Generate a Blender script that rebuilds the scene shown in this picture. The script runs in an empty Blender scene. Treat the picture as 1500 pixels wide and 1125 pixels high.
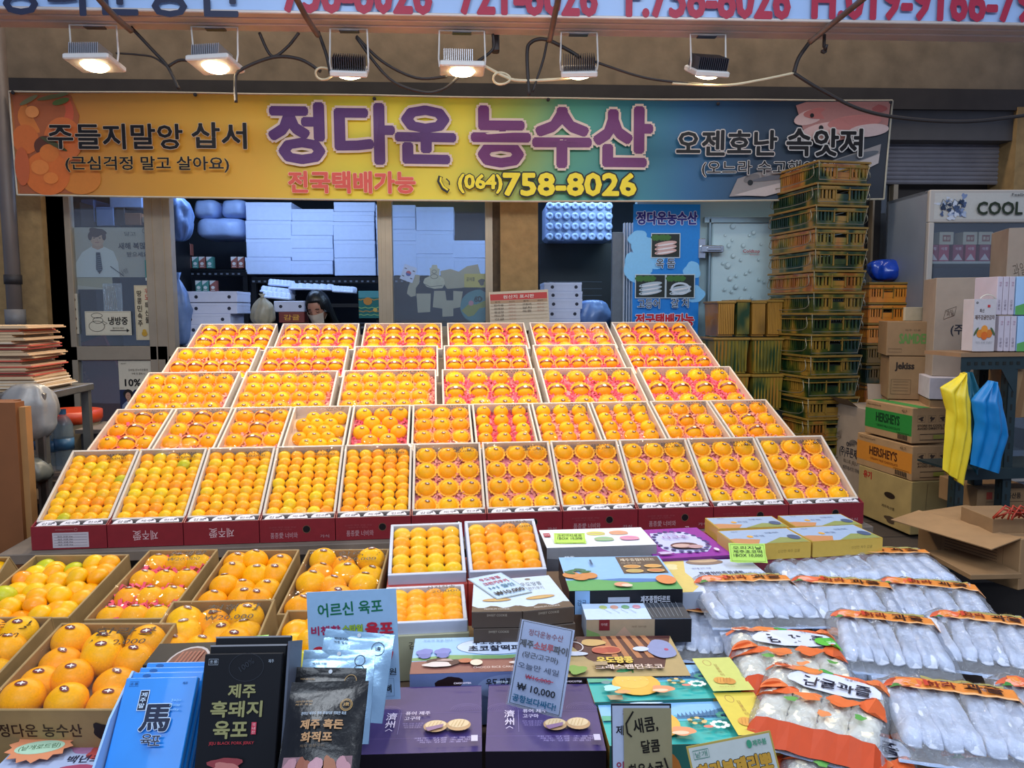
import bpy, math, random
from mathutils import Vector, Matrix, noise
R=math.radians; PI=math.pi
rnd=random.Random(7)
SC=bpy.context.scene; COL=SC.collection
# ---------------- camera ----------------
F=1120.0; CAMP=Vector((0,0,1.6))
YAW=math.atan(.05); PITCH=math.atan(107/F); ROLL=-.003
cam=bpy.data.cameras.new('camera'); cam.sensor_width=36; cam.lens=36*F/1500; cam.clip_start=.05; cam.clip_end=100
co=bpy.data.objects.new('camera',cam); COL.objects.link(co)
CR=(Matrix.Rotation(-YAW,3,'Z')@Matrix.Rotation(PI/2-PITCH,3,'X')@Matrix.Rotation(ROLL,3,'Z'))
co.matrix_world=Matrix.Translation(CAMP)@CR.to_4x4(); SC.camera=co
# ---------------- world, lights, exposure ----------------
w=bpy.data.worlds.new('World'); SC.world=w; w.use_nodes=True
bg=w.node_tree.nodes['Background']; bg.inputs[0].default_value=(.50,.62,.95,1); bg.inputs[1].default_value=.42
SC.view_settings.view_transform='Standard'; SC.view_settings.look='None'; SC.view_settings.gamma=1
SC.view_settings.use_curve_mapping=False; SC.view_settings.exposure=.3
def area(name,loc,rot,sx,sy,power,col):
    l=bpy.data.lights.new(name,'AREA'); l.shape='RECTANGLE'; l.size=sx; l.size_y=sy; l.energy=power; l.color=col
    o=bpy.data.objects.new(name,l); o.location=loc; o.rotation_euler=rot; COL.objects.link(o); o['kind']='helper'; return o
area('market_softbox',(0.3,-1.6,4.2),(R(58),0,0),6.0,.8,115,(.78,.88,1))  # unseen wide softbox behind the camera, standing in for the market's overhead lights
area('wall_fill_light',(0,4.75,4.9),(R(12),0,0),6.5,.3,60,(1,.84,.66))  # added warm fill to brighten the wall above the banner, not a known lamp
area('market_softbox',(-1.0,1.5,3.6),(R(8),0,0),.5,1.4,26,(.85,.92,1))  # this and the next: unseen softboxes overhead in place of market lights
area('market_softbox',(1.4,1.5,3.6),(R(8),0,0),.5,1.4,26,(.85,.92,1))
area('shop_ceiling_light',(-1.6,6.2,2.85),(0,0,0),1.6,.25,20,(.42,.62,1))
area('shop_ceiling_light',(.7,6.2,2.85),(0,0,0),1.4,.25,17,(.42,.62,1))
area('shop_ceiling_light',(1.35,5.75,2.75),(R(20),0,0),.8,.2,10,(.6,.85,1))
# ---------------- helpers ----------------
def ray(px,py):
    v=CR@Vector(((px-750)/F,-(py-562.5)/F,-1)); return v
FW=CR@Vector((0,0,-1))
def atD(px,py,d): return CAMP+ray(px,py)*d
def atY(px,py,Y): v=ray(px,py); return CAMP+v*(Y/v.y)
def atZ(px,py,z): v=ray(px,py); return CAMP+v*((z-1.6)/v.z)
AS=R(2.9); EU=Vector((math.cos(AS),math.sin(AS),0)); EV=Vector((-math.sin(AS),math.cos(AS),0))
def atV(px,py,v): r=ray(px,py); return CAMP+r*(v/r.dot(EV))
def S2L(c): return c/12.92 if c<=.04045 else ((c+.055)/1.055)**2.4
def rgb(h): h=h.lstrip('#'); return tuple(S2L(int(h[i:i+2],16)/255) for i in (0,2,4))
MATS={}
def mat(name,hexc='888888',rough=.5,var=.08,scale=25,bump=0,metal=0,coat=0,emit=0,alpha=1,trans=0,sss=0,spec=.5):
    if name in MATS: return MATS[name]
    m=bpy.data.materials.new(name); m.use_nodes=True; nt=m.node_tree; b=nt.nodes['Principled BSDF']
    c=rgb(hexc) if isinstance(hexc,str) else hexc
    tc=nt.nodes.new('ShaderNodeTexCoord'); nz=nt.nodes.new('ShaderNodeTexNoise'); nz.inputs['Scale'].default_value=scale
    nz.inputs['Detail'].default_value=4; nt.links.new(tc.outputs['Object'],nz.inputs['Vector'])
    rp=nt.nodes.new('ShaderNodeValToRGB'); rp.color_ramp.elements[0].position=.3; rp.color_ramp.elements[1].position=.7
    rp.color_ramp.elements[0].color=tuple(x*(1-var) for x in c)+(1,); rp.color_ramp.elements[1].color=tuple(min(1,x*(1+var)) for x in c)+(1,)
    nt.links.new(nz.outputs['Fac'],rp.inputs[0]); nt.links.new(rp.outputs[0],b.inputs['Base Color'])
    b.inputs['Roughness'].default_value=rough; b.inputs['Metallic'].default_value=metal
    b.inputs['Coat Weight'].default_value=coat; b.inputs['Specular IOR Level'].default_value=spec
    if trans: b.inputs['Transmission Weight'].default_value=trans
    if sss: b.inputs['Subsurface Weight'].default_value=sss; b.inputs['Subsurface Radius'].default_value=(.02,.008,.002)
    if alpha<1: b.inputs['Alpha'].default_value=alpha
    if emit: b.inputs['Emission Color'].default_value=c+(1,); b.inputs['Emission Strength'].default_value=emit
    if bump:
        bp=nt.nodes.new('ShaderNodeBump'); bp.inputs['Strength'].default_value=bump; bp.inputs['Distance'].default_value=.01
        nt.links.new(nz.outputs['Fac'],bp.inputs['Height']); nt.links.new(bp.outputs[0],b.inputs['Normal'])
    MATS[name]=m; return m
def film(name,tint='ffffff',white=.05,gloss=.12,bump=.3,scale=18,rough=.06):
    if name in MATS: return MATS[name]
    m=bpy.data.materials.new(name); m.use_nodes=True; nt=m.node_tree; nt.nodes.clear(); N=nt.nodes.new; L=nt.links.new
    out=N('ShaderNodeOutputMaterial'); tr=N('ShaderNodeBsdfTransparent'); gl=N('ShaderNodeBsdfGlossy'); df=N('ShaderNodeBsdfDiffuse')
    gl.inputs['Roughness'].default_value=rough; df.inputs[0].default_value=rgb(tint)+(1,); tr.inputs[0].default_value=rgb(tint)+(1,)
    m1=N('ShaderNodeMixShader'); m1.inputs[0].default_value=white; m2=N('ShaderNodeMixShader')
    lw=N('ShaderNodeLayerWeight'); lw.inputs[0].default_value=.25; mp=N('ShaderNodeMapRange'); mp.inputs['To Min'].default_value=gloss*.35; mp.inputs['To Max'].default_value=min(1,gloss*4)
    tc=N('ShaderNodeTexCoord'); nz=N('ShaderNodeTexNoise'); nz.inputs['Scale'].default_value=scale; nz.inputs['Detail'].default_value=3
    bp=N('ShaderNodeBump'); bp.inputs['Strength'].default_value=bump; bp.inputs['Distance'].default_value=.02
    L(tc.outputs['Object'],nz.inputs['Vector']); L(nz.outputs[0],bp.inputs['Height']); L(bp.outputs[0],gl.inputs['Normal']); 
    L(lw.outputs['Fresnel'],mp.inputs[0]); L(mp.outputs[0],m2.inputs[0])
    L(tr.outputs[0],m1.inputs[1]); L(df.outputs[0],m1.inputs[2]); L(m1.outputs[0],m2.inputs[1]); L(gl.outputs[0],m2.inputs[2]); L(m2.outputs[0],out.inputs[0])
    MATS[name]=m; return m
def ink(h,rough=.5): return mat('ink_'+h.lstrip('#'),h,rough,.03,60,spec=.3)
def tag(o,label=None,cat=None,group=None,kind=None):
    if label: o['label']=label
    if cat: o['category']=cat
    if group: o['group']=group
    if kind: o['kind']=kind
    return o
def link(o,parent=None):
    COL.objects.link(o)
    if parent is not None: o.parent=parent
    return o
class MB:
    def __init__(s): s.v=[];s.f=[];s.mi=[];s.mats=[]
    def _m(s,m):
        if m not in s.mats: s.mats.append(m)
        return s.mats.index(m)
    def add(s,vs,fs,m,M=None):
        b=len(s.v); k=s._m(m)
        s.v+= [tuple(M@Vector(v)) for v in vs] if M is not None else [tuple(v) for v in vs]
        for f in fs: s.f.append([b+i for i in f]); s.mi.append(k)
        return s
    def box(s,x0,y0,z0,x1,y1,z1,m,M=None,c=0):
        if c<=0:
            vs=[(x,y,z) for z in (z0,z1) for y in (y0,y1) for x in (x0,x1)]
            return s.add(vs,[(0,2,3,1),(4,5,7,6),(0,1,5,4),(2,6,7,3),(0,4,6,2),(1,3,7,5)],m,M)
        # chamfered box: octagon rings
        def ring(z,i):
            a,b,p,q=x0+i,x1-i,y0+i,y1-i
            return [(a+c,p,z),(b-c,p,z),(b,p+c,z),(b,q-c,z),(b-c,q,z),(a+c,q,z),(a,q-c,z),(a,p+c,z)]
        vs=ring(z0,c)+ring(z0+c,0)+ring(z1-c,0)+ring(z1,c); fs=[tuple(range(7,-1,-1)),tuple(range(24,32))]
        for r in range(3):
            for i in range(8):
                j=(i+1)%8; fs.append((r*8+i,r*8+j,r*8+8+j,r*8+8+i))
        return s.add(vs,fs,m,M)
    def rings(s,rs,m,M=None,cap=True,closed=True):
        n=len(rs[0]); vs=[p for r in rs for p in r]; fs=[]
        for k in range(len(rs)-1):
            for i in range(n if closed else n-1):
                j=(i+1)%n; fs.append((k*n+i,k*n+j,(k+1)*n+j,(k+1)*n+i))
        if cap and closed: fs.append(tuple(range(n-1,-1,-1))); fs.append(tuple(range((len(rs)-1)*n,len(rs)*n)))
        return s.add(vs,fs,m,M)
    def lathe(s,prof,m,n=16,M=None,cap=True,sc=(1,1)):
        return s.rings([[(r*math.cos(2*PI*i/n)*sc[0],r*math.sin(2*PI*i/n)*sc[1],z) for i in range(n)] for r,z in prof],m,M,cap)
    def tube(s,pts,r,m,n=8,M=None):
        pts=[Vector(p) for p in pts]; rs=[]; prev=None
        for i,p in enumerate(pts):
            t=(pts[min(i+1,len(pts)-1)]-pts[max(i-1,0)]); t=t.normalized() if t.length>0 else Vector((0,0,1))
            a=(prev-t*prev.dot(t)) if prev is not None else t.orthogonal()
            if a.length<1e-5: a=t.orthogonal()
            a.normalize(); prev=a; b=t.cross(a); rr=r[i] if isinstance(r,(list,tuple)) else r
            rs.append([p+(a*math.cos(2*PI*k/n)+b*math.sin(2*PI*k/n))*rr for k in range(n)])
        return s.rings(rs,m,M)
    def grid(s,fn,nx,ny,m,M=None):
        vs=[fn(i/nx,j/ny) for j in range(ny+1) for i in range(nx+1)]
        fs=[(j*(nx+1)+i,j*(nx+1)+i+1,(j+1)*(nx+1)+i+1,(j+1)*(nx+1)+i) for j in range(ny) for i in range(nx)]
        return s.add(vs,fs,m,M)
    def ext(s,poly,z0,z1,m,M=None):
        n=len(poly); return s.rings([[(x,y,z0) for x,y in poly],[(x,y,z1) for x,y in poly]],m,M)
    def mesh(s,name,smooth=False):
        me=bpy.data.meshes.new(name); me.from_pydata(s.v,[],s.f)
        for m in s.mats: me.materials.append(m)
        me.polygons.foreach_set('material_index',s.mi)
        if smooth: me.polygons.foreach_set('use_smooth',[True]*len(s.f))
        me.update()
        return me
    def build(s,name,parent=None,smooth=False,M=None):
        me=s.mesh(name,smooth)
        if smooth=='auto': me.set_sharp_from_angle(angle=R(40))
        o=bpy.data.objects.new(name,me); link(o,parent)
        if M is not None: o.matrix_local=M
        return o
def spl(pts,k=6):
    P=[Vector(p) for p in pts]; out=[]
    for i in range(len(P)-1):
        a=P[max(i-1,0)];b=P[i];c=P[i+1];d=P[min(i+2,len(P)-1)]
        for j in range(k):
            t=j/k; out.append(.5*((2*b)+(c-a)*t+(2*a-5*b+4*c-d)*t*t+(3*b-a-3*c+d)*t**3))
    out.append(P[-1]); return out
TX={}
def textgeo(s,bold,res=2):
    k=(s,bold)
    if k not in TX:
        c=bpy.data.curves.new('t','FONT'); c.body=s; c.offset=bold; c.resolution_u=res; c.align_x='CENTER'
        o=bpy.data.objects.new('t',c); m=bpy.data.meshes.new_from_object(o)
        vs=[(v.co.x,v.co.y) for v in m.vertices]; fs=[list(p.vertices) for p in m.polygons]
        if bold:   # fit box of the unbolded text
            textgeo(s,0); b=TX[(s,0)][2]
        else: b=(min(v[0] for v in vs),max(v[0] for v in vs),min(v[1] for v in vs),max(v[1] for v in vs)) if vs else (0,1,0,1)
        bpy.data.objects.remove(o); bpy.data.curves.remove(c); bpy.data.meshes.remove(m)
        TX[k]=(vs,fs,b)
    return TX[k]
class Art:
    """flat print: coloured polygons in the x,y of a surface, each layer a hair above the last"""
    def __init__(s,step=.00025,z=.0004): s.p=[];s.z=z;s.step=step
    def up(s): s.z+=s.step
    def poly(s,pts,c): s.p.append(([(x,y,s.z) for x,y in pts],[list(range(len(pts)))],c)); s.up(); return s
    def rect(s,x0,y0,x1,y1,c): return s.poly([(x0,y0),(x1,y0),(x1,y1),(x0,y1)],c)
    def ell(s,cx,cy,rx,ry,c,n=20,rot=0):
        return s.poly([(cx+rx*math.cos(t)*math.cos(rot)-ry*math.sin(t)*math.sin(rot),cy+rx*math.cos(t)*math.sin(rot)+ry*math.sin(t)*math.cos(rot)) for t in [2*PI*i/n for i in range(n)]],c)
    def blob(s,cx,cy,rx,ry,c,seed=0,amp=.15,n=22):
        q=random.Random(seed); a=[q.uniform(0,6) for _ in range(3)]
        return s.poly([(cx+rx*math.cos(t)*(1+amp*math.sin(3*t+a[0])+amp*.6*math.sin(5*t+a[1])),cy+ry*math.sin(t)*(1+amp*math.sin(3*t+a[0])+amp*.6*math.sin(5*t+a[1]))) for t in [2*PI*i/n for i in range(n)]],c)
    def line(s,pts,wd,c,closed=False):
        if closed: pts=list(pts)+[pts[0]]
        P=[Vector(p) for p in pts]; n=len(P); L=[];Rr=[]
        for i in range(n):
            t=P[min(i+1,n-1)]-P[max(i-1,0)]
            if closed and i in (0,n-1): t=P[1]-P[n-2]
            if t.length==0: t=Vector((1,0))
            q=Vector((-t.y,t.x)).normalized()*wd/2; L.append(P[i]+q); Rr.append(P[i]-q)
        vs=[(p.x,p.y,s.z) for p in L+Rr]; s.p.append((vs,[[i,n+i,n+i+1,i+1] for i in range(n-1)],c)); s.up(); return s
    def ring(s,cx,cy,rx,ry,wd,c,n=24): return s.line([(cx+rx*math.cos(2*PI*i/n),cy+ry*math.sin(2*PI*i/n)) for i in range(n)],wd,c,True)
    def text(s,t,cx,cy,w,h,c,bold=0,rot=0,outl=None,shear=0,vert=False):
        if vert:
            n=len(t); hh=h/n
            for i,ch in enumerate(t):
                if ch!=' ': s.text(ch,cx,cy+h/2-hh*(i+.5),w,hh*.8,c,bold,rot,outl)
            return s
        vs,fs,bb=textgeo(t,0); sx=w/max(1e-6,bb[1]-bb[0]); sy=h/max(1e-6,bb[3]-bb[2]); mx=(bb[0]+bb[1])/2; my=(bb[2]+bb[3])/2
        cr,sr=math.cos(rot),math.sin(rot)
        for b,cc in ([(bold+outl[1],outl[0])] if outl else [])+[(bold,c)]:
            b*=sy; n=0 if b<=0 else (6 if b/sy<.02 else 10); sh=[(0,0)]+[(b*math.cos(2*PI*i/n),b*math.sin(2*PI*i/n)) for i in range(n)]
            for dx,dy in sh:
                out=[]
                for x,y in vs:
                    a=(x-mx)*sx; d=(y-my)*sy; a+=shear*d+dx; d+=dy; out.append((cx+a*cr-d*sr,cy+a*sr+d*cr,s.z))
                s.p.append((out,fs,cc)); s.z+=5e-5
            s.up()
        return s
    def build(s,name,parent,M=None,warp=None,rough=.45):
        mb=MB()
        for vs,fs,c in s.p:
            if warp: vs=[tuple(warp(*v)) for v in vs]
            mb.add(vs,fs,ink(c,rough))
        return mb.build(name,parent,M=M)
def basis(o,x,y,z):
    return Matrix(((x.x,y.x,z.x,o.x),(x.y,y.y,z.y,o.y),(x.z,y.z,z.z,o.z),(0,0,0,1)))
def frame3(a,b,c):
    """frame with origin a, x toward b, y toward c made square; returns matrix, width, depth"""
    x=(b-a); w=x.length; x.normalize(); y=c-a; y=y-x*y.dot(x); d=y.length; y.normalize(); return basis(a,x,y,x.cross(y)),w,d
def FRONT(w,h): # front face: x right, y up, looking from -y ; origin bottom left at z=-h
    return Matrix(((1,0,0,0),(0,0,-1,0),(0,1,0,-h),(0,0,0,1)))
def LEFT(d,h): # left face, x runs from back to front
    return Matrix(((0,0,-1,0),(-1,0,0,d),(0,1,0,-h),(0,0,0,1)))
def RIGHT(w,d,h):
    return Matrix(((0,0,1,w),(1,0,0,0),(0,1,0,-h),(0,0,0,1)))
def thing(name,label,cat,M=None,group=None):
    o=bpy.data.objects.new(name,None); o.empty_display_size=.05; link(o)
    if M is not None: o.matrix_world=M
    return tag(o,label,cat,group)
def slab(name,label,cat,a,b,c,h,m,top=None,front=None,left=None,right=None,group=None,chamf=.0015,side=None,lid=None):
    """printed carton: top face a-b-c (front left, front right, back left), thickness h"""
    M,w,d=frame3(a,b,c)
    M0=M@Matrix.Translation((w/2,d/2,-h)); t=thing(name,label,cat,M0,group); Lm=Matrix.Translation((-w/2,-d/2,h))
    mb=MB(); mb.box(0,0,-h,w,d,0,m,c=chamf)
    if lid:
        e=.0012; mb.box(-e,-e,-lid,w+e,d+e,.0003,m,c=.001)
    mb.build('carton_body',t,M=Lm)
    for fn,Mx,nm,ww,hh in ((top,Matrix.Identity(4),'printed_top',w,d),(front,FRONT(w,h),'printed_front',w,h),(left,LEFT(d,h),'printed_side',d,h),(right,RIGHT(w,d,h),'printed_side',d,h)):
        if fn:
            A=Art(z=.0018 if lid else .0005); fn(A,ww,hh); A.build(nm,t,Lm@Mx)
    return t
ORD=['first','second','third','fourth','fifth','sixth','seventh','eighth','ninth','tenth','eleventh','twelfth','thirteenth','fourteenth','fifteenth','sixteenth','seventeenth','eighteenth','nineteenth','twentieth','twenty-first','twenty-second']
def dup(src,M,label=None,group=None):
    r=src.copy(); COL.objects.link(r); r.matrix_world=M
    if label: r['label']=label
    if group: r['group']=group
    for ch in src.children:
        k=ch.copy(); COL.objects.link(k); k.parent=r
        for g in ch.children:
            q=g.copy(); COL.objects.link(q); q.parent=k
    return r
def level(p,q,z=None):
    q=q.copy(); q.z=p.z; return q
def upright(name,label,cat,a,b,h,dep,m,**k):
    """level carton given by its top front corners (world), height, depth going back"""
    b=level(a,b); x=(b-a).normalized(); y=Vector((-x.y,x.x,0)); return slab(name,label,cat,a,b,a+y*dep,h,m,**k)
# ---------------- structure ----------------
M_conc=mat('stained_concrete','86745c',.9,.22,6,.5); M_col=mat('ochre_render','96784c',.9,.16,14,.6); M_dark=mat('dark_soffit','3a3430',.8,.2,5,.2)
M_alu=mat('champagne_aluminium','a5937a',.4,.06,10,0,.5); M_floor=mat('dark_floor','262322',.7,.25,4,.3); M_shopwall=mat('shop_wall','5b6472',.8,.12,3)
M_glass=film('window_glass','f4faff',.03,.14,.02,2,.02)
FY=5.35
def struct(name,mb,smooth=False):
    o=mb.build(name,None,smooth); o['kind']='structure'; return o
struct('floor',MB().box(-7,-3,-.1,7,9.2,0,M_floor))
struct('wall_back',MB().box(-5,8.6,0,5,8.75,3.3,M_shopwall))
struct('wall_left',MB().box(-4.2,FY+.1,0,-4.05,8.6,3.3,M_shopwall))
struct('wall_right',MB().box(4.4,FY+.1,0,4.55,8.6,3.3,M_shopwall))
struct('ceiling',MB().box(-4.2,FY+.06,3.05,4.5,8.7,3.15,mat('shop_ceiling','8d96a5',.8)))
zt=atY(750,130,FY).z
struct('wall_front_upper',MB().box(-5,FY,zt,5,FY+.25,5.2,M_conc))
struct('trim_lintel',MB().box(-5,FY-.05,zt-.12,5,FY+.3,zt+.02,M_dark))
struct('trim_steel_beam',MB().box(2.5,FY-.02,zt-.32,4.6,FY+.2,zt-.05,mat('dark_steel','4a4644',.6,.1,8)))
def pil(x0,x1,name,m=M_col,y0=None,zz=None,dep=.22):
    a=atY(x0,450,FY).x; b=atY(x1,450,FY).x; mb=MB(); mb.box(a,(y0 or FY-.06),0,b,FY+dep,(zz or zt-.1),m); return struct(name,mb)
pil(-40,76,'wall_pillar'); pil(733,787,'wall_pillar'); pil(1466,1620,'wall_pillar')
# dark expansion strip left of the centre pillar and left window
pil(722,733,'trim_recess',mat('dark_gap','4b3d2c',.9,.3,20),FY,None,.1)
def fr(x0,x1,y0,y1,Y=FY,dep=.06):
    a=atY(x0,y1,Y); b=atY(x1,y0,Y); return (a.x,Y,a.z,b.x,Y+dep,b.z)
def post(mb,x0,x1,y0,y1,Y=FY,dep=.06,m=M_alu,ribs=0):
    q=fr(x0,x1,y0,y1,Y,dep); mb.box(*q,m,c=.002)
    if ribs:
        for i in range(ribs):
            xx=q[0]+(q[3]-q[0])*(i+.7)/(ribs+.4); mb.box(xx-.004,q[1]-.005,q[2],xx+.004,q[1],q[5],m)
    return mb
def win(name,frames,panes):
    mb=MB()
    for f in frames: post(mb,*f)
    o=struct(name,mb)
    for p in panes:
        q=fr(*p); g=MB().box(q[0],q[1]+.025,q[2],q[3],q[1]+.031,q[5],M_glass).build('pane',o)
    return o
win('window_1',[(76,92,285,770,FY,.08),(92,100,285,770),(232,247,285,770,FY,.08,M_alu,2),(76,247,507,528,FY,.07),(92,240,700,770)],[(98,234,285,507,FY+.0),(98,234,528,700,FY+.0)])
win('window_2',[(557,573,285,560,FY,.08,M_alu,3),(712,722,285,560,FY,.07,M_alu,1),(573,712,478,520)],[(572,713,285,480,FY)])
mb=MB(); post(mb,247,557,520,640,FY,.06); struct('wall_counter_low',mb)
mb=MB(); post(mb,722,930,520,760,FY,.06,M_shopwall); struct('wall_low',mb)
# sliding door edges by the blue poster
mb=MB()
for x in (913,917,921,925): post(mb,x,x+3,326,480,FY+.05,.05,mat('pale_frame','b9c6d6',.4))
post(mb,896,914,340,480,FY+.1,.04,mat('grey_frame','59626c',.4))
struct('door_1',mb)
# cold room wall and door
M_cold=mat('cold_panel','9db8be',.45,.03,5)
mb=MB(); post(mb,928,1240,200,760,FY+.12,.08,M_cold); struct('wall_cold_room',mb)
q=fr(1034,1236,322,760,FY+.05,.07); mb=MB(); mb.box(*q,mat('cold_door','b4cfd6',.35,.03,5),c=.01)
for f in ((1032,1040,320,760),(1032,1240,318,326)): post(mb,*f,FY+.03,.05,mat('cold_trim','8ea5ae',.3,.05,9,0,.6))
d2=struct('door_2',mb)
A=Art(step=.0006)
def pxy(px,py,Y=FY+.05): p=atY(px,py,Y); return p.x,p.z
for i,(x,y,r) in enumerate([(1073,332,4),(1062,345,2),(1072,352,2),(1067,360,3),(1103,341,3),(1097,345,2),(1088,360,3),(1114,358,2),(1073,375,3),(1084,381,2),(1058,386,2),(1065,389,4),(1110,380,2),(1091,401,2),(1097,397,2),(1068,408,3),(1077,404,2),(1110,409,2),(1117,413,2),(1060,424,2),(1076,420,3),(1090,422,2),(1070,427,2),(1083,438,3),(1099,436,2),(1064,445,2),(1130,420,2),(1128,350,2)]):
    cx,cz=pxy(x,y); rr=r*1.15*5.4/1120; A.ell(cx,cz,rr,rr,'93abb3',16); A.ell(cx+rr*.2,cz+rr*.2,rr*.7,rr*.7,'b9d3da',16)
x,z=pxy(1098,369); A.text('Coldtop',x,z,.12,.028,'a03040',.02); x,z=pxy(1103,374); A.text('Refrigerator',x,z,.07,.01,'c04050')
A.build('door_print',d2,Matrix(((1,0,0,0),(0,0,-1,FY+.049),(0,1,0,0),(0,0,0,1))))
mb=MB(); a=atY(1030,364,FY); m_=mat('chrome','c0c6cc',.2,.03,9,0,.9)
mb.box(a.x-.03,FY-.0,a.z-.07,a.x+.02,FY+.1,a.z+.07,m_,c=.005); mb.box(a.x-.02,FY-.03,a.z-.03,a.x+.14,FY+.05,a.z+.02,m_,c=.006); mb.box(a.x+.02,FY-.045,a.z-.018,a.x+.12,FY-.02,a.z+.005,m_,c=.004)
mb.build('door_hinge',d2)
# shutter at right
o=struct('door_3',MB().box(2.3,FY+.22,zt-1.2,4.0,FY+.24,zt-.2,M_dark))
x0,z1=pxy(1285,172,FY+.1); x1,z0=pxy(1468,270,FY+.1); n=15
for i in range(n):
    z=z0+(z1-z0)*i/n; hh=(z1-z0)/n
    MB().rings([[(x,FY+.12-.012*math.sin(PI*t),z+hh*t) for t in (0,.2,.5,.8,.96)] for x in (x0,x1)],mat('shutter_slat','8f8b90',.45,.12,6,0,.3),cap=False,closed=False).build('slat',o)
# window panes behind the crate stack right
win('window_3',[(1268,1283,270,560,FY+.1),(1303,1310,270,560,FY+.1)],[(1283,1303,270,560,FY+.12)])
struct('wall_outer_right',MB().box(2.35,FY+.5,0,4.6,FY+.6,3.2,mat('pale_blue_wall','a9c3d6',.6)))
# platform on the right
PZ=.40
mb=MB()
for i in range(7): mb.box(1.55,3.3+i*.28,PZ-.05,4.2,3.3+i*.28+.27,PZ,mat('dark_planks','3d332c',.7,.25,5,.3))
mb.box(1.6,3.35,0,4.15,5.2,PZ-.05,mat('platform_core','2c2622',.9)); 
tag(mb.build('wooden_platform'),'low dark plank platform under the cartons on the right','platform')
# ---------------- signboard and overhead ----------------
SY=4.05
a=atY(0,15,SY); b=atY(1500,37,SY); zb=(a.z+b.z)/2
t=thing('signboard','pale blue overhead signboard with red phone numbers and pink aluminium edge','signboard',Matrix.Translation((0,SY,zb)))
mb=MB(); mb.box(-3.6,0,0,3.8,.19,1.0,mat('sign_face','a9c6ee',.4,.03,3)); mb.build('sign_panel',t)
m_=mat('pink_aluminium','cdc0b6',.45,.08,5,.1,.2)
mb=MB(); mb.box(-3.6,-.02,-.005,3.8,.04,.012,m_,c=.004); mb.box(-3.6,.04,-.012,3.8,.10,.0,m_,c=.004); mb.box(-3.6,.10,-.02,3.8,.19,-.0,m_,c=.004); mb.build('edge_trim',t)
def sg(px0,px1,s,c,py=28,hh=.19,bold=.03):
    p=atY((px0+px1)/2,py,SY); wd=(px1-px0)/1120*p.dot(FW)*.99
    A=Art(step=.001); A.text(s,p.x,p.z-zb+.10,atY(px1,py,SY).x-atY(px0,py,SY).x,hh,c,bold); A.build('sign_lettering',t,FRONT(0,0)@Matrix.Translation((0,0,.021)))
sg(418,632,'758-8026','b03048',22); sg(675,873,'721-8026','b03048',25); sg(918,1154,'F.758-8026','b03048',29); sg(1189,1560,'H.019-9166-7903','b03048',33)
sg(0,358,'정다운농산','2c3148',16,.26,.02)
# soffit above the lamps (underside of the awning, from signboard to wall)

# floodlights
M_fl=mat('flood_white','d8d4cc',.4,.05,9); M_lens=mat('lamp_lens',(1,.80,.48),.3,0,5,emit=14); M_fin=mat('flood_fin','b8b8bc',.35,.05,9,0,.6); M_find=mat('flood_fin_dark','4e4e58',.4,.05,9,0,.5)
def flood(px,py,tilt,yaw,lit,idx,dark,lab):
    p=atY(px,py,SY+.12); t=thing('floodlight',lab,'lamp',Matrix.Translation(p)@Matrix.Rotation(yaw,4,'Z')@Matrix.Rotation(tilt,4,'X'),'floodlights under the signboard')
    W=.235 if not dark else .19
    hs_=MB().box(-W/2,-.09,-.03,W/2,.09,.0,M_fl,c=.006).build('housing',t); MB().lathe([(.03,-.052),(.055,-.044),(.068,-.03)],M_lens,20).build('lens',hs_,True)

    mb=MB(); n=15
    for i in range(n):
        x=-W*.4+W*.62*i/(n-1)if not dark else -W*.42+W*.84*i/(n-1); mb.box(x-.0018,-.07,.0,x+.0018,.07,.062,M_find if dark else M_fin)
    mb.build('cooling_fins',t)
    mb=MB(); Mi=(Matrix.Rotation(yaw,4,'Z')@Matrix.Rotation(tilt,4,'X')).inverted(); hz=zb-.026-p.z
    for s in (-1,1):
        mb.tube([Vector((s*W*.5,0,-.01)),Vector((s*W*.52,0,.03)),Mi@Vector((s*W*.5,.0,hz-.0)),Mi@Vector((0,.0,hz))],.005,M_fl,6)
    mb.box(-.05,-.0,hz-.008,.05,.04,hz+.0,M_find,M=Mi); mb.build('bracket',t)
    l=bpy.data.lights.new('flood_beam','SPOT'); l.energy=lit*.66; l.color=(1,.84,.62); l.spot_size=R(125); l.spot_blend=.6; l.shadow_soft_size=.05
    lo=bpy.data.objects.new('flood_beam',l); COL.objects.link(lo); lo.location=p+Vector((0,-.01,-.075)); lo.rotation_euler=(R(-24),0,0); lo['kind']='helper'
for i,(px,py,tl,yw,e,dk,lb) in enumerate([(139,88,R(-6),R(-4),75,0,'white floodlight with bright round lens, leftmost under signboard'),(316,90,R(-8),R(-12),75,0,'white floodlight with bright lens above the black banner writing'),(512,100,R(26),R(4),60,1,'dark-finned white floodlight beside the tied cable loop'),(677,96,R(0),R(2),75,0,'white floodlight lit above the purple banner lettering'),(848,100,R(28),R(-6),60,1,'dark-finned floodlight next to the steel hanging pole'),(1036,100,R(26),R(8),60,1,'dark-finned floodlight, rightmost under signboard')]):
    flood(px,py,tl,yw,e,i,dk,lb)
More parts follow.
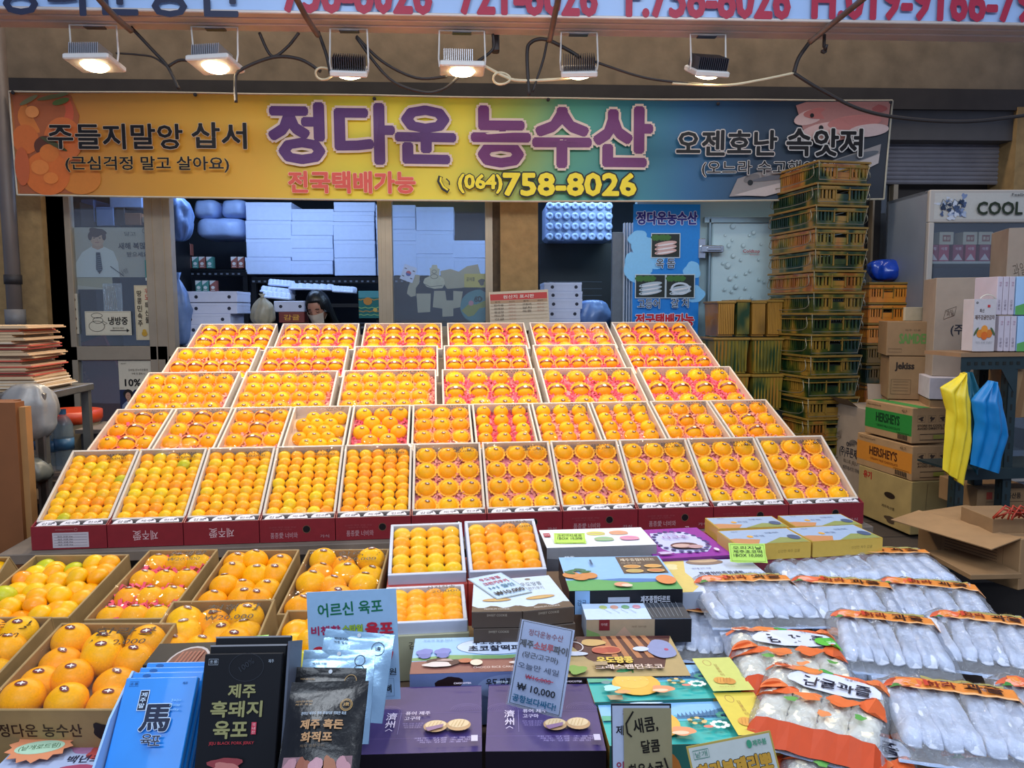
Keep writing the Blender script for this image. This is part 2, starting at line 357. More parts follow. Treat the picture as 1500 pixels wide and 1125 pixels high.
# poles and cables
M_pole=mat('weathered_pole','7a6a5e',.5,.2,12,.2,.4); M_cab=mat('black_cable','2a2422',.6,.1,9); M_cabw=mat('pale_cable','cfc2a0',.5,.1,9)
def cable(name,label,pts,r,m,cat='cable',Y=None):
    P=[atY(x,y,(yy if yy else SY+.14)) for x,y,yy in [(q+(None,))[:3] for q in pts]]
    o=MB().tube(spl(P,6),r,m,7).build(name,None,True); tag(o,label,cat); return o
for pts,lb in (([(120,-30,SY-.4),(166,22,SY-.1),(192,45,SY+.05)],'rusty support pole slanting over the signboard left of the lamps'),([(420,-30,SY-.4),(447,22,SY-.1),(466,52,SY+.05)],'short support pole slanting over the first red phone number'),([(822,-20,SY-.4),(812,25,SY-.1),(805,60,SY+.05)],'grey support pole near the middle of the signboard'),([(1275,-10,SY-.4),(1225,30,SY-.1),(1186,62,SY+.05)],'brown support pole slanting down right across the signboard')):
    cable('support_pole',lb,pts,.015,M_pole,'pole')
for pts,lb,m,r in [([(192,40),(225,75),(245,97),(262,130)],'black cable from the left pole down to a frayed end',M_cab,.009),([(247,97),(265,88),(290,93),(308,102)],'short black cable running left of the second lamp',M_cab,.008),([(346,150),(345,120),(352,103),(400,84),(440,87),(470,105)],'drooping black cable looping between second and third lamp',M_cab,.009),([(380,48),(398,82),(420,70),(438,48)],'v-shaped black cable right of the second lamp',M_cab,.008),([(466,46),(478,80),(484,108)],'black cable hanging from second pole to the loop',M_cab,.009),([(522,53),(560,90),(610,114),(655,112)],'upper long sagging black cable beside the third lamp',M_cab,.008),([(522,55),(570,115),(620,135),(650,130),(672,112)],'lower long sagging black cable beside the third lamp',M_cab,.008),([(700,90),(722,72),(722,50)],'black cable from fourth lamp to switch box',M_cab,.008),([(775,140),(772,80),(778,62),(800,58),(835,75),(850,85)],'black cable bundle behind the middle pole',M_cab,.010),([(780,135),(795,90),(801,62)],'thin black cable hanging beside the middle pole',M_cab,.007),([(870,90),(930,110),(970,118),(1030,124)],'black cable running right of the fifth lamp',M_cab,.007),([(1186,62),(1170,85),(1163,107)],'black cable hanging from the right pole',M_cab,.011),([(1163,107),(1110,118),(1060,125),(985,122)],'pale lit cable under the rightmost lamp',M_cabw,.007),([(1163,107),(1200,130),(1260,160),(1330,174),(1420,178),(1510,168)],'long black cable sagging across the shutter',M_cab,.010),([(705,94),(735,110),(760,118),(820,116),(845,112)],'pale cable with loops under the middle lamps',M_cabw,.008),([(170,78),(200,80),(225,84),(245,98)],'thin black cable right of the first lamp',M_cab,.005)]:
    cable('cable',lb,pts,r,m)
for px,py,Yq,lb in ((475,108,SY+.14,'coiled pale cable tie loop beside third lamp'),(735,115,SY+.14,'coiled wire loop hanging under middle lamps'),(1420,0,0,'')):
    if not lb: continue
    c=atY(px,py,Yq); MB().tube([c+Vector((.045*math.cos(a),.01*math.sin(a*2),.03*math.sin(a))) for a in [i*PI/10 for i in range(41)]],.006,M_cabw,6).build('cable_loop',None,True); tag(bpy.context.scene.objects[-1] if 0 else COL.objects[-1],lb,'cable loop')
c=atY(726,60,SY+.25); mb=MB().box(c.x-.02,c.y-.03,c.z-.06,c.x+.02,c.y+.03,c.z+.07,mat('switch_box','2a201c',.5),c=.005); tag(mb.build('switch_box'),'small dark switch box hanging under the signboard','switch')
c=atY(1207,68,SY+.05); mb=MB().tube([c+Vector((0,0,.06)),c,c+Vector((0,-.02,-.02)),c+Vector((.0,-.03,.0))],.009,M_cab,8); mb.lathe([(.0,-.02),(.016,-.01),(.016,.0),(0,.008)],M_cab,10,Matrix.Translation(c+Vector((0,-.0,-.02)))); tag(mb.build('hook',None,True),'small dark metal hook under the signboard right of the pole','hook')
# pipe at far left
mb=MB()
a=atY(12,300,FY-.25); mb.tube([(a.x,a.y,.8),(a.x,a.y,3.6)],.045,mat('grey_pipe','62564e',.5,.1,9),14); mb.tube([(a.x,a.y,1.78),(a.x,a.y,1.84)],.052,M_cab,14); mb.tube([(a.x,a.y,1.5),(a.x,a.y,1.62)],.06,mat('tape_grey','6e6a66',.5),14); tag(mb.build('drain_pipe',None,True),'grey drain pipe running down the left pillar','pipe')
# ---------------- banner ----------------
BY=5.08
pa=atY(15,135,BY); pb=atY(1306,148,BY); pc=atY(28,286,BY); pd=atY(1275,292,BY)
t=thing('shop_banner','long orange yellow and blue shop banner with purple lettering and fish','banner',Matrix.Translation((0,BY,pd.z)))
def bpos(px,py): p=atY(px,py,BY); return p.x,p.z-pd.z
def bw(x,y,z=0): return (x, -z+.02*math.sin(x*1.1+.5)+.006*math.sin(x*5+y*3), y)
def bfn(u,v):
    px=15+(1306-15)*u+ (1-v)*(13*(1-u)-12*u); py=(135+13*u)*v+(1-v)*(286+5*math.sin(PI*u)+(u*6)); x,y=bpos(px,py); return bw(x,y,0)
m=bpy.data.materials.new('banner_print'); m.use_nodes=True; nt=m.node_tree; b=nt.nodes['Principled BSDF']; tc=nt.nodes.new('ShaderNodeTexCoord'); sp=nt.nodes.new('ShaderNodeSeparateXYZ'); mr=nt.nodes.new('ShaderNodeMapRange'); rp=nt.nodes.new('ShaderNodeValToRGB')
nt.links.new(tc.outputs['Object'],sp.inputs[0]); nt.links.new(sp.outputs[0],mr.inputs[0]); mr.inputs['From Min'].default_value=bpos(15,200)[0]; mr.inputs['From Max'].default_value=bpos(1306,200)[0]
nt.links.new(mr.outputs[0],rp.inputs[0]); nt.links.new(rp.outputs[0],b.inputs['Base Color']); b.inputs['Roughness'].default_value=.5
els=[(0,'b0622a'),(.12,'c88a2e'),(.27,'d6a426'),(.38,'e2cf2c'),(.5,'dccb2e'),(.56,'9fb24a'),(.62,'4f9e80'),(.69,'2f8088'),(.76,'235f8a'),(.84,'22394f'),(.93,'2a333c'),(1,'303238')]
cr=rp.color_ramp
for i,(p,c) in enumerate(els):
    e=cr.elements[i] if i<2 else cr.elements.new(p)
    e.position=p
for e,(p,c) in zip(sorted(cr.elements,key=lambda e:e.position),els): e.position=p; e.color=rgb(c)+(1,)
MB().grid(bfn,64,6,m).build('banner_sheet',t,True)
e=MB()
for v in (0,1): e.tube([Vector(bfn(u/40,v))+Vector((0,-.004,0)) for u in range(41)],.006,mat('hem','b9b09a',.6),5)
for u in (0,1): e.tube([Vector(bfn(u,v/4))+Vector((0,-.004,0)) for v in range(5)],.006,mat('hem'),5)
e.build('hem',t)
A=Art(step=.0007,z=.004)
def B(px0,px1,py0,py1): a=bpos(px0,py1); c=bpos(px1,py0); return (a[0]+c[0])/2,(a[1]+c[1])/2,c[0]-a[0],c[1]-a[1]
def be(px,py,rx,ry,c,rot=0,n=20): x,y=bpos(px,py); k=5.1/1120; A.ell(x,y,rx*k,ry*k,c,n,rot)
# fruit picture at the left end
A.poly([bpos(*q) for q in ((20,140),(105,140),(118,170),(110,215),(125,250),(118,284),(32,284))],'a65a34')
for q in ((52,172,22,22,'cc7434'),(88,165,20,26,'c4583a'),(40,205,18,20,'c86830'),(95,205,26,30,'c96a34'),(120,262,28,22,'c9792f'),(70,215,16,14,'5c3424'),(72,255,31,30,'d06a2c'),(75,225,13,12,'cf7230'),(36,245,10,26,'bd5c32'),(62,246,12,10,'d97c38'),(50,165,9,8,'d98848'),(78,262,10,8,'d97a34')): be(*q)
for q in ((80,143,22,3,'5b5a34',.2),(45,148,14,3,'6d6a48',.5),(82,212,20,3,'4a4a2c',-.5),(92,150,12,4,'50602c',.3)): be(*q)
# fish at the right end
A.poly([bpos(*q) for q in ((1165,155),(1180,150),(1302,150),(1298,185),(1260,200),(1210,210),(1175,190))],'a8746c')
for q in ((1185,172,24,10,'c9a9a0',.3),(1215,165,40,9,'b06a62',.1),(1260,160,38,8,'9c5450',.0),(1205,192,36,11,'c8a49c',.2),(1250,180,40,10,'b4726a',.1),(1270,192,30,9,'bfa7a2',.1),(1188,170,3,3,'1c1c1c'),(1201,188,3.5,3.5,'1c1c1c')): be(*q)
A.poly([bpos(*q) for q in ((1068,288),(1080,262),(1110,252),(1160,248),(1205,240),(1288,212),(1284,240),(1240,262),(1180,272),(1120,286))],'8f8884')
A.poly([bpos(*q) for q in ((1075,286),(1110,276),(1170,262),(1240,244),(1286,226),(1284,240),(1240,262),(1180,272),(1120,288))],'b8aca6')
for q in ((1100,262,12,6,'6f6a68',.3),(1098,268,4,4,'16181a'),(1250,232,36,5,'5c5f64',.25),(1150,258,50,4,'5f6066',.15)): be(*q)
def BT(s,px0,px1,py0,py1,c,**k): A.text(s,*B(px0,px1,py0,py1),c,**k)
BT('정다운',400,664,158,238,'55306a',bold=.045,outl=('d8c4b4',.04)); BT('농수산',694,953,160,242,'6b3068',bold=.045,outl=('d8c4b4',.04))
BT('전국택배가능',426,608,254,283,'d05548',bold=.04,outl=('ecc0a0',.02)); BT('(064)',672,735,257,283,'e8d42c',bold=.04,outl=('14120e',.05)); BT('758-8026',738,930,256,286,'e8d42c',bold=.04,outl=('14120e',.05))
x,y=bpos(654,270); A.line([(x-.035,y+.045),(x-.045,y+.015),(x-.02,y-.03),(x+.015,y-.05)],.03,'14120e'); A.line([(x-.033,y+.04),(x-.038,y+.015),(x-.018,y-.022),(x+.01,y-.042)],.012,'e8d42c'); A.line([(x,y+.03),(x+.02,y+.01),(x+.02,y-.01)],.008,'14120e')
BT('ᄌ들지말앙' if 0 else '주들지말앙',78,272,186,220,'15100e',bold=.022,outl=('c9b49a',.02)); BT('삽서',288,364,184,220,'15100e',bold=.022,outl=('c9b49a',.02)); BT('(근심걱정 말고 살아요)',104,340,233,254,'15100e',bold=.02,outl=('d8b878',.02))
BT('오젠ᄒ난',990,1134,194,228,'15100e',bold=.03,outl=('c9c2ba',.04)) if 0 else BT('오젠호난',990,1134,194,228,'15100e',bold=.03,outl=('c9c2ba',.04)); BT('속앗져',1148,1258,192,230,'15100e',bold=.03,outl=('c9c2ba',.04)); BT('(오느라 수고했어요)',1026,1220,238,260,'15100e',bold=.01,outl=('c9c2ba',.04))
A.build('banner_lettering',t,None,lambda x,y,z: bw(x,y,z))
mb=MB()
for px,py in ((289,141),(549,146),(803,146),(1052,152),(22,137),(1302,151)): x,y=bpos(px,py); q=Vector(bw(x,y,.01)); mb.lathe([(0,0),(.012,0),(.012,.006),(0,.008)],M_cab,8,Matrix.Translation(q)@Matrix.Rotation(PI/2,4,'X'))
mb.build('eyelets',t)
# ---------------- shop interior ----------------
M_foam=mat('foam_white','cfdaf4',.75,.03,30); M_wbox=mat('carton_white','c9cfe8',.6,.03,20); M_shelf=mat('shelf_black','1e1f24',.4,.1,9,0,.5); M_blackpaint=mat('dark_plastic','17181c',.5)
def fbox(name,label,cat,px0,px1,py0,py1,Y,dep,m,group=None,front=None,left=None,right=None,top=None,lid=None,ch=.004,rot=0):
    a=atY(px0,py0,Y); b=atY(px1,py0,Y); h=a.z-atY(px0,py1,Y).z; b.z=a.z; b.y=a.y
    x=Vector((math.cos(rot),math.sin(rot),0)); w=(b-a).length; y=Vector((-x.y,x.x,0))
    return slab(name,label,cat,a,a+x*w,a+y*dep,h,m,group=group,front=front,left=left,right=right,top=top,lid=lid,chamf=ch)
IY=6.9
def shelf(label,px0,px1,py,Y,dep,legs=()):
    a=atY(px0,py,Y); b=atY(px1,py,Y); t=thing('shelf_unit',label,'shelf',Matrix.Translation((a.x,Y,a.z))); W=b.x-a.x
    mb=MB().box(0,0,-.02,W,dep,0,M_shelf,c=.003)
    mb.build('shelf_board',t); mb=MB().box(0,-.005,-.055,W,.004,-.02,M_shelf)
    for i in range(int(W/.05)): mb.box(.01+i*.05,-.008,-.045,.03+i*.05,-.004,-.03,mat('slot_grey','6a6f7c',.5))
    mb.build('slotted_edge',t)
    for x in (.02,W-.02): 
        for y in (.02,dep-.02): MB().box(x-.02,y-.02,-a.z,x+.02,y+.02,-.02,M_shelf).build('leg',t)
shelf('black slotted shelf holding the white foam box stacks',368,715,406,IY,.6)
shelf('black shelf behind the counter with small juice cartons',236,362,395,IY,.5)
st=[(360,427,[296,323,350,377,402]),(427,488,[306,324,345,364,382,402]),(489,549,[296,310,325,352,378,404])]
nm=['left foam stack','middle foam stack','right foam stack']
def foamstack(x0,x1,ys,lab,Y=IY):
    n=len(ys)-1
    for i in range(n):
        j=rnd.uniform(-1.2,1.2)
        fbox('foam_box',f'white foam box, {ORD[i]} from the top of the {lab}','box',x0+j,x1+j,ys[i]+.3,ys[i+1],Y,.45,M_foam,'white foam boxes on the shop shelf',lid=.03)
for (x0,x1,ys),l in zip(st,nm): foamstack(x0,x1,ys,l)
foamstack(551,609,[300,318,336,353,404],'foam stack behind the window post')
foamstack(609,664,[303,338,372,404],'foam stack behind the reflections')
foamstack(664,712,[352,378,404],'foam stack beside the brown column')
for x0,x1,y0,y1,lb in ((277,316,290,318,'upper left'),(318,358,290,317,'upper right'),(279,359,317,349,'lower')):
    a=atY(x0,y1,IY); b=atY(x1,y0,IY); cx=(a.x+b.x)/2; W=b.x-a.x; H=b.z-a.z
    mb=MB()
    def pf(u,v,W=W,H=H):
        th=2*PI*u; q=abs(math.cos(th))**.5*math.copysign(1,math.cos(th)); s=abs(math.sin(th))**.5*math.copysign(1,math.sin(th))
        e=(1-abs(2*v-1)**5)**.5*1.0 if 0<v<1 else .02
        p=Vector(((2*v-1)*W/2,s*.22*e,q*H/2*e)); return p+.012*Vector(noise.noise_vector(p*9))
    mb.grid(pf,28,16,mat('wrapped_foam','a9bfea',.35,.08,12,.5)); o=thing('wrapped_bundle',f'{lb} plastic wrapped pale bundle above the juice shelf','bundle',Matrix.Translation((cx,IY+.25,a.z+H/2))); mb.build('wrapped_body',o,True)
# bags
def sack(name,label,cat,px,py,Y,rx,ry,rz,m,seed=0,knot=True,group=None):
    c=atY(px,py,Y); t=thing(name,label,cat,Matrix.Translation(c-Vector((0,0,rz))),group); so=Vector((seed*3.1,seed,0))
    def fn(u,v):
        th=2*PI*u; ph=PI*v; k=math.sin(ph)**.7; p=Vector((rx*k*math.cos(th),ry*k*math.sin(th),-rz*math.cos(ph)))
        if knot and v>.72: q=(v-.72)/.28; p.x*=1-.7*q; p.y*=1-.7*q; p.z+=rz*.25*q
        f=1+.30*noise.noise(p*11+so)+.10*noise.noise(p*30+so)+.07*math.sin(9*th+seed+4*noise.noise(p*8+so))
        return Vector((p.x*f,p.y*f,p.z+rz))
    MB().grid(fn,40,16,m).build('bag_body',t,True)
    if knot: MB().lathe([(.0,rz*2.15),(rx*.25,rz*2.1),(rx*.12,rz*2.2),(rx*.3,rz*2.42),(0.0,rz*2.36)],m,9).build('bag_knot',t,True)
    return t
M_bagb=mat('blue_grey_bag','6b86b8',.3,.15,8,.6); M_bagk=mat('beige_bag','a39a84',.35,.1,8,.4)
sack('plastic_bag','hanging bluish plastic bag at the top left of the shop opening','bag',262,322,6.2,.11,.1,.17,M_bagb,1)
sack('plastic_bag','bluish plastic bag leaning left of the white carton stack','bag',263,462,5.75,.085,.08,.22,M_bagb,2)
sack('plastic_bag','knotted beige plastic bag right of the white carton stack','bag',385,458,5.9,.085,.07,.10,M_bagk,3)
sack('plastic_bag','small grey plastic bag beside white cartons behind the brown column','bag',868,462,5.9,.14,.1,.12,M_bagb,4,False)
# bubble wrap bundle top right of the column
c0=atY(800,352,6.3); c1=atY(898,296,6.3); t=thing('bubble_wrap_bundle','big pale bundle of wrapped foam cups behind the brown column','bundle',Matrix.Translation((c0.x,6.3,c0.z)))
W,H=c1.x-c0.x,c1.z-c0.z; MB().box(0,.03,0,W,.4,H,mat('foam_cups','8fa3cc',.4,.1,9,.3),c=.03).build('bundle_body',t)
mb=MB()
for i in range(8):
    for j in range(4): x=.03+(W-.06)*i/7; z=.03+(H-.06)*j/3; mb.lathe([(W/17,0),(W/18,.02),(W/40,.024),(W/60,.016),(0,.016)],mat('foam_cups'),12,Matrix.Translation((x,.03,z))@Matrix.Rotation(PI/2,4,'X'))
o=mb.build('wrapped_cups',t,True); o['kind']='stuff'
# dark shelf below
fbox('dark_crate_rack','dark rack with stacked black trays behind the brown column','rack',790,905,356,775,6.6,.5,M_blackpaint,front=lambda A,w,h:[A.line([(w*.1,h*(.72+.025*i)),(w*.8,h*(.73+.023*i))],.006,'4a505c') for i in range(7)] and None)
shelf('dark shelf with perforated edge behind the woman',500,556,473,6.28,.1)
# juice cartons
M_juice={k:mat('juice_'+k,v,.5,.06,20) for k,v in dict(coral='9c5a50',teal='4f8c82',purple='8c4a7c').items()}
def jc(px,py,kind,lb,Y=IY):
    fbox('juice_carton',lb,'carton',px,px+9,py,py+17,Y+.05,.07,M_juice[kind],'small juice cartons on the back shelves',front=lambda A,w,h:(A.poly([(0,h*.6),(w,h),(0,h)],'d8d2cc'),A.ell(w/2,h*.4,w*.3,h*.14,'e0d8d0'),A.rect(w*.2,h*.12,w*.8,h*.2,'c8c0bc')),ch=.002)
for i,(x,k) in enumerate(zip((260,270,281,291,302,338,348),('coral','coral','teal','coral','teal','coral','coral'))): jc(x,376 if i<5 else 376,k,f'{k} juice carton, {ORD[i]} from left on the upper juice shelf')
jc(260,357,'coral','coral juice carton stacked left on top of the upper row'); jc(270,357,'coral','coral juice carton stacked right on top of the upper row')
shelf('lower black shelf with a row of purple and teal cartons',240,330,428,IY-.2,.4)
for i,(x,k) in enumerate(zip((254,264,286,296,307),('purple','purple','teal','teal','coral'))): jc(x,411,k,f'{k} juice carton, {ORD[i]} from left on the lower shelf',IY-.2)
# white pizza-like cartons
def holes(A,w,h): A.ell(w*.22,h*.5,.013,.013,'2a2c3c',12); A.ell(w*.85,h*.5,.013,.013,'2a2c3c',12)
cnt=atY(310,500,5.75).z
for i,(x0,x1,y0,y1) in enumerate([(270,347,427,443),(270,347,444,460),(262,337,460,476),(267,340,476,491),(267,340,491,507)]):
    fbox('flat_carton',f'flat white carton with round holes, {ORD[i]} from the top of left stack','carton',x0,x1,y0,y1,5.75,.34,M_wbox,'flat white cartons in the shop',front=holes,lid=.02)
for i,(x0,x1,y0,y1) in enumerate([(797,852,414,427),(798,853,427,438),(799,853,438,453),(797,850,453,467),(797,850,467,484)]):
    fbox('flat_carton',f'flat white carton with round holes, {ORD[i]} from the top beside the column','carton',x0,x1,y0,y1,5.75,.34,M_wbox,'flat white cartons in the shop',front=holes,lid=.02)
fbox('flat_carton','single white carton with a hole left of the woman','carton',401,446,441,457,5.95,.3,M_wbox,front=holes)
fbox('small_red_box','small red box under the white carton left of the woman','box',408,446,457,473,5.95,.25,mat('red_card','7a3028',.5),front=lambda A,w,h:A.text('감귤',w/2,h/2,w*.6,h*.5,'d8a040',.02))
sz=[a for a in ()]
mb=MB(); a=atY(262,507,5.7); b=atY(450,507,5.7); mb.box(a.x-.05,5.6,.0,b.x-.28,6.2,a.z,mat('counter_dark','2c2e34',.6)); a=atY(470,474,6.1)
tag(mb.build('shop_counter'),'dark counter inside the shop under the white cartons','counter')
mb=MB(); a=atY(790,484,5.7); b=atY(905,484,5.7); mb.box(a.x,5.6,0,b.x,6.4,a.z,mat('counter_dark')); tag(mb.build('shop_counter'),'dark counter beside the column under the white cartons','counter')
# egg trays
def eggtray(px0,px1,py,Y,lb,rz=0):
    a=atY(px0,py,Y); b=atY(px1,py,Y); W=b.x-a.x; t=thing('foam_tray',lb,'tray',Matrix.Translation(a)@Matrix.Rotation(rz,4,'Y'),'white moulded trays on the shelf')
    mb=MB().box(0,0,0,W,.22,.02,M_foam,c=.005)
    n=6
    for i in range(n):
        for j in range(3): mb.lathe([(.022,0),(.02,.025),(.011,.036),(0,.038)],M_foam,10,Matrix.Translation((W*(i+.5)/n,.04+.07*j,.02)))
    mb.build('tray_body',t,'auto')
for q in ((380,425,428,6.5,'white moulded tray lying tilted at the left of the trays',.12),(383,424,436,6.45,'lower white moulded tray below the tilted one',.1),(392,424,418,6.6,'small white moulded tray on top at the left',.08),(422,486,424,6.5,'wide white moulded tray just above the woman',0.03),(486,517,428,6.5,'white moulded tray right of the woman head',.06)): eggtray(*q)
mb=MB(); a=atY(375,445,6.4); b=atY(556,445,6.4); mb.box(a.x,6.4,a.z-.03,b.x,6.85,a.z,M_shelf); mb.box(a.x,6.4,0,a.x+.03,6.85,a.z,M_shelf);mb.box(b.x-.03,6.4,0,b.x,6.85,a.z,M_shelf); tag(mb.build('tray_shelf'),'dark low shelf under the moulded trays','shelf')
def citrusart(A,w,h):
    A.rect(0,0,w,h,'1f6f6c'); A.rect(0,h*.75,w,h,'4f98a0')
    for i,y in enumerate((.12,.25,.38,.68)): A.line([(w*k/10,h*(y+.02*math.sin(k*2+i))) for k in range(11)],h*.03,'c89040' if i%2 else '8cb878')
    A.ell(w*.42,h*.62,w*.2,h*.14,'c8843a'); A.ell(w*.75,h*.3,w*.1,h*.07,'d8b058')
fbox('citrus_print_box','teal gift box with an orange printed on it standing on the back shelf','box',525,557,426,466,6.35,.1,mat('teal_card','1f6f6c',.5),front=citrusart)
# green crates behind left window, stacks
for i in range(5): fbox('green_tray',f'green plastic tray, {ORD[i]} from the top behind the left window','tray',88,125,346+i*9,354+i*9,5.9,.3,mat('green_plastic','57803a',.5,.1,9),'green trays behind the left window',ch=.006)
for i,(x0,x1,y0,y1,c,lb) in enumerate([(88,118,296,344,'3c2a20','dark brown carton stack at the top left behind the window'),(118,137,292,325,'56648c','bluish carton at the top behind the window'),(140,166,303,331,'9db4e6','pale blue carton behind the window poster'),(160,207,284,304,'b6c8f0','white foam box at the top behind the window'),(168,182,304,330,'4a3830','brown small carton behind the window'),(182,206,312,330,'a06a44','orange brown carton behind the window'),(208,226,317,326,'c8a888','small beige carton near the window post')]):
    fbox('stored_carton',lb,'carton',x0,x1,y0,y1,6.4 if i else 6.2,.35,mat('stored_%d'%i,c,.6,.1,9),'cartons stored behind the left window')
mb=MB(); a=atY(86,346,5.85); b=atY(232,332,6.15); mb.box(a.x-.1,6.15,b.z-.03,b.x,6.8,b.z,M_shelf); mb.box(a.x-.1,6.15,0,a.x-.05,6.8,b.z,M_shelf); mb.box(b.x-.05,6.15,0,b.x,6.8,b.z,M_shelf); tag(mb.build('storage_rack'),'dark storage rack behind the left window','rack')
mb=MB(); a=atY(86,393,5.8); b=atY(130,393,5.8); mb.box(a.x-.05,5.85,0,b.x+.02,6.25,a.z+.02,mat('dark_cabinet','2a2420',.6)); tag(mb.build('low_cabinet'),'dark low cabinet under the green trays','cabinet')
# papers on the left window
def sheet(name,label,cat,px0,px1,py0,py1,Y,fn,base,th=.003,rot=0,corner=False,parent=None,ox=0):
    a=atY(px0,py0,Y); b=atY(px1,py1,Y); w=b.x-a.x; h=a.z-b.z
    t=thing(name,label,cat,Matrix.Translation((a.x,Y,b.z))@Matrix.Rotation(rot,4,'Y')); mb=MB(); mb.box(0,0,0,w,th,h,base,c=.0008); mb.build('sheet',t)
    A=Art(step=.0004); fn(A,w,h); A.build('printed_face',t,FRONT(0,0)@Matrix.Translation((0,0,0))); return t
paper=mat('cream_paper','b3a98e',.6,.05,9); pw=mat('pale_paper','c9c1aa',.6,.04,9)
def poster1(A,w,h):
    A.rect(0,0,w,h,'a59d88'); A.poly([(w*.02,0),(w*.04,h*.3),(w*.12,h*.5),(w*.24,h*.62),(w*.38,h*.62),(w*.5,h*.52),(w*.55,h*.3),(w*.56,0)],'c4c2b4')
    A.poly([(w*.24,h*.6),(w*.26,h*.72),(w*.37,h*.72),(w*.38,h*.6),(w*.31,h*.55)],'b08e70'); A.ell(w*.31,h*.77,w*.085,h*.15,'b99878'); A.blob(w*.31,h*.90,w*.105,h*.09,'4a3220',3); A.ell(w*.225,h*.82,w*.025,h*.08,'4a3220'); A.ell(w*.395,h*.82,w*.025,h*.08,'4a3220')
    for s in (-1,1): A.ell(w*(.31+s*.035),h*.785,w*.014,h*.009,'2c1c14',10)
    A.line([(w*.285,h*.70),(w*.335,h*.70)],.004,'8a4a40'); A.line([(w*.31,h*.77),(w*.315,h*.735)],.003,'94705a')
    A.poly([(w*.29,h*.5),(w*.34,h*.5),(w*.36,h*.16),(w*.32,h*.06),(w*.28,h*.16)],'22282e')
    for i in range(8): A.line([(w*.285,h*(.14+.04*i)),(w*.355,h*(.16+.04*i))],.002,'8c9498')
    A.text('새해 복많이',w*.77,h*.63,w*.4,h*.13,'241c18',.02,.02); A.text('받으세요',w*.8,h*.46,w*.26,h*.1,'241c18',.01); A.text('달고',w*.72,h*.87,w*.14,h*.08,'4c4438'); A.ring(w*.91,h*.93,w*.04,h*.05,.003,'6c5c4c')
    A.line([(w*.46,h*.22),(w*.62,h*.02)],.005,'2c2620'); A.text('사랑',w*.62,h*.1,w*.12,h*.1,'5c5040',0,.5)
sheet('wall_poster','poster of a man in white shirt and striped tie behind left window','poster',104,228,333,406,FY+.05,poster1,paper)
sheet('paper_sheet','blank cream sheet under the tie poster','paper',109,165,402,424,FY+.055,lambda A,w,h:A.poly([(0,h*.3),(w,0),(w,h),(0,h)],'a89c78'),paper)
sheet('window_sign','small teal payment sign on the left window','sign',212,229,381,411,FY+.01,lambda A,w,h:(A.rect(0,0,w,h,'2c7c78'),A.rect(0,0,w,h*.14,'c8d4cc'),A.ring(w*.5,h*.8,w*.2,h*.1,.003,'bcd8d0'),A.rect(w*.28,h*.2,w*.72,h*.6,'bcd8d0')),pw)
def sg1(A,w,h):
    A.rect(0,0,w,h,'c9bfa6'); A.line([(.006,.006),(w-.006,.006),(w-.006,h-.006),(.006,h-.006)],.002,'8a7c60',True)
    A.ring(w*.26,h*.82,w*.12,h*.1,.003,'2a241e'); A.ring(w*.28,h*.62,w*.11,h*.12,.003,'2a241e'); A.ring(w*.25,h*.38,w*.17,h*.22,.003,'2a241e'); A.line([(w*.38,h*.6),(w*.48,h*.5),(w*.4,h*.42)],.003,'2a241e')
    A.text('냉방중',w*.72,h*.6,w*.42,h*.32,'241e18',.02); A.line([(w*.54,h*.2),(w*.9,h*.2)],.005,'241e18'); A.poly([(w*.9,h*.12),(w*.96,h*.2),(w*.9,h*.28)],'241e18'); A.text('들어오세요',w*.72,h*.3,w*.25,h*.08,'4c4438')
sheet('window_sign','white horizontal sign with round doodle and arrow on the left window','sign',124,193,456,491,FY+.01,sg1,pw)
def sg2(A,w,h):
    A.rect(0,0,w,h,'c4b594'); A.line([(.006,.006),(w-.006,.006),(w-.006,h-.006),(.006,h-.006)],.002,'8a7c60',True)
    A.text('우도',w*.73,h*.84,w*.24,h*.22,'b03830',.01,vert=True); A.text('특산물',w*.73,h*.5,w*.26,h*.4,'2a221c',.01,vert=True); A.text('땅콩민속주',w*.3,h*.58,w*.26,h*.68,'2a221c',.01,vert=True)
    A.ell(w*.52,h*.12,w*.16,h*.05,'b98c2c'); A.ell(w*.52,h*.17,w*.11,h*.03,'c09430')
sheet('window_sign','tall cream sign with two vertical columns of writing on left window','sign',196,225,418,498,FY+.01,sg2,pw)
sheet('photo_strip','curved strip of small face photos at the left window edge','strip',97,116,430,489,FY+.01,lambda A,w,h:(A.rect(0,0,w,h,'b3a892'),[(A.ell(w*.62,h*(.14+.235*i),w*.24,h*.05,'3a2420'),A.ell(w*.6,h*(.13+.235*i),w*.15,h*.035,'a87c68')) for i in range(4)]),pw)
sheet('clear_pouch','crumpled clear plastic pouch hanging in the left window','pouch',150,180,415,456,FY+.03,lambda A,w,h:[A.line([(w*(.1+.1*i),h*.05),(w*(.2+.07*i),h*.9)],.003,'a8a294') for i in range(7)],film('clear_wrap','e8ecea',.2,.3,.9,40))
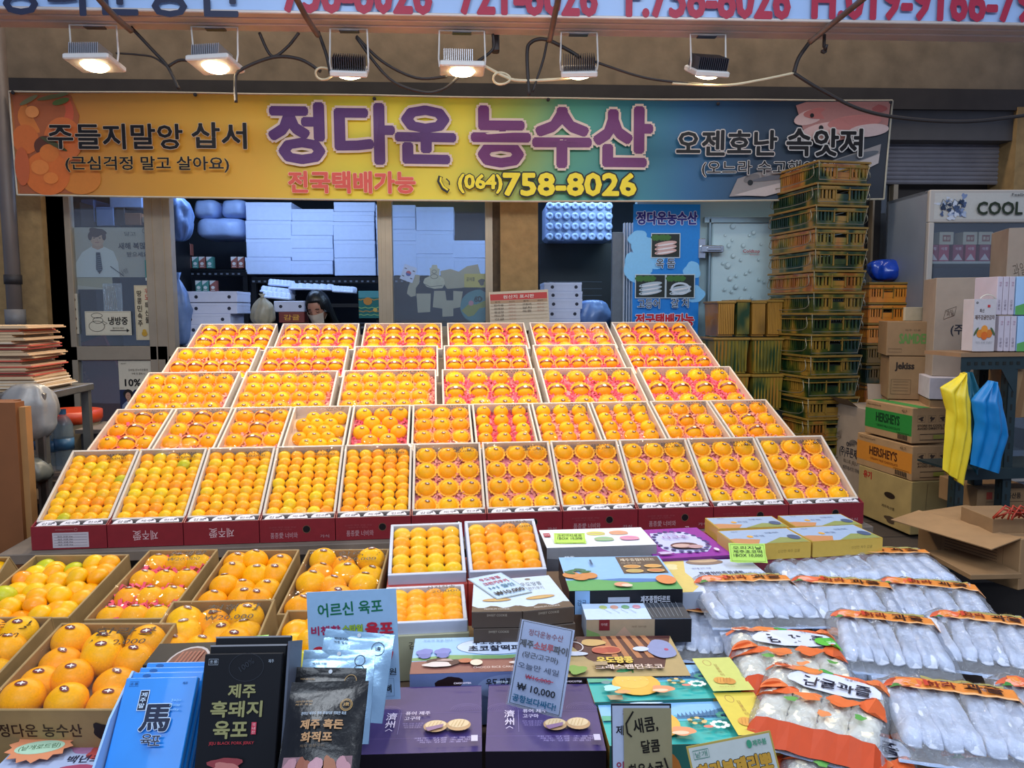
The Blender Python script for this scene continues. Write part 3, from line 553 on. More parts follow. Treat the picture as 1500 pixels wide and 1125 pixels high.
# lower left glass: tilted red panel, ten percent poster
t=thing('red_board','tilted dark red board behind the lower left window glass','board',basis(atY(155,620,FY+.35),Vector((.93,0,.36)).normalized(),Vector((0,1,0)),Vector((-.36,0,.93)).normalized()))
MB().box(-.23,0,-.80,.25,.03,.6,mat('dark_red_board','5c1814',.4,.1,8),c=.003).build('board_panel',t); A=Art(); A.text('제주',0,.35,.05,.12,'8c4a3c',0); A.build('lettering',t,FRONT(0,0))
def p10(A,w,h):
    A.rect(0,0,w,h,'242a48'); A.rect(0,h*.45,w,h,'cdbfa6'); A.poly([(w*.2,h*.46),(w*.3,h*.38),(w*.4,h*.46)],'cdbfa6'); A.text('10%',w*.35,h*.58,w*.4,h*.13,'1c1814',.03); A.text('할인',w*.68,h*.6,w*.14,h*.05,'3a3028'); A.text('모바일 온누리상품권',w*.5,h*.82,w*.5,h*.045,'4a4034'); A.text('구매 한 결제 시',w*.5,h*.75,w*.34,h*.04,'4a4034'); A.text('제로페이',w*.14,h*.94,w*.14,h*.025,'2a2620')
    A.poly([(w*.03,0),(w*.06,h*.16),(w*.18,h*.24),(w*.3,h*.2),(w*.4,h*.0)],'7c8496'); A.poly([(w*.17,h*.22),(w*.24,h*.04),(w*.28,h*.2)],'c8c4c0'); A.blob(w*.22,h*.36,w*.12,h*.1,'201814',2,.05); A.ell(w*.22,h*.33,w*.07,h*.07,'b98a70'); A.rect(w*.19,h*.22,w*.25,h*.28,'b08468'); A.ell(w*.2,h*.34,w*.009,h*.006,'201814',8); A.ell(w*.24,h*.34,w*.009,h*.006,'201814',8); A.line([(w*.2,h*.3),(w*.24,h*.3)],.002,'a04840')
sheet('discount_poster','10% poster with a woman in grey suit behind lower left glass','poster',173,234,528,605,FY+.02,p10,pw)
# things seen through the right pane
sheet('small_flag','small white flag with red and blue disc on the window','flag',585,605,385,408,FY+.045,lambda A,w,h:(A.rect(0,0,w,h,'c8cce0'),A.poly([(w*.5+w*.2*math.cos(PI*i/10),h*.5+w*.2*math.sin(PI*i/10)) for i in range(11)],'b04050'),A.poly([(w*.5-w*.2*math.cos(PI*i/10),h*.5-w*.2*math.sin(PI*i/10)) for i in range(11)],'304090'),[A.line([(w*x-.008,h*y),(w*x+.008,h*y)],.006,'2c2c38') for x in (.18,.82) for y in (.25,.75)]),pw,rot=R(20))
def cutout(name,label,cat,pts,Y,m,art=None,th=.006,org=None):
    P=[atY(x,y,Y) for x,y in pts]; o=P[0]; t=thing(name,label,cat,Matrix.Translation(o)); poly=[(p.x-o.x,p.z-o.z) for p in P]
    MB().ext(poly,-th,0,m,FRONT(0,0)).build('cut_shape',t)
    if art: A=Art(step=.0005); art(A,lambda x,y:((atY(x,y,Y)-o).x,(atY(x,y,Y)-o).z)); A.build('printed_face',t,FRONT(0,0))
    return t
card=mat('back_of_card','a39a80',.7,.06,9)
cutout('card_cutout','beige cutout with ragged top edge stuck to the window','sticker',[(645,397),(660,394),(672,398),(684,390),(700,387),(704,402),(706,422),(690,420),(672,422),(655,423),(647,412)],FY+.05,card)
cutout('doodle_sticker','rounded beige sticker with a small seated figure doodle','sticker',[(620,414),(622,408),(630,404),(630,396),(629,393),(632,392),(633,388),(640,388),(641,393),(644,394),(643,403),(650,408),(652,415),(648,422),(636,423),(625,420)],FY+.04,mat('doodle_card','b4ae94',.6),lambda A,f:(A.ring(*f(636,398),.015,.012,.003,'3a342c'),A.ring(*f(636,405),.025,.015,.003,'3a342c'),A.line([f(622,416),f(630,420),f(648,418)],.003,'4a443c')))
cutout('card_cutout','tall beige cutout left of the doodle sticker on the window','sticker',[(600,405),(606,402),(615,403),(614,415),(609,422),(609,433),(602,435),(596,430),(598,420),(600,416)],FY+.05,card)
cutout('card_piece','square beige card below the doodle sticker','card',[(610,430),(631,430),(630,457),(612,458)],FY+.05,card)
cutout('card_piece','large beige card piece hanging in the right window','card',[(636,426),(652,426),(654,440),(664,440),(664,426),(678,427),(674,450),(664,452),(664,463),(648,464),(648,452),(634,450)],FY+.05,card)
sheet('window_note','small yellow note with handwriting near the window post','note',680,711,401,421,FY+.045,lambda A,w,h:(A.rect(0,0,w,h,'b8a850'),A.text('공사중',w*.3,h*.6,w*.4,h*.3,'3c2c18',.01),A.blob(w*.82,h*.4,w*.14,h*.25,'4c4438',2)),pw)
cutout('round_fan','round teal fan with green and yellow hills in the window','fan',[(675+ (31*math.cos(a)) if 0 else 703+29*math.cos(a),449+25*math.sin(a)) for a in [PI*.5+PI*i/14 for i in range(15)]]+[(711,428),(711,470)],FY+.055,mat('fan_teal','3c7478',.5),lambda A,f:(A.poly([f(676,455),f(686,446),f(698,446),f(711,440),(f(711,450)),f(702,452),f(694,462),f(686,464)],'8c8c30'),A.ell(*f(690,444),.018,.018,'b87a80'),A.ring(*f(702,438),.02,.015,.006,'1c2420'),A.text('60',*f(700,438),.05,.04,'1c2420',.02)))
# origin board (price board)
def ob(A,w,h):
    A.rect(0,0,w,h,'c8b294'); A.rect(w*.02,h*.72,w*.98,h*.92,'b82c20'); A.text('원산지 표시판',w*.5,h*.82,w*.52,h*.11,'dccab8',.02); A.rect(w*.02,h*.62,w*.98,h*.71,'a8825c')
    for i in range(4): A.text(['품목','원산지','품목','원산지'][i],w*(.14+.24*i),h*.665,w*.09,h*.05,'3c2818')
    for i in range(5):
        A.line([(w*.02,h*(.5-.11*i+.05)),(w*.98,h*(.5-.11*i+.05))],.002,'a08868')
        A.text(['한라봉','천혜향','황금향','레드향','감귤'][i],w*.16,h*(.56-.11*i),w*.16,h*.07,'2c1c14'); A.text('제주산',w*.38,h*(.56-.11*i),w*.12,h*.06,'b07860')
        if i<3: A.text(['고등어','갈치','옥돔'][i],w*.63,h*(.56-.11*i),w*.15,h*.07,'2c1c14'); A.text('제주산',w*.86,h*(.56-.11*i),w*.12,h*.06,'b07860')
a=atD(718,474+0,5.20); b=atD(805,470,5.20); c=atD(714,428,5.22); M,w,d=frame3(a,b,c); t=thing('origin_board','cream board headed by red strip leaning behind the top orange boxes','sign board',M)
MB().box(-.0,-.06,-.012,w,d,0,mat('board_cream','c8b294',.5,.04,5),c=.002).build('board_panel',t); A=Art(step=.0004); ob(A,w,d); A.build('printed_face',t)
# blue fish poster
def fish(A,x,y,w,h,kind):
    A.rect(x,y,x+w,y+h,'b8c8d0'); A.rect(x+.006,y+.006,x+w-.006,y+h-.006,'232a26')
    for i in range(5): A.blob(x+w*(.1+.12*i),y+h*.82,w*.09,h*.12,'3c6a30',i)
    for i in range(3 if kind<2 else 2): A.ell(x+w*.5,y+h*(.25+.16*i),w*.38,h*.1,'c8a8a4' if kind==0 else 'a8b8c4',rot=.15); A.ell(x+w*.5,y+h*(.22+.16*i),w*.3,h*.03,'d8d8dc',rot=.15); A.ell(x+w*.2,y+h*(.2+.16*i),w*.018,w*.018,'101418',8)
    if kind==2: A.ring(x+w*.5,y+h*.4,w*.3,h*.22,w*.07,'c0ccd8')
Y=FY+.02
def fp(A,w,h):
    k=lambda px,py:((px-928)/94*w,(480-py)/181*h)
    A.rect(0,0,w,h,'1d7fd0'); 
    for i,(x,y,r) in enumerate([(935,350,13),(943,362,18),(960,378,14),(934,390,20),(952,410,10),(1012,395,12),(1008,410,9),(1018,430,12)]): A.blob(*k(x,y),r/94*w,r/94*w,'7fc0ec',i,.1)
    A.text('정다운농수산',*k(975,319),w*.9,h*.10,'2a2c80',.04,outl=('cfdcf0',.04))
    x,y=k(953,377); fish(A,x,y,w*.44,h*.20,0); x,y=k(931,436); fish(A,x,y,w*.46,h*.195,1); x,y=k(974,436); fish(A,x,y,w*.44,h*.195,2)
    A.text('옥 돔',*k(973,385),w*.28,h*.075,'181c24',.01,outl=('c8dcf0',.04)); A.text('고등어',*k(950,444),w*.33,h*.075,'181c24',.01,outl=('c8dcf0',.04)); A.text('갈 치',*k(994,443),w*.26,h*.075,'181c24',.01,outl=('c8dcf0',.04)); A.text('전국택배가능',*k(973,468),w*.87,h*.1,'c01c28',.04,outl=('cfdcf0',.04))
sheet('fish_poster','tall blue poster with three fish photographs beside the cold room door','poster',928,1022,299,500,Y,lambda A,w,h:fp(Sh(A,0,h*20/201),w,h*181/201),mat('poster_blue','1d7fd0',.4,.02,5)) if 0 else None
class Sh:
    def __init__(s,A,dx,dy): s.A=A;s.dx=dx;s.dy=dy
    def __getattr__(s,n):
        f=getattr(s.A,n)
        def g(*a,**k):
            a=list(a)
            if n in('poly','line'): a[0]=[(x+s.dx,y+s.dy) for x,y in a[0]]
            elif n=='rect': a=[a[0]+s.dx,a[1]+s.dy,a[2]+s.dx,a[3]+s.dy]+a[4:]
            elif n=='text': a[1]+=s.dx;a[2]+=s.dy
            else: a[0]+=s.dx;a[1]+=s.dy
            f(*a,**k); return s
        return g
sheet('fish_poster','tall blue poster with three fish photographs beside the cold room door','poster',928,1022,299,500,Y,lambda A,w,h:fp(Sh(A,0,h*20/201),w,h*181/201),mat('poster_blue','1d7fd0',.4,.02,5))
# ---------------- the woman ----------------
M_skin=mat('skin','b07a62',.5,.05,9,sss=.1); M_hair=mat('black_hair','0c0a0c',.35,.2,60,.3); M_coat=mat('black_coat','0a0a0d',.8,.1,20); M_mask=mat('white_mask','c4b4a4',.6,.03,30)
P=atY(470,478,5.85); base=Vector((P.x-.02,5.98,0))
W_=thing('person','person with long black hair and white mask, in black, looking down','person',Matrix.Translation(base)@Matrix.Rotation(R(-14),4,'Z'))
hz=atY(470,450,5.85).z   # head centre height
sk=bpy.data.meshes.new('body'); J=[('pel',(0,.05,hz-.78),.13),('wst',(0,.06,hz-.6),.12),('chest',(0,.04,hz-.42),.145),('nb',(0,.02,hz-.24),.075),('neck',(0,-.01,hz-.15),.05),
 ('ls',(-.15,.03,hz-.29),.07),('le',(-.22,-.02,hz-.55),.045),('lw',(-.10,-.24,hz-.58),.03),('rs',(.15,.03,hz-.29),.07),('re',(.22,-.02,hz-.55),.045),('rw',(.10,-.24,hz-.58),.03),
 ('lh',(-.09,.0,hz-.82),.09),('lk',(-.12,-.42,hz-.82),.065),('la',(-.12,-.42,.09),.045),('lf',(-.12,-.56,.05),.04),('rh',(.09,.0,hz-.82),.09),('rk',(.12,-.42,hz-.82),.065),('ra',(.12,-.42,.09),.045),('rf',(.12,-.56,.05),.04)]
ix={j[0]:i for i,j in enumerate(J)}; E_=['pel-wst','wst-chest','chest-nb','nb-neck','nb-ls','ls-le','le-lw','nb-rs','rs-re','re-rw','pel-lh','lh-lk','lk-la','la-lf','pel-rh','rh-rk','rk-ra','ra-rf']
sk.from_pydata([j[1] for j in J],[tuple(ix[k] for k in e.split('-')) for e in E_],[])
bo=bpy.data.objects.new('body',sk); link(bo,W_); sm=bo.modifiers.new('skin','SKIN'); sm.use_smooth_shade=True
for i,j in enumerate(J): sk.skin_vertices[0].data[i].radius=(j[2],j[2]*.8 if i<3 else j[2])
sk.skin_vertices[0].data[0].use_root=True; s2=bo.modifiers.new('sub','SUBSURF'); s2.levels=2; s2.render_levels=2; sk.materials.append(M_coat)
for s in (-1,1):
    wx,wy,wz=.10*s,-.24,hz-.58
    mb=MB(); mb.rings([[(wx+(.028*k)*math.cos(2*PI*i/10)*1.2,wy-yy,wz+(.014+.004*k)*math.sin(2*PI*i/10)) for i in range(10)] for yy,k in ((-.01,.7),(.03,1.1),(.07,1.25),(.09,1.1))],M_skin)
    for f,(dx,ln) in enumerate(((-.026,.055),(-.009,.068),(.009,.064),(.026,.05))): mb.tube([(wx+dx,wy-.08,wz),(wx+dx*1.1,wy-.08-ln*.5,wz-.004),(wx+dx*1.1,wy-.08-ln,wz-.018)],[.0095,.0088,.007],M_skin,7)
    mb.tube([(wx-s*.03,wy-.03,wz),(wx-s*.05,wy-.06,wz-.005),(wx-s*.05,wy-.085,wz-.012)],[.012,.0105,.008],M_skin,7); mb.build('hand',W_,True)
HM=Matrix.Translation((0,-.05,hz))@Matrix.Rotation(R(26),4,'X')@Matrix.Rotation(R(-4),4,'Y')
def hf(u,v):
    th=2*PI*u; ph=PI*v; k=math.sin(ph); x=.074*k*math.cos(th); y=.092*k*math.sin(th); z=-.115*math.cos(ph)
    if z<0: x*=1-.35*(z/.115)**2; y=y*(1-.2*(z/.115)**2)-.012*(z/.115)**2
    # nose, eye hollows, cheeks
    if y<0:
        n=math.exp(-((x/.013)**2+((z+.018)/.026)**2)); y-=.020*n
        for s in (-1,1): y+=.007*math.exp(-(((x-s*.030)/.016)**2+((z-.004)/.012)**2))
        y-=.004*math.exp(-((x/.022)**2+((z+.058)/.008)**2))
    return Vector((x,y,z))
hd=MB().grid(hf,48,40,M_skin).build('head',W_,True,HM)
mb=MB()
for s in (-1,1): mb.rings([[(s*(.074+dx),.0+.018*k*math.cos(2*PI*i/12),-.0+.03*k*math.sin(2*PI*i/12)) for i in range(12)] for dx,k in ((-.01,.8),(.004,1),(.010,.8),(.006,.4))],M_skin)
mb.build('ears',hd,True)
mb=MB()
for s in (-1,1):
    mb.tube([(s*.030-.014,-.084,.002),(s*.030,-.088,-.003),(s*.030+.014,-.083,.002)],.0022,M_hair,6); mb.tube([(s*.030-.017,-.084,.020),(s*.030,-.088,.025),(s*.030+.017,-.081,.021)],.003,mat('brow','2a1c18',.7),6)
mb.tube([(-.02,-.087,-.062),(0,-.091,-.060),(.02,-.087,-.062)],.004,mat('lips','a05048',.5),6); mb.build('face_features',hd,True)
def mf(u,v):
    x=(u-.5)*.135; z=-.012-.085*v; y=-math.sqrt(max(0,1-(x/.088)**2))*.092-.012-.016*math.exp(-(x/.03)**2)*(1-abs(v-.45)); xx=x*(1-.25*v)
    return Vector((xx,y,z))
mb=MB(); mb.grid(mf,20,12,M_mask)
for s in (-1,1): mb.tube([(s*.064,-.07,-.02),(s*.078,-.02,.005),(s*.08,.01,.0),(s*.076,0,-.03),(s*.058,-.06,-.075)],.0015,M_mask,5)
mb.build('face_mask',hd,True)
def hr(u,v):
    th=2*PI*u; c=math.cos(th-PI*1.5)  # 1 at face
    top=.128; zlow=-.02+.0*c if 0 else None
    ph=PI*.5*min(1,v*2) ; face=max(0,c)
    if v<=.5: k=math.sin(ph); p=Vector((.088*k*math.cos(th),.105*k*math.sin(th)+.008,.01+.125*math.cos(ph)))
    else:
        q=(v-.5)*2; L=.30*(1-min(1,max(0,(c-.62)/.15))); p=Vector(((.088+.03*q)*math.cos(th),.105*math.sin(th)+.008+.02*q,.01-L*q))
    if c>.55 and v>.36: p.y+= .022*(c-.55)/.45; p.z=max(p.z,.045-.05*abs(p.x)/.06)
    f=1+.03*math.sin(30*th+5*v); return Vector((p.x*f,p.y*f,p.z))
MB().grid(hr,72,22,M_hair).build('hair',hd,True)
mb=MB().box(-.2,-.12,hz-.97,.2,.28,hz-.93,mat('stool_top','3a2c24',.5),c=.01)
for x in (-.17,.17):
    for y in (-.09,.25): mb.box(x-.015,y-.015,0,x+.015,y+.015,hz-.96,M_shelf)
tag(mb.build('stool',None,False,Matrix.Translation(base)),'low stool under the seated woman','stool')
# ---------------- display stand and fruit boxes ----------------
def SW(u,v,z): p=EU*u+EV*v; return Vector((p.x,p.y,z))
def uv(p): return p.dot(EU),p.dot(EV)
M_wood=mat('grey_wood','6e6154',.75,.25,7,.25); M_white=mat('box_white','cfc4ba',.5,.03,30); M_whiteb=mat('box_white_cool','c3c9dc',.5,.03,30)
M_redc=mat('crimson_card','7d1c26',.45,.06,30); M_kraft=mat('kraft_card','a08252',.7,.08,20,.1); M_kraftin=mat('kraft_inside','9a7a4e',.75,.08,20)
M_orange=mat('orange_peel','f8ac00',.36,.06,9,0,0,.05,spec=.22); M_orange2=mat('orange_peel_front','f0a406',.36,.09,9,0,0,.05,spec=.22); M_mand=[mat('mandarin_peel_%d'%i,c,.32,.08,14,0,0,.1,spec=.28) for i,c in enumerate(('f5aa02','f2b204','eaba0a','f59e02','bcb81a'))]
M_cup=mat('foam_cup_yellow','f4b436',.7,.05,30); M_cupo=mat('foam_cup_orange','f2a040',.7,.05,30); M_hot=mat('hot_pink_shred','ee5570',.5,.12,30); M_pale=mat('pale_pink_shred','f09c8c',.5,.12,30); M_base=mat('tray_pink','e8889a',.7,.1,20); M_basew=mat('tray_cream','d8b8a0',.7,.08,20)
M_stk=mat('sticker_red','6a201c',.4,.05); M_stw=mat('sticker_white','e0d8cc',.4,.03); M_rib=mat('ribbon_red','7c120c',.4,.08,20); M_film=film('box_film','fffdf8',.004,.022,.5,14,.03); M_mark=mat('marker','2a1c10',.6)
for m_ in [M_orange,M_orange2]+M_mand:
    nt=m_.node_tree; b=nt.nodes['Principled BSDF']; n2=nt.nodes.new('ShaderNodeTexNoise'); n2.inputs['Scale'].default_value=450; bp=nt.nodes.new('ShaderNodeBump'); bp.inputs['Strength'].default_value=.12; bp.inputs['Distance'].default_value=.002
    tc=[n for n in nt.nodes if n.type=='TEX_COORD'][0]; nt.links.new(tc.outputs['Object'],n2.inputs[0]); nt.links.new(n2.outputs[0],bp.inputs['Height']); nt.links.new(bp.outputs[0],b.inputs['Normal'])
    oi=nt.nodes.new('ShaderNodeObjectInfo'); hs=nt.nodes.new('ShaderNodeHueSaturation'); mr=nt.nodes.new('ShaderNodeMapRange'); mr.inputs['To Min'].default_value=.488; mr.inputs['To Max'].default_value=.512
    l=b.inputs['Base Color'].links[0].from_socket; nt.links.new(oi.outputs['Random'],mr.inputs[0]); nt.links.new(mr.outputs[0],hs.inputs['Hue']); nt.links.new(l,hs.inputs['Color']); nt.links.new(hs.outputs[0],b.inputs['Base Color'])
def fruitmesh(m,sq=.86,n=22,k=14,neck=.0):
    mb=MB()
    prof=[]
    for i in range(k+1):
        ph=PI*i/k; r=math.sin(ph)*(1+.04*math.sin(ph)**2); z=-math.cos(ph)*sq
        if i==k: z-=.05
        if neck and ph>2.5: z+=neck*(ph-2.5)
        prof.append((max(r,.0),z))
    rs=[]
    for r,z in prof[1:-1]: rs.append([(r*(1+.012*math.cos(5*2*PI*i/n))*math.cos(2*PI*i/n),r*(1+.012*math.cos(5*2*PI*i/n))*math.sin(2*PI*i/n),z) for i in range(n)])
    return mb.rings(rs,m).mesh('fruit_skin',True)
FM_O=fruitmesh(M_orange); FM_M=[fruitmesh(m,.80,18,12) for m in M_mand]; FM_H=fruitmesh(M_orange2,.88,26,16,.06)
def calyx(): return MB().lathe([(.0,.0),(.07,.015),(.05,.04),(0,.045)],mat('green_calyx','5c5a20',.7),6)
def stickermesh(zr=1.045):
    mb=MB(); d=Vector((.12,.12,.98)).normalized(); x=Vector((0,1,0)).cross(d).normalized(); y=d.cross(x)
    def P(a,b,r): p=(d+x*a+y*b).normalized(); q=Vector((p.x*1.03,p.y*1.03,p.z*.87)); return q*r
    def el(rx,ry,m,r,ox=0,n=14):
        vs=[P(ox,0,r)]+[P(ox+rx*math.cos(2*PI*i/n),ry*math.sin(2*PI*i/n),r) for i in range(n)]; mb.add(vs,[(0,1+i,1+(i+1)%n) for i in range(n)],m)
    el(.27,.16,M_stk,zr); el(.17,.035,M_stw,zr+.008); el(.045,.11,M_stw,zr+.010,.02)
    return mb.mesh('sticker')
SM=stickermesh(); SMH=stickermesh(1.085)
def cupmesh(m):
    n=36; rs=[]
    for r,z,sc in ((.80,-.62,0),(1.08,-.2,0),(1.27,.12,.05),(1.23,.19,.05),(1.01,.10,0)): rs.append([((r+sc*math.cos(18*PI*2*i/n))*math.cos(2*PI*i/n),(r+sc*math.cos(18*2*PI*i/n))*math.sin(2*PI*i/n),z+sc*.4*math.cos(9*2*PI*i/n)) for i in range(n)])
    return MB().rings(rs,m,cap=False).mesh('foam_cup')
CM=cupmesh(M_cup); CMO=cupmesh(M_cupo)
def ribmesh():
    mb=MB(); n=20; ax=Vector((0,.22,.97)).normalized(); sd=Vector((1,0,0)); L=[];Rr=[]
    fw=sd.cross(ax)
    for i in range(n+1):
        a=-1.35+2.7*i/n; w=.15+.06*math.cos(a)**6
        for s,lst in ((-1,L),(1,Rr)):
            p=(sd*math.sin(a)+ax*math.cos(a)+fw*s*w).normalized(); lst.append(Vector((p.x*1.045,p.y*1.045,p.z*.89))*1.03)
    mb.add(L+Rr,[(i,n+1+i,n+2+i,i+1) for i in range(n)],M_rib); return mb.mesh('ribbon')
RM=ribmesh()
def sealmesh():
    mb=MB(); d=Vector((0,.22,.97)).normalized(); x=Vector((1,0,0)); y=d.cross(x)
    for rr,m,r in ((.22,M_stw,1.09),):
        vs=[]
        for i in range(8): p=(d+x*rr*math.cos(2*PI*(i+.5)/8)+y*rr*.8*math.sin(2*PI*(i+.5)/8)).normalized(); vs.append(Vector((p.x*1.03,p.y*1.03,p.z*.88))*r)
        mb.add(vs,[tuple(range(8))],m)
    return mb.mesh('seal')
SE=sealmesh()
# fruit prototypes are built where first used
def fruit(name,label,group,M,mesh,parts,r):
    o=bpy.data.objects.new(name,mesh); COL.objects.link(o); o.matrix_world=M@Matrix.Diagonal((r,r,r,1)); tag(o,label,'fruit',group)
    for pp in parts:
        c=bpy.data.objects.new(pp[0],pp[1]); COL.objects.link(c); c.parent=o
        if len(pp)>2: g=bpy.data.objects.new(*pp[2]); COL.objects.link(g); g.parent=c
    return o
TIER={}; TILT={'bottom tier':.12,'second tier':.35,'third tier':.5,'fourth tier':.62,'top tier':.72}
def stage(v0,z0,v1,z1,name): TIER[name]=(v0,z0,v1,z1)
# v is measured across the stand; depth readings are near u=0
vc=atD(655,700,1)  # direction only
def V_of(d): return (CAMP+ray(655,455)*d).dot(EV)
stage(V_of(2.88),.836,V_of(3.19),1.045,'bottom tier'); stage(V_of(3.27),1.00,V_of(3.65),1.154,'second tier'); stage(V_of(3.665),1.146,V_of(4.0),1.296,'third tier')
stage(V_of(4.06),1.256,V_of(4.39),1.404,'fourth tier'); stage(V_of(4.44),1.38,V_of(4.77),1.528,'top tier')
shredcache={}
def shred(w,l,m,key,den=1.0):
    k=(round(w,2),round(l,2),m.name,key)
    if k in shredcache: return shredcache[k]
    q=random.Random(hash(key)%1000 if isinstance(key,int) else 5+len(shredcache)); mb=MB(); n=int(w*l*5200*den)
    for i in range(n):
        x=q.uniform(.012,w-.012); y=q.uniform(.012,l-.012); a=q.uniform(0,PI*2); ln=q.uniform(.012,.03); wd=q.uniform(.003,.007); h=q.uniform(.004,.016); z=q.uniform(.026,.042)
        c,s=math.cos(a),math.sin(a)
        vs=[(x-c*ln/2-s*wd,y-s*ln/2+c*wd,z),(x-c*ln/2+s*wd,y-s*ln/2-c*wd,z),(x+s*wd,y-c*wd,z+h),(x-s*wd,y+c*wd,z+h),(x+c*ln/2-s*wd,y+s*ln/2+c*wd,z+h*.3),(x+c*ln/2+s*wd,y+s*ln/2-c*wd,z+h*.3)]
        mb.add(vs,[(0,1,2,3),(3,2,5,4)],m)
    shredcache[k]=mb.mesh('paper_shred'); return shredcache[k]
def traybody(t,w,l,H,m,mi,base,bz=.03,e=.009):
    mb=MB()
    for b in ((0,0,w,e),(0,l-e,w,l),(0,e,e,l-e),(w-e,e,w,l-e)): mb.box(b[0],b[1],0,b[2],b[3],H,m,c=.0015)
    mb.box(e,e,0,w-e,l-e,.004,m); mb.build('box_walls',t)
    if base: MB().grid(lambda u,v:Vector((e+(w-2*e)*u,e+(l-2*e)*v,bz+.006*noise.noise(Vector((u*14,v*14,w*9))))),14,18,base).build('tray_liner',t,True)
def writing(A,x,y,w,c='2a1c10'):
    A.text('산지직송',x,y+.006,w,.018,c,.005,.05); A.text('40,000',x,y-.014,w*.9,.014,c,.0,.05)
def fruitbox(tier,bi,u0,u1,spec,lookname):
    v0,z0,v1,z1=TIER[tier]; sl=Vector((EV.x*(v1-v0),EV.y*(v1-v0),z1-z0)); L=sl.length; sl.normalize(); nrm=EU.cross(sl); w=u1-u0; H=.080
    O=SW(u0,v0,z0)-nrm*H; M=basis(O,EU,sl,nrm)
    kind=spec['k']; where=f"{ORD[bi]} from left in the {tier}"
    t=thing('fruit_box',f"white box of {lookname}, {where}",'fruit box',M,f'fruit boxes of the {tier}')
    base={'m':None,'hot':M_hot,'pale':M_pale,'none':M_basew,'cream':M_basew}[kind]
    H_=H
    traybody(t,w,L,H_,M_white,M_white,M_basew if kind=='m' else (M_base if kind!='none' else M_basew),.012 if kind=='m' else .034)
    if kind in('hot','pale','cream'):
        o=bpy.data.objects.new('paper_shred',shred(w,L,M_hot if kind=='hot' else M_pale,kind)); link(o,t); o['kind']='stuff'
    # film lid
    MB().grid(lambda u,v:Vector((w*u,L*v,H_+.002+.010*min(1,3*math.sin(PI*u))*min(1,3*math.sin(PI*v)))),6,8,M_film).build('film_lid',t,True)
    if spec.get('wr',True):
        A=Art(z=0); writing(A,w*.74,L-.055,w*.33); A.build('marker_writing',t,Matrix.Translation((0,0,H_+.0135)))
    sh=f"{ORD[bi]} box, {tier}"
    nr=len(spec['rows']); r=spec['r']
    for ri,row in enumerate(spec['rows']):   # rows counted from the back
        n,off,ribs=row; y=L-.009-spec.get('m',.0)-r*.95-(L-.018-2*r*.95-spec.get('m',.0))*ri/(nr-1+spec.get('cut',0))
        for ci in range(n):
            g=(w-.018)/spec['nx']; x=.009+g*(ci+.5+off)+rnd.uniform(-.0015,.0015)
            rr=r*rnd.uniform(.96,1.03); z=spec.get('z',H_-r*.80)
            rib=ci in ribs
            pos=f"{ORD[ci]} in row {ORD[ri]}" 
            if kind=='m':
                o=fruit('mandarin',f"mandarin {ORD[ci]} from left in {ORD[ri]} row of {sh}",f'mandarins of {sh}',M@Matrix.Translation((x,y,z))@Matrix.Rotation(rnd.uniform(0,6),4,'Z')@Matrix.Rotation(rnd.uniform(-.3,.3),4,'X'),rnd.choice(FM_M[:4]+FM_M[:2]+([FM_M[4]] if rnd.random()<.12 else [])) if not spec.get('deep') else rnd.choice([FM_M[0],FM_M[3]]),[],rr)
            else:
                parts=[]
                cup=spec.get('cup')
                if cup: parts.append(('foam_cup',CM if cup==1 else CMO))
                if rib: parts+= [('ribbon',RM,('seal',SE))]
                else: parts.append(('sticker',SM))
                nm='ribboned_orange' if rib else 'orange'; lk='red-banded orange' if rib else 'orange'
                fruit(nm,f"{lk} {ORD[ci]} from left in {ORD[ri]} row of {sh}",f'oranges of {sh}',M@Matrix.Translation((x,y,z))@Matrix.Rotation(rnd.uniform(-.35,.35) if not rib else rnd.uniform(-.05,.05),4,'Z')@Matrix.Rotation(TILT[tier]+rnd.uniform(-.06,.06),4,'X'),FM_O,parts,rr*(.90 if cup else 1))
    return t
def edges(tier,px,y):
    v1=TIER[tier][2]; return [uv(atV(x,y,v1))[0] for x in px]
T='bottom tier'; e5=edges(T,[105+ (1205-105)*i/11 for i in range(12)],655)
mandspec=dict(k='m',r=.0262,nx=5,rows=[(5,(.06 if i%2 else -.06),()) for i in range(9)],z=.052)
for i in range(11):
    if i<5: s=dict(mandspec,deep=(i==4)); ln='small glossy mandarins'
    else: s=dict(k='pale',r=.0395,nx=3,rows=[(3,0,())]*4,cup=1,z=.050); ln='large oranges in yellow foam cups'
    fruitbox(T,i,e5[i]+.002,e5[i+1]-.004,s,ln)
T='second tier'; e4=edges(T,[170+(1124-170)*i/11 for i in range(12)],592)
S4=[dict(k='hot',r=.0385,nx=3,rows=[(3,0,(1,)),(3,0,(1,)),(3,0,(1,)),(3,0,(1,))],cup=2)]*1+[dict(k='cream',r=.039,nx=3,rows=[(3,0,(1,)),(3,0,(1,)),(3,0,(1,)),(3,0,(1,))],cup=2)]*2+\
 [dict(k='none',r=.033,nx=4,m=.035,rows=[(3,.9,()),(3,.3,()),(3,.9,()),(3,.3,()),(3,.9,()),(3,.3,())])]+[dict(k='hot',r=.0385,nx=3,rows=[(3,0,()),(2,.5,()),(3,0,()),(2,.5,()),(3,0,())])]+[dict(k='pale',r=.0395,nx=3,rows=[(3,0,())]*4,cup=2)]+[dict(k='hot',r=.034,nx=3,rows=[(3,0,()),(3,-.08,()),(3,0,()),(3,-.06,()),(3,0,())])]+[dict(k='pale',r=.035,nx=3,rows=[(3,0,()),(3,-.05,()),(3,.05,()),(3,0,()),(3,0,())])]*2+[dict(k='pale',r=.0385,nx=3,rows=[(3,0,()),(3,0,(1,)),(3,0,(1,)),(3,0,())],cup=2)]*2
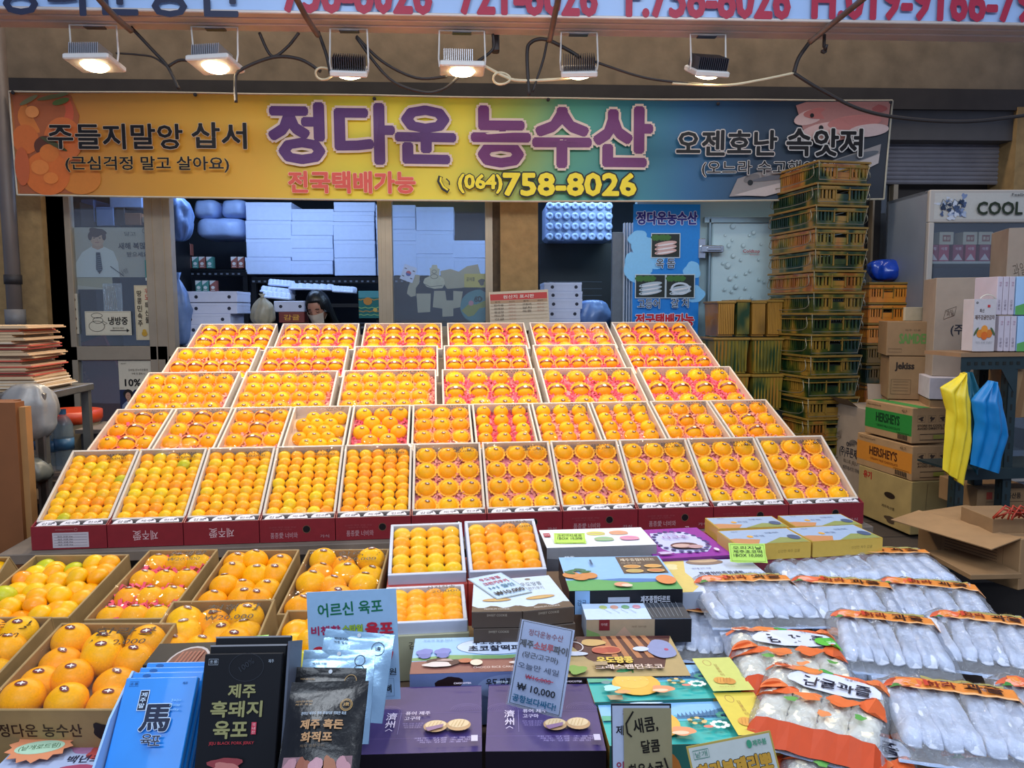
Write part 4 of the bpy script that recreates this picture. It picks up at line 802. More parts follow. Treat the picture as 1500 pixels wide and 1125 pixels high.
N4=['ribboned oranges on hot pink shred']+['ribboned oranges on cream shred']*2+['oranges on bare card','oranges nested in hot pink','nine big oranges on pale pink','small oranges on hot pink','small oranges on pale pink','small oranges on pale pink','cupped oranges with two ribbons','cupped oranges with two ribbons']
for i in range(11): fruitbox(T,i,e4[i]+.003,e4[i+1]-.007,S4[i],N4[i])
def land(T,y,x0,x1,specs,names,gap):
    ed=edges(T,[x0+(x1-x0)*i/6 for i in range(7)],y)
    for i in range(6): fruitbox(T,i,ed[i]+gap,ed[i+1]-gap,specs[i],names[i])
zz=[(5,0,()),(5,.12,()),(5,-.08,()),(5,0,())]
land('third tier',541,213,1073,[dict(k='pale',r=.0405,nx=5.3,rows=zz,cup=2)]*3+[dict(k='hot',r=.046,nx=4,rows=[(4,0,()),(4,0,(0,1,2,3)),(4,0,())],cup=1)]*3,['packed oranges on pale pink']*3+['oranges with a ribboned middle row']*3,.014)
land('fourth tier',506,255,1036,[dict(k='pale' if i<1 else 'hot',r=.0405,nx=5.1,rows=[(5,.03,()),(5,.03,(0,1,2,3,4)),(5,.03,())],cup=2) for i in range(6)],['oranges with a ribboned second row']*6,.016)
land('top tier',473,290,1012,[dict(k='hot',r=.045,nx=4,rows=[(4,0,(0,1,2,3)),(4,0,(0,1,2,3)),(4,0,(0,1,2,3))],cup=1,wr=False)]*6,['ribboned oranges on hot pink']*6,.016)
# red outer cartons below the bottom tier
v0=TIER['bottom tier'][0]
def capart(A,w,h):
    A.rect(.004,.004,w-.004,h-.004,'c8c4c4')
for i in range(11):
    u0,u1=e5[i]+.0005,e5[i+1]-.0025; w=u1-u0; FV=v0-.035; Z0=.74; Z1=.826
    M=basis(SW(u0,FV,Z0),EU,EV,Vector((0,0,1))); t=thing('red_carton',f"crimson outer carton, {ORD[i]} from left along the front of the stand",'carton',M,'crimson cartons under the bottom tier')
    mb=MB(); mb.box(0,0,0,w,.004,Z1-Z0,M_redc); 
    for x in (0,w-.004):
        mb.add([(x+a,y,z) for a in (0,.004) for y,z in ((.004,0),(.33,0),(.33,.10),(.10,Z1-Z0+.035),(.004,Z1-Z0))],[(0,1,2,3,4),(9,8,7,6,5)]+[(k,5+k,5+(k+1)%5,(k+1)%5) for k in range(5)],M_kraft if x==0 and 0 else M_redc)
    mb.box(0,.004,0,w,.33,.004,M_redc); mb.build('carton_walls',t)
    MB().box(.005,.006,Z1-Z0-.03,w-.005,.030,Z1-Z0-.004,mat('inner_pad_grey','8d8a94',.6),M=None).build('inner_pad',t)
    A=Art()
    for k in range(3):
        cx=w*(.19+.31*k); n=14; A.poly([(cx+w*.135*math.cos(PI*j/n),.006+.028*math.sin(PI*j/n)) for j in range(n+1)],'dcd6d8'); A.line([(cx+w*.135*math.cos(PI*j/n),.006+.028*math.sin(PI*j/n)) for j in range(n+1)],.0012,'5a5660')
        A.text(['감귤','제주','한라'][k],cx,.016,w*.15,.012,'3a3640',.0) ; A.blob(cx+w*.08,.02,.005,.004,'4a4650',k)
    A.build('circle_print',t,basis(Vector((0,.004,Z1-Z0-.002)),Vector((1,0,0)),Vector((0,.88,.45)).normalized(),Vector((0,-.45,.88)).normalized()))
    A=Art(); h=Z1-Z0
    if i==0: A.rect(w*.28,.006,w*.76,h*.72,'b8b0b4'); [A.line([(w*.3,h*(.16+.12*k)),(w*.74,h*(.16+.12*k))],.001,'7a7078') for k in range(5)]; [A.text('제주 감귤 5kg',w*.45,h*(.2+.12*k),w*.2,h*.06,'3c3238') for k in range(4)]; A.text('INTERNATIONAL',w*.45,h*.85,w*.24,h*.06,'b07878'); A.ring(w*.6,h*.85,.005,.005,.0015,'b07878')
    elif i<3: A.text('제주愛',w*.5,h*.5,-w*.33,-h*.42,'c8a8a8',.01)
    else:
        A.text('품종愛 너비와',w*.32,h*.3,w*.36,h*.26,'b08c90',0); A.ell(w*.62,h*.55,.015,.015,'141014'); A.ring(w*.62,h*.55,.014,.014,.001,'8a6a50'); A.text('신선한 제주 감귤 과일',w*.3,h*.66,w*.36,h*.07,'9a4a50'); A.text('원산지 표기 제주도',w*.3,h*.56,w*.26,h*.06,'9a4a50'); A.text('가식',w*.86,h*.22,w*.12,h*.14,'b08c90')
    A.build('printed_front',t,FRONT(0,0)@Matrix.Translation((0,0,0)))
# wooden stand
t=thing('display_stand','grey wooden stepped stand carrying the tilted fruit boxes','stand',basis(SW(0,v0,0),EU,EV,Vector((0,0,1))))
ua,ub=uv(atZ(2,800,.735))[0],e5[-1]+.02
def loc(u,v,z): return (u,v-v0,z)
mb=MB(); mb.box(e5[0]-.10,-.075,.70,ub,.36,.738,M_wood,c=.003); mb.build('front_board',t)
for nm in TIER:
    a0,b0,a1,b1=TIER[nm]; lo=(e5 if nm=='bottom tier' else e4)[0]; k={'bottom tier':0,'second tier':0,'third tier':.03,'fourth tier':.04,'top tier':.05}[nm]
    sl=Vector((0,a1-a0,b1-b0)); L=sl.length; sl.normalize(); n=Vector((1,0,0)).cross(sl); O=Vector((0,a0-v0,b0))-n*.0795
    MB().box(e5[0]+.03+k,.0,-.02,ub-.04-k,L,-.0005,M_wood,basis(O,Vector((1,0,0)),sl,n)).build('slanted_board',t)
for u in (e5[0]+.1,-.9,.1,1.0,ub-.1):
    for (dv,z) in ((.02,.70),(.36,.88),(.85,1.04),(1.25,1.16),(1.72,1.3)): MB().box(u-.02,dv,0,u+.02,dv+.04,z,M_wood).build('leg',t)
# ---------------- lower display table ----------------
TZ=.66
uR=uv(atZ(1268,800,.70))[0]; FV=v0-.08
t=thing('display_table','low wooden table under cartons gift boxes and snack bags','table',basis(SW(0,0,0),EU,EV,Vector((0,0,1))))
M_tab=mat('table_wood','5a4636',.7,.2,6,.2)
MB().box(-2.3,.55,TZ-.03,uR,FV-.0,TZ,M_tab,c=.003).build('table_top',t)
for x in (-2.2,-.7,.5,uR-.06):
    for y in (.65,FV-.1): MB().box(x-.03,y-.03,0,x+.03,y+.03,TZ-.03,M_tab).build('leg',t)
def riser(name,label,a,b,c,h,z=None,cat='carton',m=None):
    return slab(name,label,cat,a,b,c,h,m or M_kraft,chamf=.002)
def Z(px,py,z): return atZ(px,py,z)
# --- open cartons of loose fruit
def opencarton(lb,FL,FR,BL,z,kind,nx,ny,r,shredm=None,front=None,leftart=None,wr=None,top2=False,fname='loose oranges',jit=.2,stk=True,dep=None):
    a,b,c=Z(*FL,z),Z(*FR,z),Z(*BL,z+.06); M,w,d=frame3(a,b,c); h=z-TZ-.006; B=M@Matrix.Translation((0,0,-h)); t=thing('open_carton',lb,'carton',B,'open kraft cartons of loose fruit')
    traybody(t,w,d,h,M_kraft,M_kraftin,None,e=.006)
    MB().grid(lambda u,v:Vector((.006+(w-.012)*u,.006+(d-.012)*v,h-.075+.01*noise.noise(Vector((u*9,v*9,w*9))))),14,18,M_basew if not shredm else M_base).build('tray_liner',t,True)
    if shredm:
        mb=shred(w,d,shredm,kind+lb[:4],1.0); o=bpy.data.objects.new('paper_shred',mb); link(o,t); o.location=(0,0,h-.062); o['kind']='stuff'
    for fn,Mx,ww in ((front,FRONT(w,0),w),(leftart,LEFT(d,0),d)):
        if fn: A=Art(); fn(A,ww,h); A.build('carton_print',t,Mx)
    MB().grid(lambda u,v:Vector((w*u,d*v,h+.001+.004*noise.noise(Vector((u*5,v*5,w*30))))),10,10,film('loose_wrap','fffefa',.006,.03,.8,9,.03)).build('film_wrap',t,True) if wr else None
    if wr: A=Art(z=0); A.text(wr,w*.66,d-.05,w*.5,.03,'2a1c10',.01,.05); A.text('₩20,000',w*.66,d-.09,w*.45,.022,'2a1c10',0,.05); A.build('marker_writing',t,Matrix.Translation((0,0,h+.012)))
    for j in range(ny):
        for i in range(nx):
            off=.25*(1 if j%2 else -1) if jit else 0
            x=w*(i+.5+off*.6)/nx; x=min(w-r-.008,max(r+.008,x)); y=min(d-r-.008,max(r+.008,d-(d*(j+.5)/ny)))
            zz=h-r*.72+rnd.uniform(-.012,.016)*(jit>0)
            Mx=B@Matrix.Translation((x+rnd.uniform(-.006,.006)*(jit>0),y+rnd.uniform(-.006,.006)*(jit>0),zz))@Matrix.Rotation(rnd.uniform(-.5,.5),4,'Z')@Matrix.Rotation(rnd.uniform(-.15,.35)*(jit>0),4,'X')
            if kind=='m': fruit('mandarin',f"loose mandarin {ORD[i]} from left in {ORD[j]} row of {fname}",f'mandarins of {fname}',Mx@Matrix.Rotation(rnd.uniform(-.6,.6),4,'Y'),rnd.choice(FM_M*2+FM_M[:4]),[],r*rnd.uniform(.92,1.08))
            else: fruit('large_orange',f"large orange {ORD[i]} from left in {ORD[j]} row of {fname}",f'large oranges of {fname}',Mx,FM_H,[('sticker',SMH)],r*rnd.uniform(.96,1.05))
    return t
def sideart(A,w,h): A.rect(.004,.012,w-.004,h-.004,'b8b0a4'); A.text('정다운 농수산',w*.5,h*.5,w*.6,h*.3,'3a3430'); A.blob(w*.2,h*.5,.02,.012,'2a2420',2)
def frontart(A,w,h): A.text('정다운 농수산',w*.42,h*.68,w*.62,h*.2,'3a2418',.012); A.blob(w*.88,h*.68,w*.07,h*.12,'1c120c',3)
opencarton('kraft carton of loose mandarins, half cut off at the left edge',(-150,858),(-12,858),(-70,815),.80,'m',4,6,.031,fname='far left carton')
opencarton('wide kraft carton of loose greenish mandarins below the leftmost crimson carton',(-62,907),(100,905),(54,813),.80,'m',5,7,.031,fname='wide mandarin carton')
opencarton('kraft carton of oranges on pink shred below the second crimson carton',(122,908),(243,906),(184,806),.80,'o',3,4,.037,M_hot,wr='천혜향',fname='pink shred carton',jit=0)
opencarton('kraft carton of stickered oranges below the third crimson carton',(262,905),(388,903),(321,806),.80,'o',3,5,.040,wr=None,fname='third back carton')
opencarton('kraft carton of stickered oranges left of the white mandarin trays',(405,900),(545,898),(453,805),.80,'o',3,5,.041,fname='fourth back carton',wr='한라봉')
opencarton('kraft carton of big oranges cut off at the left edge',(-190,1015),(-28,1015),(-60,903),.82,'o',3,4,.040,leftart=None,fname='left edge carton',wr='한라봉')
opencarton('large kraft carton of stickered oranges with shop name on its front',(-32,1040),(168,1040),(98,912),.82,'o',3,4,.041,front=frontart,fname='large front carton',wr='한라봉')
opencarton('kraft carton of oranges behind the blue jerky packs',(190,980),(362,976),(252,880),.82,'o',3,4,.041,fname='carton behind the jerky',wr='천혜향')
opencarton('kraft carton of yellow oranges behind the pale blue price sign',(380,985),(505,985),(413,893),.80,'m',3,5,.034,fname='carton behind the price sign')
# --- two white trays of mandarins on red boxes
def wtray(lb,FL,FR,BL,dF,dB,H,nx,ny,r,m,fname,below,deep=0,wr='산지직송'):
    a,b,c=atD(*FL,dF),atD(*FR,dF*1.012),atD(*BL,dB); b.z=a.z; M,w,d=frame3(a,b,c); B=M@Matrix.Translation((0,0,-H)); t=thing('mandarin_tray',lb,'tray',B,'white trays of big mandarins')
    traybody(t,w,d,H,m,m,M_kraftin,.006,e=.010)
    for j in range(ny):
        for i in range(nx):
            g=(w-.02)/nx; y=d-.012-(d-.03)*(j+.55)/ny
            fruit('large_mandarin',f"big mandarin {ORD[i]} from left in {ORD[j]} row of {fname}",f'big mandarins of {fname}',B@Matrix.Translation((.01+g*(i+.5),y,H-r*.66))@Matrix.Rotation(rnd.uniform(0,6),4,'Z'),rnd.choice([FM_M[3],FM_M[0]] if deep else FM_M[:3]+[FM_M[4]]*(rnd.random()<.1)),[],r)
    MB().grid(lambda u,v:Vector((w*u,d*v,H+.002+.008*min(1,3*math.sin(PI*u)*math.sin(PI*v)))),6,8,M_film).build('film_lid',t,True)
    if wr: A=Art(z=0); A.text(wr,w*.7,d-.035,w*.36,.018,'2a1c10',.01,.05); A.text('20,000',w*.76,d-.06,w*.36,.014,'2a1c10',0,.05); A.build('marker_writing',t,Matrix.Translation((0,0,H+.0115)))
    # carton below
    q=a.copy(); e=b.copy(); dn=Vector((0,0,-.032)); X=(b-a).normalized(); Y=Vector((-X.y,X.x,0)); q=a+dn-X*.004-Y*.004; e=b+dn+X*.004-Y*.004
    upright(*below,q,e,q.z-TZ-.002,d*.9,M_redf if 'red' in below[1] else mat('khaki_card','a5a488',.6,.06,20),front=(lambda A,w,h:None) if 'red' in below[1] else (lambda A,w,h:(A.text('감귤',w*.4,h*.78,w*.18,h*.16,'3a342c'),A.text('제주감귤',w*.55,h*.84,w*.16,h*.05,'5a5444'))))
M_redf=mat('tomato_card','b03c34',.5,.05,20)
wtray('white tilted tray of yellow mandarins on a red carton',(568,843),(683,841),(579,768),2.19,2.43,.05,4,5,.0275,M_whiteb,'yellow tilted tray',('support_carton','red carton under the yellow mandarin tray','carton'),wr=None)
wtray('white tilted tray of deep orange mandarins on a red carton',(688,838),(801,833),(684,763),2.20,2.44,.05,4,5,.0285,M_whiteb,'deep orange tilted tray',('support_carton','red carton under the deep orange mandarin tray','carton'),1)
wtray('low pale tray of mandarins on a khaki carton beside biscuit boxes',(560,914),(685,907),(568,860),1.93,2.12,.05,4,4,.0285,M_whiteb,'pale low tray',('support_carton','khaki carton under the pale mandarin tray','carton'),1)
# --- gift boxes
def C(h): return mat('card_'+h,h,.38,.04,20,0,0,.15)
def small(A,x,y,w,h,c,n=3,s='제주 감귤 초콜릿'):
    for i in range(n): A.text(s,x,y-i*h*1.5,w*(1-.1*i),h,c)
def biscuit(A,w,h):
    A.rect(0,0,w,h,'c4d4e4'); A.poly([(0,0),(w,0),(w,h*.16)]+[(w*(1-k/8),h*(.14+.04*math.sin(k*1.7))) for k in range(1,9)],'5a4a3c'); A.ell(w*.5,h*.92,w*.06,h*.03,'7a6a60'); A.text('우도땅콩',w*.5,h*.76,w*.44,h*.12,'6c7684'); A.text('크런키쿠키',w*.5,h*.62,w*.4,h*.1,'8c94a0'); A.ell(w*.5,h*.34,w*.3,h*.05,'b8905c',rot=.1); A.ell(w*.5,h*.33,w*.24,h*.03,'c8a468',rot=.1); A.text('PREMIUM COOKIE',w*.5,h*.06,w*.5,h*.04,'c8c0b8')
def bisfront(A,w,h): A.text('SWEET COOKIE',w*.5,h*.8,w*.4,h*.14,'b0a494')
bz=.868
for k,(zz_,lbn) in enumerate(((bz,'top'),(bz-.042,'second'),(bz-.084,'third'))):
    for (FL,FR,BL,s) in (((691,897),(765,896),(679,851),'left'),((766,896),(841,889),(753,847),'right')):
        a,b,c=Z(*FL,bz),Z(*FR,bz),Z(*BL,bz); o=Vector((0,0,zz_-bz))+EU*(.004*k)
        slab('biscuit_box',f'white and brown biscuit box, {lbn} of the {s} stack','box',a+o,b+o,c+o,.0405,mat('brown_card','4c3e34',.5,.05,20),top=biscuit if k==0 else None,front=bisfront,group='white and brown biscuit boxes')
a,b,c=Z(691,897,bz-.126),Z(841,889,bz-.126),Z(679,851,bz-.126)
for q in (1,): 
    A0=Z(691,897,bz); A1=Z(841,889,bz); A2=Z(679,851,bz); dz=Vector((0,0,-.127)); riser('support_carton','plain carton under the biscuit boxes',A0+dz,A1+dz,A2+dz,bz-.127-TZ-.002)
a,b,c=Z(692,866,.905-.03),Z(762,878,.905-.03),Z(680,850,.905-.03)
# tilted price card on biscuits
zb_=bz+.003; a=Z(728,878,zb_); b=Z(775,868,zb_); c=Z(697,852,zb_); M,w,d=frame3(a,b,c)
t=thing('price_card','white price card 10,000 lying on the biscuit boxes','card',M); MB().box(0,0,-.001,w*1.1,d*1.2,.0006,pw,c=.0003).build('card_sheet',t)
A=Art(z=.001); W2,H2=w*1.1,d*1.2; A.rect(0,0,W2,H2,'b8d0e8'); A.line([(.002,.002),(W2-.002,.002),(W2-.002,H2-.002),(.002,H2-.002)],.001,'3a4458',True); A.text('우도땅콩',W2*.5,H2*.82,W2*.6,H2*.13,'c05068',.02); A.text('크런키쿠키',W2*.5,H2*.62,W2*.7,H2*.13,'c05068',.02); A.text('1+1 할인',W2*.5,H2*.42,W2*.7,H2*.13,'2c7894',.02); A.text('₩10,000',W2*.5,H2*.15,W2*.8,H2*.16,'20242c',.02); A.build('card_print',t)
def choco(A,w,h):
    A.rect(0,0,w,h,'9cc4e8'); A.poly([(0,0),(w,0),(w,h*.4),(w*.6,h*.34),(w*.3,h*.36),(0,h*.32)],'8c5a50'); A.poly([(0,h*.34),(w*.3,h*.36),(w*.6,h*.34),(w,h*.4),(w,h*.5),(w*.6,h*.44),(w*.25,h*.48),(0,h*.42)],'7ca068')
    A.ell(w*.56,h*.7,w*.27,h*.24,'c4d2ea'); A.ring(w*.56,h*.7,w*.27,h*.24,.001,'5c6880'); A.text('우도땅콩',w*.5,h*.82,w*.2,h*.14,'2a2c3c',.02); A.text('초코찰떡파이',w*.58,h*.63,w*.42,h*.16,'2a2c3c',.02); A.text('우도의 맛을 담다',w*.16,h*.9,w*.2,h*.06,'6888b0')
    for x in (.08,.2): A.blob(w*x,h*.52,w*.05,h*.14,'7c84c4',2); A.rect(w*(x-.04),h*.4,w*(x+.04),h*.5,'6c74b4')
    for x,s in ((.2,1),(.78,1.2)): A.blob(w*x,h*.24,w*.11*s,h*.12,'4a2c2c',4,.1); A.blob(w*(x-.03),h*.19,w*.09*s,h*.07,'d8ccc8',5,.1); A.blob(w*(x+.02),h*.3,w*.05,h*.03,'b09890',5)
    A.ell(w*.35,h*.26,w*.045,h*.06,'b06848'); A.ell(w*.42,h*.2,w*.04,h*.08,'e0d0b8'); A.text('CHOCO RICE CAKE PIE',w*.55,h*.06,w*.3,h*.05,'d8c8c0')
def chocof(A,w,h): A.rect(0,0,w,h,'7484b4'); A.blob(w*.25,h*.5,w*.08,h*.4,'2c1c20',2); A.ell(w*.62,h*.4,w*.2,h*.5,'8c9cc8'); A.text('우도 땅콩',w*.56,h*.6,w*.16,h*.3,'20222c',.02); A.text('찰떡파이',w*.68,h*.35,w*.16,h*.3,'20222c',.02)
slab('chocolate_pie_box','light blue and brown peanut chocolate pie box behind purple boxes','box',Z(600,988,.79),Z(832,981,.79),Z(604,936,.79),.125,C('7484b4'),top=choco,front=lambda A,w,h:chocof(Sh(A,0,h-.06),w,.06))
def purp(A,w,h):
    A.rect(0,0,w,h,'44366c'); A.line([(0,h*.20),(w,h*.20)],.0006,'7a6aa4'); A.line([(0,h*.56),(w,h*.56)],.0006,'7a6aa4')
    for s in (.14,.86):
        for k in range(7): r=w*(.02+.02*k); A.line([(w*s+r*math.cos(PI*j/12),h*.57+r*.8*math.sin(PI*j/12)) for j in range(13)],.0005,'7262a0')
    A.text('濟',w*.2,h*.49,w*.09,h*.11,'d8cce0',.01); A.text('州',w*.2,h*.37,w*.08,h*.1,'d8cce0',.01); A.line([(w*.17,h*.27),(w*.2,h*.3),(w*.23,h*.27)],.002,'d8cce0'); A.line([(w*.28,h*.54),(w*.28,h*.22)],.0006,'9c90bc')
    A.text('퓨어 제주',w*.43,h*.52,w*.22,h*.055,'d8cce0',.01); A.text('고구마',w*.39,h*.44,w*.14,h*.055,'d8cce0',.01); small(A,w*.4,h*.36,w*.18,h*.02,'8c80b0',3)
    for x,s in ((.60,0),(.80,1)): A.ell(w*x,h*.31,w*.105,h*.085,'b8946c',rot=.15*(1-s)); A.ell(w*x,h*.33,w*.09,h*.06,'d8c098',rot=.1); [A.line([(w*(x-.07+.03*k),h*.28),(w*(x-.04+.03*k),h*.37)],.0012,'c0a070') for k in range(4)]
    A.poly([(w*.51,h*.27),(w*.67,h*.32),(w*.66,h*.27),(w*.54,h*.22)],'8c6c8c'); small(A,w*.68,h*.12,w*.5,h*.02,'9c90c0',3); A.rect(w*.91,h*.06,w*.965,h*.14,'c8c0d8'); A.text('감미로운',w*.13,h*.95,w*.12,h*.035,'b8d0e8'); A.text('CHOCOTEK',w*.82,h*.95,w*.17,h*.03,'d8d0e8')
def purf(A,w,h): A.rect(0,0,w,h,'14101f')
for FL,FR,BL,s in (((527,1106),(706,1101),(551,1008),'left'),((711,1101),(888,1100),(706,1003),'right')):
    slab('sweet_potato_pie_box',f'flat purple box with two printed pies, {s} of the two','box',Z(*FL,.77),Z(*FR,.77),Z(*BL,.77),.108,C('14101f'),top=purp,front=purf,group='purple pie boxes')
def tart(A,w,h):
    A.rect(0,0,w,h,'8cb8e4'); A.poly([(0,0),(w,0),(w,h*.22),(w*.6,h*.2),(w*.3,h*.3),(0,h*.28)],'5ca05c'); A.poly([(w*.3,h*.29),(w*.6,h*.2),(w,h*.22),(w,h*.28),(w*.5,h*.32)],'4c78b4'); A.rect(w*.56,h*.45,w*.98,h*.98,'5c4c40')
    A.text('제주종합타르트',w*.76,h*.87,w*.34,h*.09,'d8c8b0',.02); A.text('제주감귤',w*.68,h*.76,w*.2,h*.04,'b8a890')
    for i in range(2):
        for j in range(2): A.ell(w*(.67+.2*i),h*(.65-.14*j),w*.085,h*.055,'d8b070'); A.ell(w*(.67+.2*i),h*(.65-.14*j),w*.07,h*.04,('c88c48','b8a060','d09850','c47c50')[i*2+j])
    for x,y in ((.14,.34),(.22,.38),(.06,.40)): A.ell(w*x,h*y,w*.08,h*.09,'c8854c')
    for x,y,r in ((.08,.52,.5),(.16,.55,-.4),(.2,.48,.2),(.05,.46,-.6)): A.ell(w*x,h*y,w*.06,h*.03,'3c6c44',rot=r)
    A.ell(w*.9,h*.22,w*.09,h*.13,'d88850'); A.ell(w*.48,h*.1,w*.07,h*.06,'d89878'); A.ell(w*.52,h*.07,w*.05,h*.04,'e0c8b0'); A.text('제주',w*.1,h*.94,w*.1,h*.05,'d0e4f8'); A.rect(w*.28,h*.68,w*.30,h*.84,'3c5c7c')
def tartf(A,w,h): A.rect(0,0,w,h,'15171f'); A.rect(w*.05,0,w*.18,h,'8cb4e0'); A.text('감귤',w*.11,h*.5,w*.08,h*.25,'283858'); A.text('제주종합타르트',w*.76,h*.6,w*.26,h*.3,'c8ccd8',.02); A.text('my Assorted box',w*.77,h*.22,w*.24,h*.2,'a8acb8'); A.rect(w*.34,h*.5,w*.53,h*.72,'a0a8b8'); A.text('제주 귤로 만든 타르트',w*.42,h*.35,w*.2,h*.12,'8c909c')
slab('tart_gift_box','blue and green tart gift box with dark front, orange branch printed','box',Z(834,866,.85),Z(1000,863,.85),Z(808,817,.85),.065,C('15171f'),top=tart,front=tartf)
def mac(A,w,h):
    A.rect(0,0,w,h,'c0d4ec'); A.rect(w*.62,0,w,h,'3c4048')
    for i,c in enumerate(('b4c078','d8a088','7ca878','d898a4')): A.ell(w*(.2+.11*i),h*.75,w*.04,h*.12,c)
    for i in range(4): A.line([(w*(.2+.08*i),h*.6),(w*(.26+.08*i),h*.35)],.001,'6c7c8c')
    [A.line([(w*(.64+.04*i),h*.05),(w*(.62+.045*i),h*.95)],.001,'8c949c') for i in range(8)]
def macf(A,w,h): A.rect(0,0,w*.65,h,'b09c80'); A.poly([(0,0),(w*.18,0),(w*.12,h*.4),(0,h*.6)],'88a464'); A.poly([(w*.2,0),(w*.5,0),(w*.36,h*.7)],'c4a088'); A.rect(w*.65,0,w,h,'24262c'); A.rect(w*.12,h*.55,w*.22,h,'7c2830'); A.text('마카롱',w*.17,h*.8,w*.06,h*.12,'d8b8b8'); A.text('제주 마카롱',w*.5,h*.7,w*.14,h*.08,'8c7c64')
def macron(): pass
a,b,c=Z(859,908,.815),Z(1013,906,.815),Z(845,885,.815)
slab('macaron_gift_box','white and charcoal gift box with a small crimson square on front','box',a,b,c,.062,C('b8cce4'),top=mac,front=macf)
def mac2(A,w,h):
    A.rect(0,0,w,h,'dce0e4')
    for x,y,c in ((.52,.72,'c8c468'),(.74,.72,'dc9c78'),(.56,.38,'8cb888'),(.80,.38,'dc8cb0')): A.ell(w*x,h*y,w*.09,h*.11,c); A.ell(w*x,h*(y-.05),w*.09,h*.05,'b89880'); A.ell(w*x,h*(y-.08),w*.085,h*.05,c)
    A.ell(w*.28,h*.3,w*.09,h*.14,'e0a030'); A.rect(w*.02,h*.55,w*.08,h*.75,'a83040'); A.text('마카롱',w*.05,h*.65,w*.045,h*.1,'e8c8c8')
def mac2f(A,w,h): A.rect(0,0,w,h,'8c8c90'); A.poly([(0,0),(w,0),(w,h*.5),(w*.5,h*.35),(0,h*.55)],'5c5c62')
slab('macaron_box','white box with four printed macarons behind the blue tart box','box',Z(801,803,.86),Z(962,798,.86),Z(786,777,.86),.075,C('3a3c44'),top=mac2,front=mac2f)
def viol(A,w,h):
    A.rect(0,0,w,h,'8c2c98'); A.poly([(w*.26,h*.85),(w*.74,h*.85),(w*.82,h*.7),(w*.86,h*.3),(w*.72,h*.14),(w*.3,h*.14),(w*.2,h*.3),(w*.22,h*.7)],'c0c4e8')
    for k in range(22): t_=2*PI*k/22; A.ell(w*(.53+.33*math.cos(t_)),h*(.5+.37*math.sin(t_)),w*.035,h*.03,'4c4484' if k%2 else '3c3470',8)
    A.text('제주돌',w*.5,h*.76,w*.16,h*.06,'8c4c98'); A.text('다크초',w*.52,h*.62,w*.34,h*.1,'8c4c98',.01); A.ell(w*.5,h*.32,w*.18,h*.1,'5c3c3c'); A.ell(w*.46,h*.31,w*.12,h*.06,'c8a8a0'); A.ell(w*.62,h*.26,w*.1,h*.06,'b89498'); A.ell(w*.84,h*.14,w*.03,h*.05,'d8d0e0'); A.blob(w*.16,h*.1,w*.1,h*.04,'c8b8d8',4); A.text('초콜릿',w*.12,h*.93,w*.12,h*.05,'d8c8e0'); A.text('제주',w*.84,h*.95,w*.06,h*.03,'d8c8e0')
slab('violet_gift_box','bright violet gift box with a pale framed label','box',Z(962,819,.83),Z(1076,813,.83),Z(930,777,.83),.06,C('6c1c78'),top=viol)
def asst(A,w,h):
    A.rect(0,0,w,h,'c0cce4'); A.poly([(0,0),(0,h),(w*.3,h),(w*.2,h*.6),(w*.24,h*.2),(w*.1,0)],'d8c070'); A.blob(w*.1,h*.8,w*.08,h*.1,'e0d4a0',2); A.ell(w*.5,h*.92,w*.2,h*.1,'8c7464'); A.ell(w*.5,h*.97,w*.16,h*.07,'c4a888'); A.text('특별한맛종합세트',w*.56,h*.52,w*.46,h*.13,'2c3450',.01); A.text('제주를 담은 선물',w*.4,h*.7,w*.2,h*.05,'6c7490')
slab('assorted_gift_box','white and yellow assorted gift box partly under the snack bags','box',Z(1000,868,.82),Z(1150,862,.82),Z(962,823,.82),.05,C('9ca4b4'),top=asst)
def yel(A,w,h): A.rect(0,0,w,h,'c09c3c'); A.rect(.004,.004,w-.004,h-.004,'9cb0cc'); A.poly([(.004,.004),(w*.3,.004),(w*.4,h*.3),(w*.1,h*.42),(.004,h*.4)],'c0885c'); A.poly([(w*.4,.004),(w-.004,.004),(w-.004,h*.3),(w*.7,h*.38)],'8c9458'); A.ell(w*.32,h*.5,w*.04,h*.08,'d8a040'); A.text('제주 감귤',w*.45,h*.52,w*.14,h*.12,'5c6c8c'); A.text('선물세트',w*.68,h*.7,w*.2,h*.1,'5c6c8c'); A.ell(w*.88,h*.35,w*.08,h*.16,'4c5c7c'); A.text('제주',w*.2,h*.85,w*.1,h*.06,'5c6c8c')
def yelf(A,w,h): A.rect(0,0,w,h,'c4a044'); A.text('신선한 제주 감귤',w*.7,h*.5,w*.3,h*.2,'8c7430')
for i,(FL,FR,BL,n) in enumerate((((1053,775),(1156,772),(1027,759),'back left'),((1166,772),(1263,769),(1129,756),'back right'),((1080,799),(1188,794),(1053,778),'front left'),((1191,794),(1293,788),(1166,773),'front right'))):
    slab('citrus_cookie_box',f'yellow edged cookie box with blue landscape top, {n} of four','box',Z(*FL,.87),Z(*FR,.87),Z(*BL,.87),.05,C('c4a044'),top=yel,front=yelf,group='yellow cookie boxes')
A0,A1,A2=Z(1080,799,.87),Z(1293,788,.87),Z(1029,757,.87); riser('support_carton','plain red carton under the four yellow cookie boxes',A0+Vector((0,0,-.051)),A1+Vector((0,0,-.051)),A2+Vector((0,0,-.051)),.87-.051-TZ-.002,m=mat('dull_red_card','7c2c3c',.5,.05))
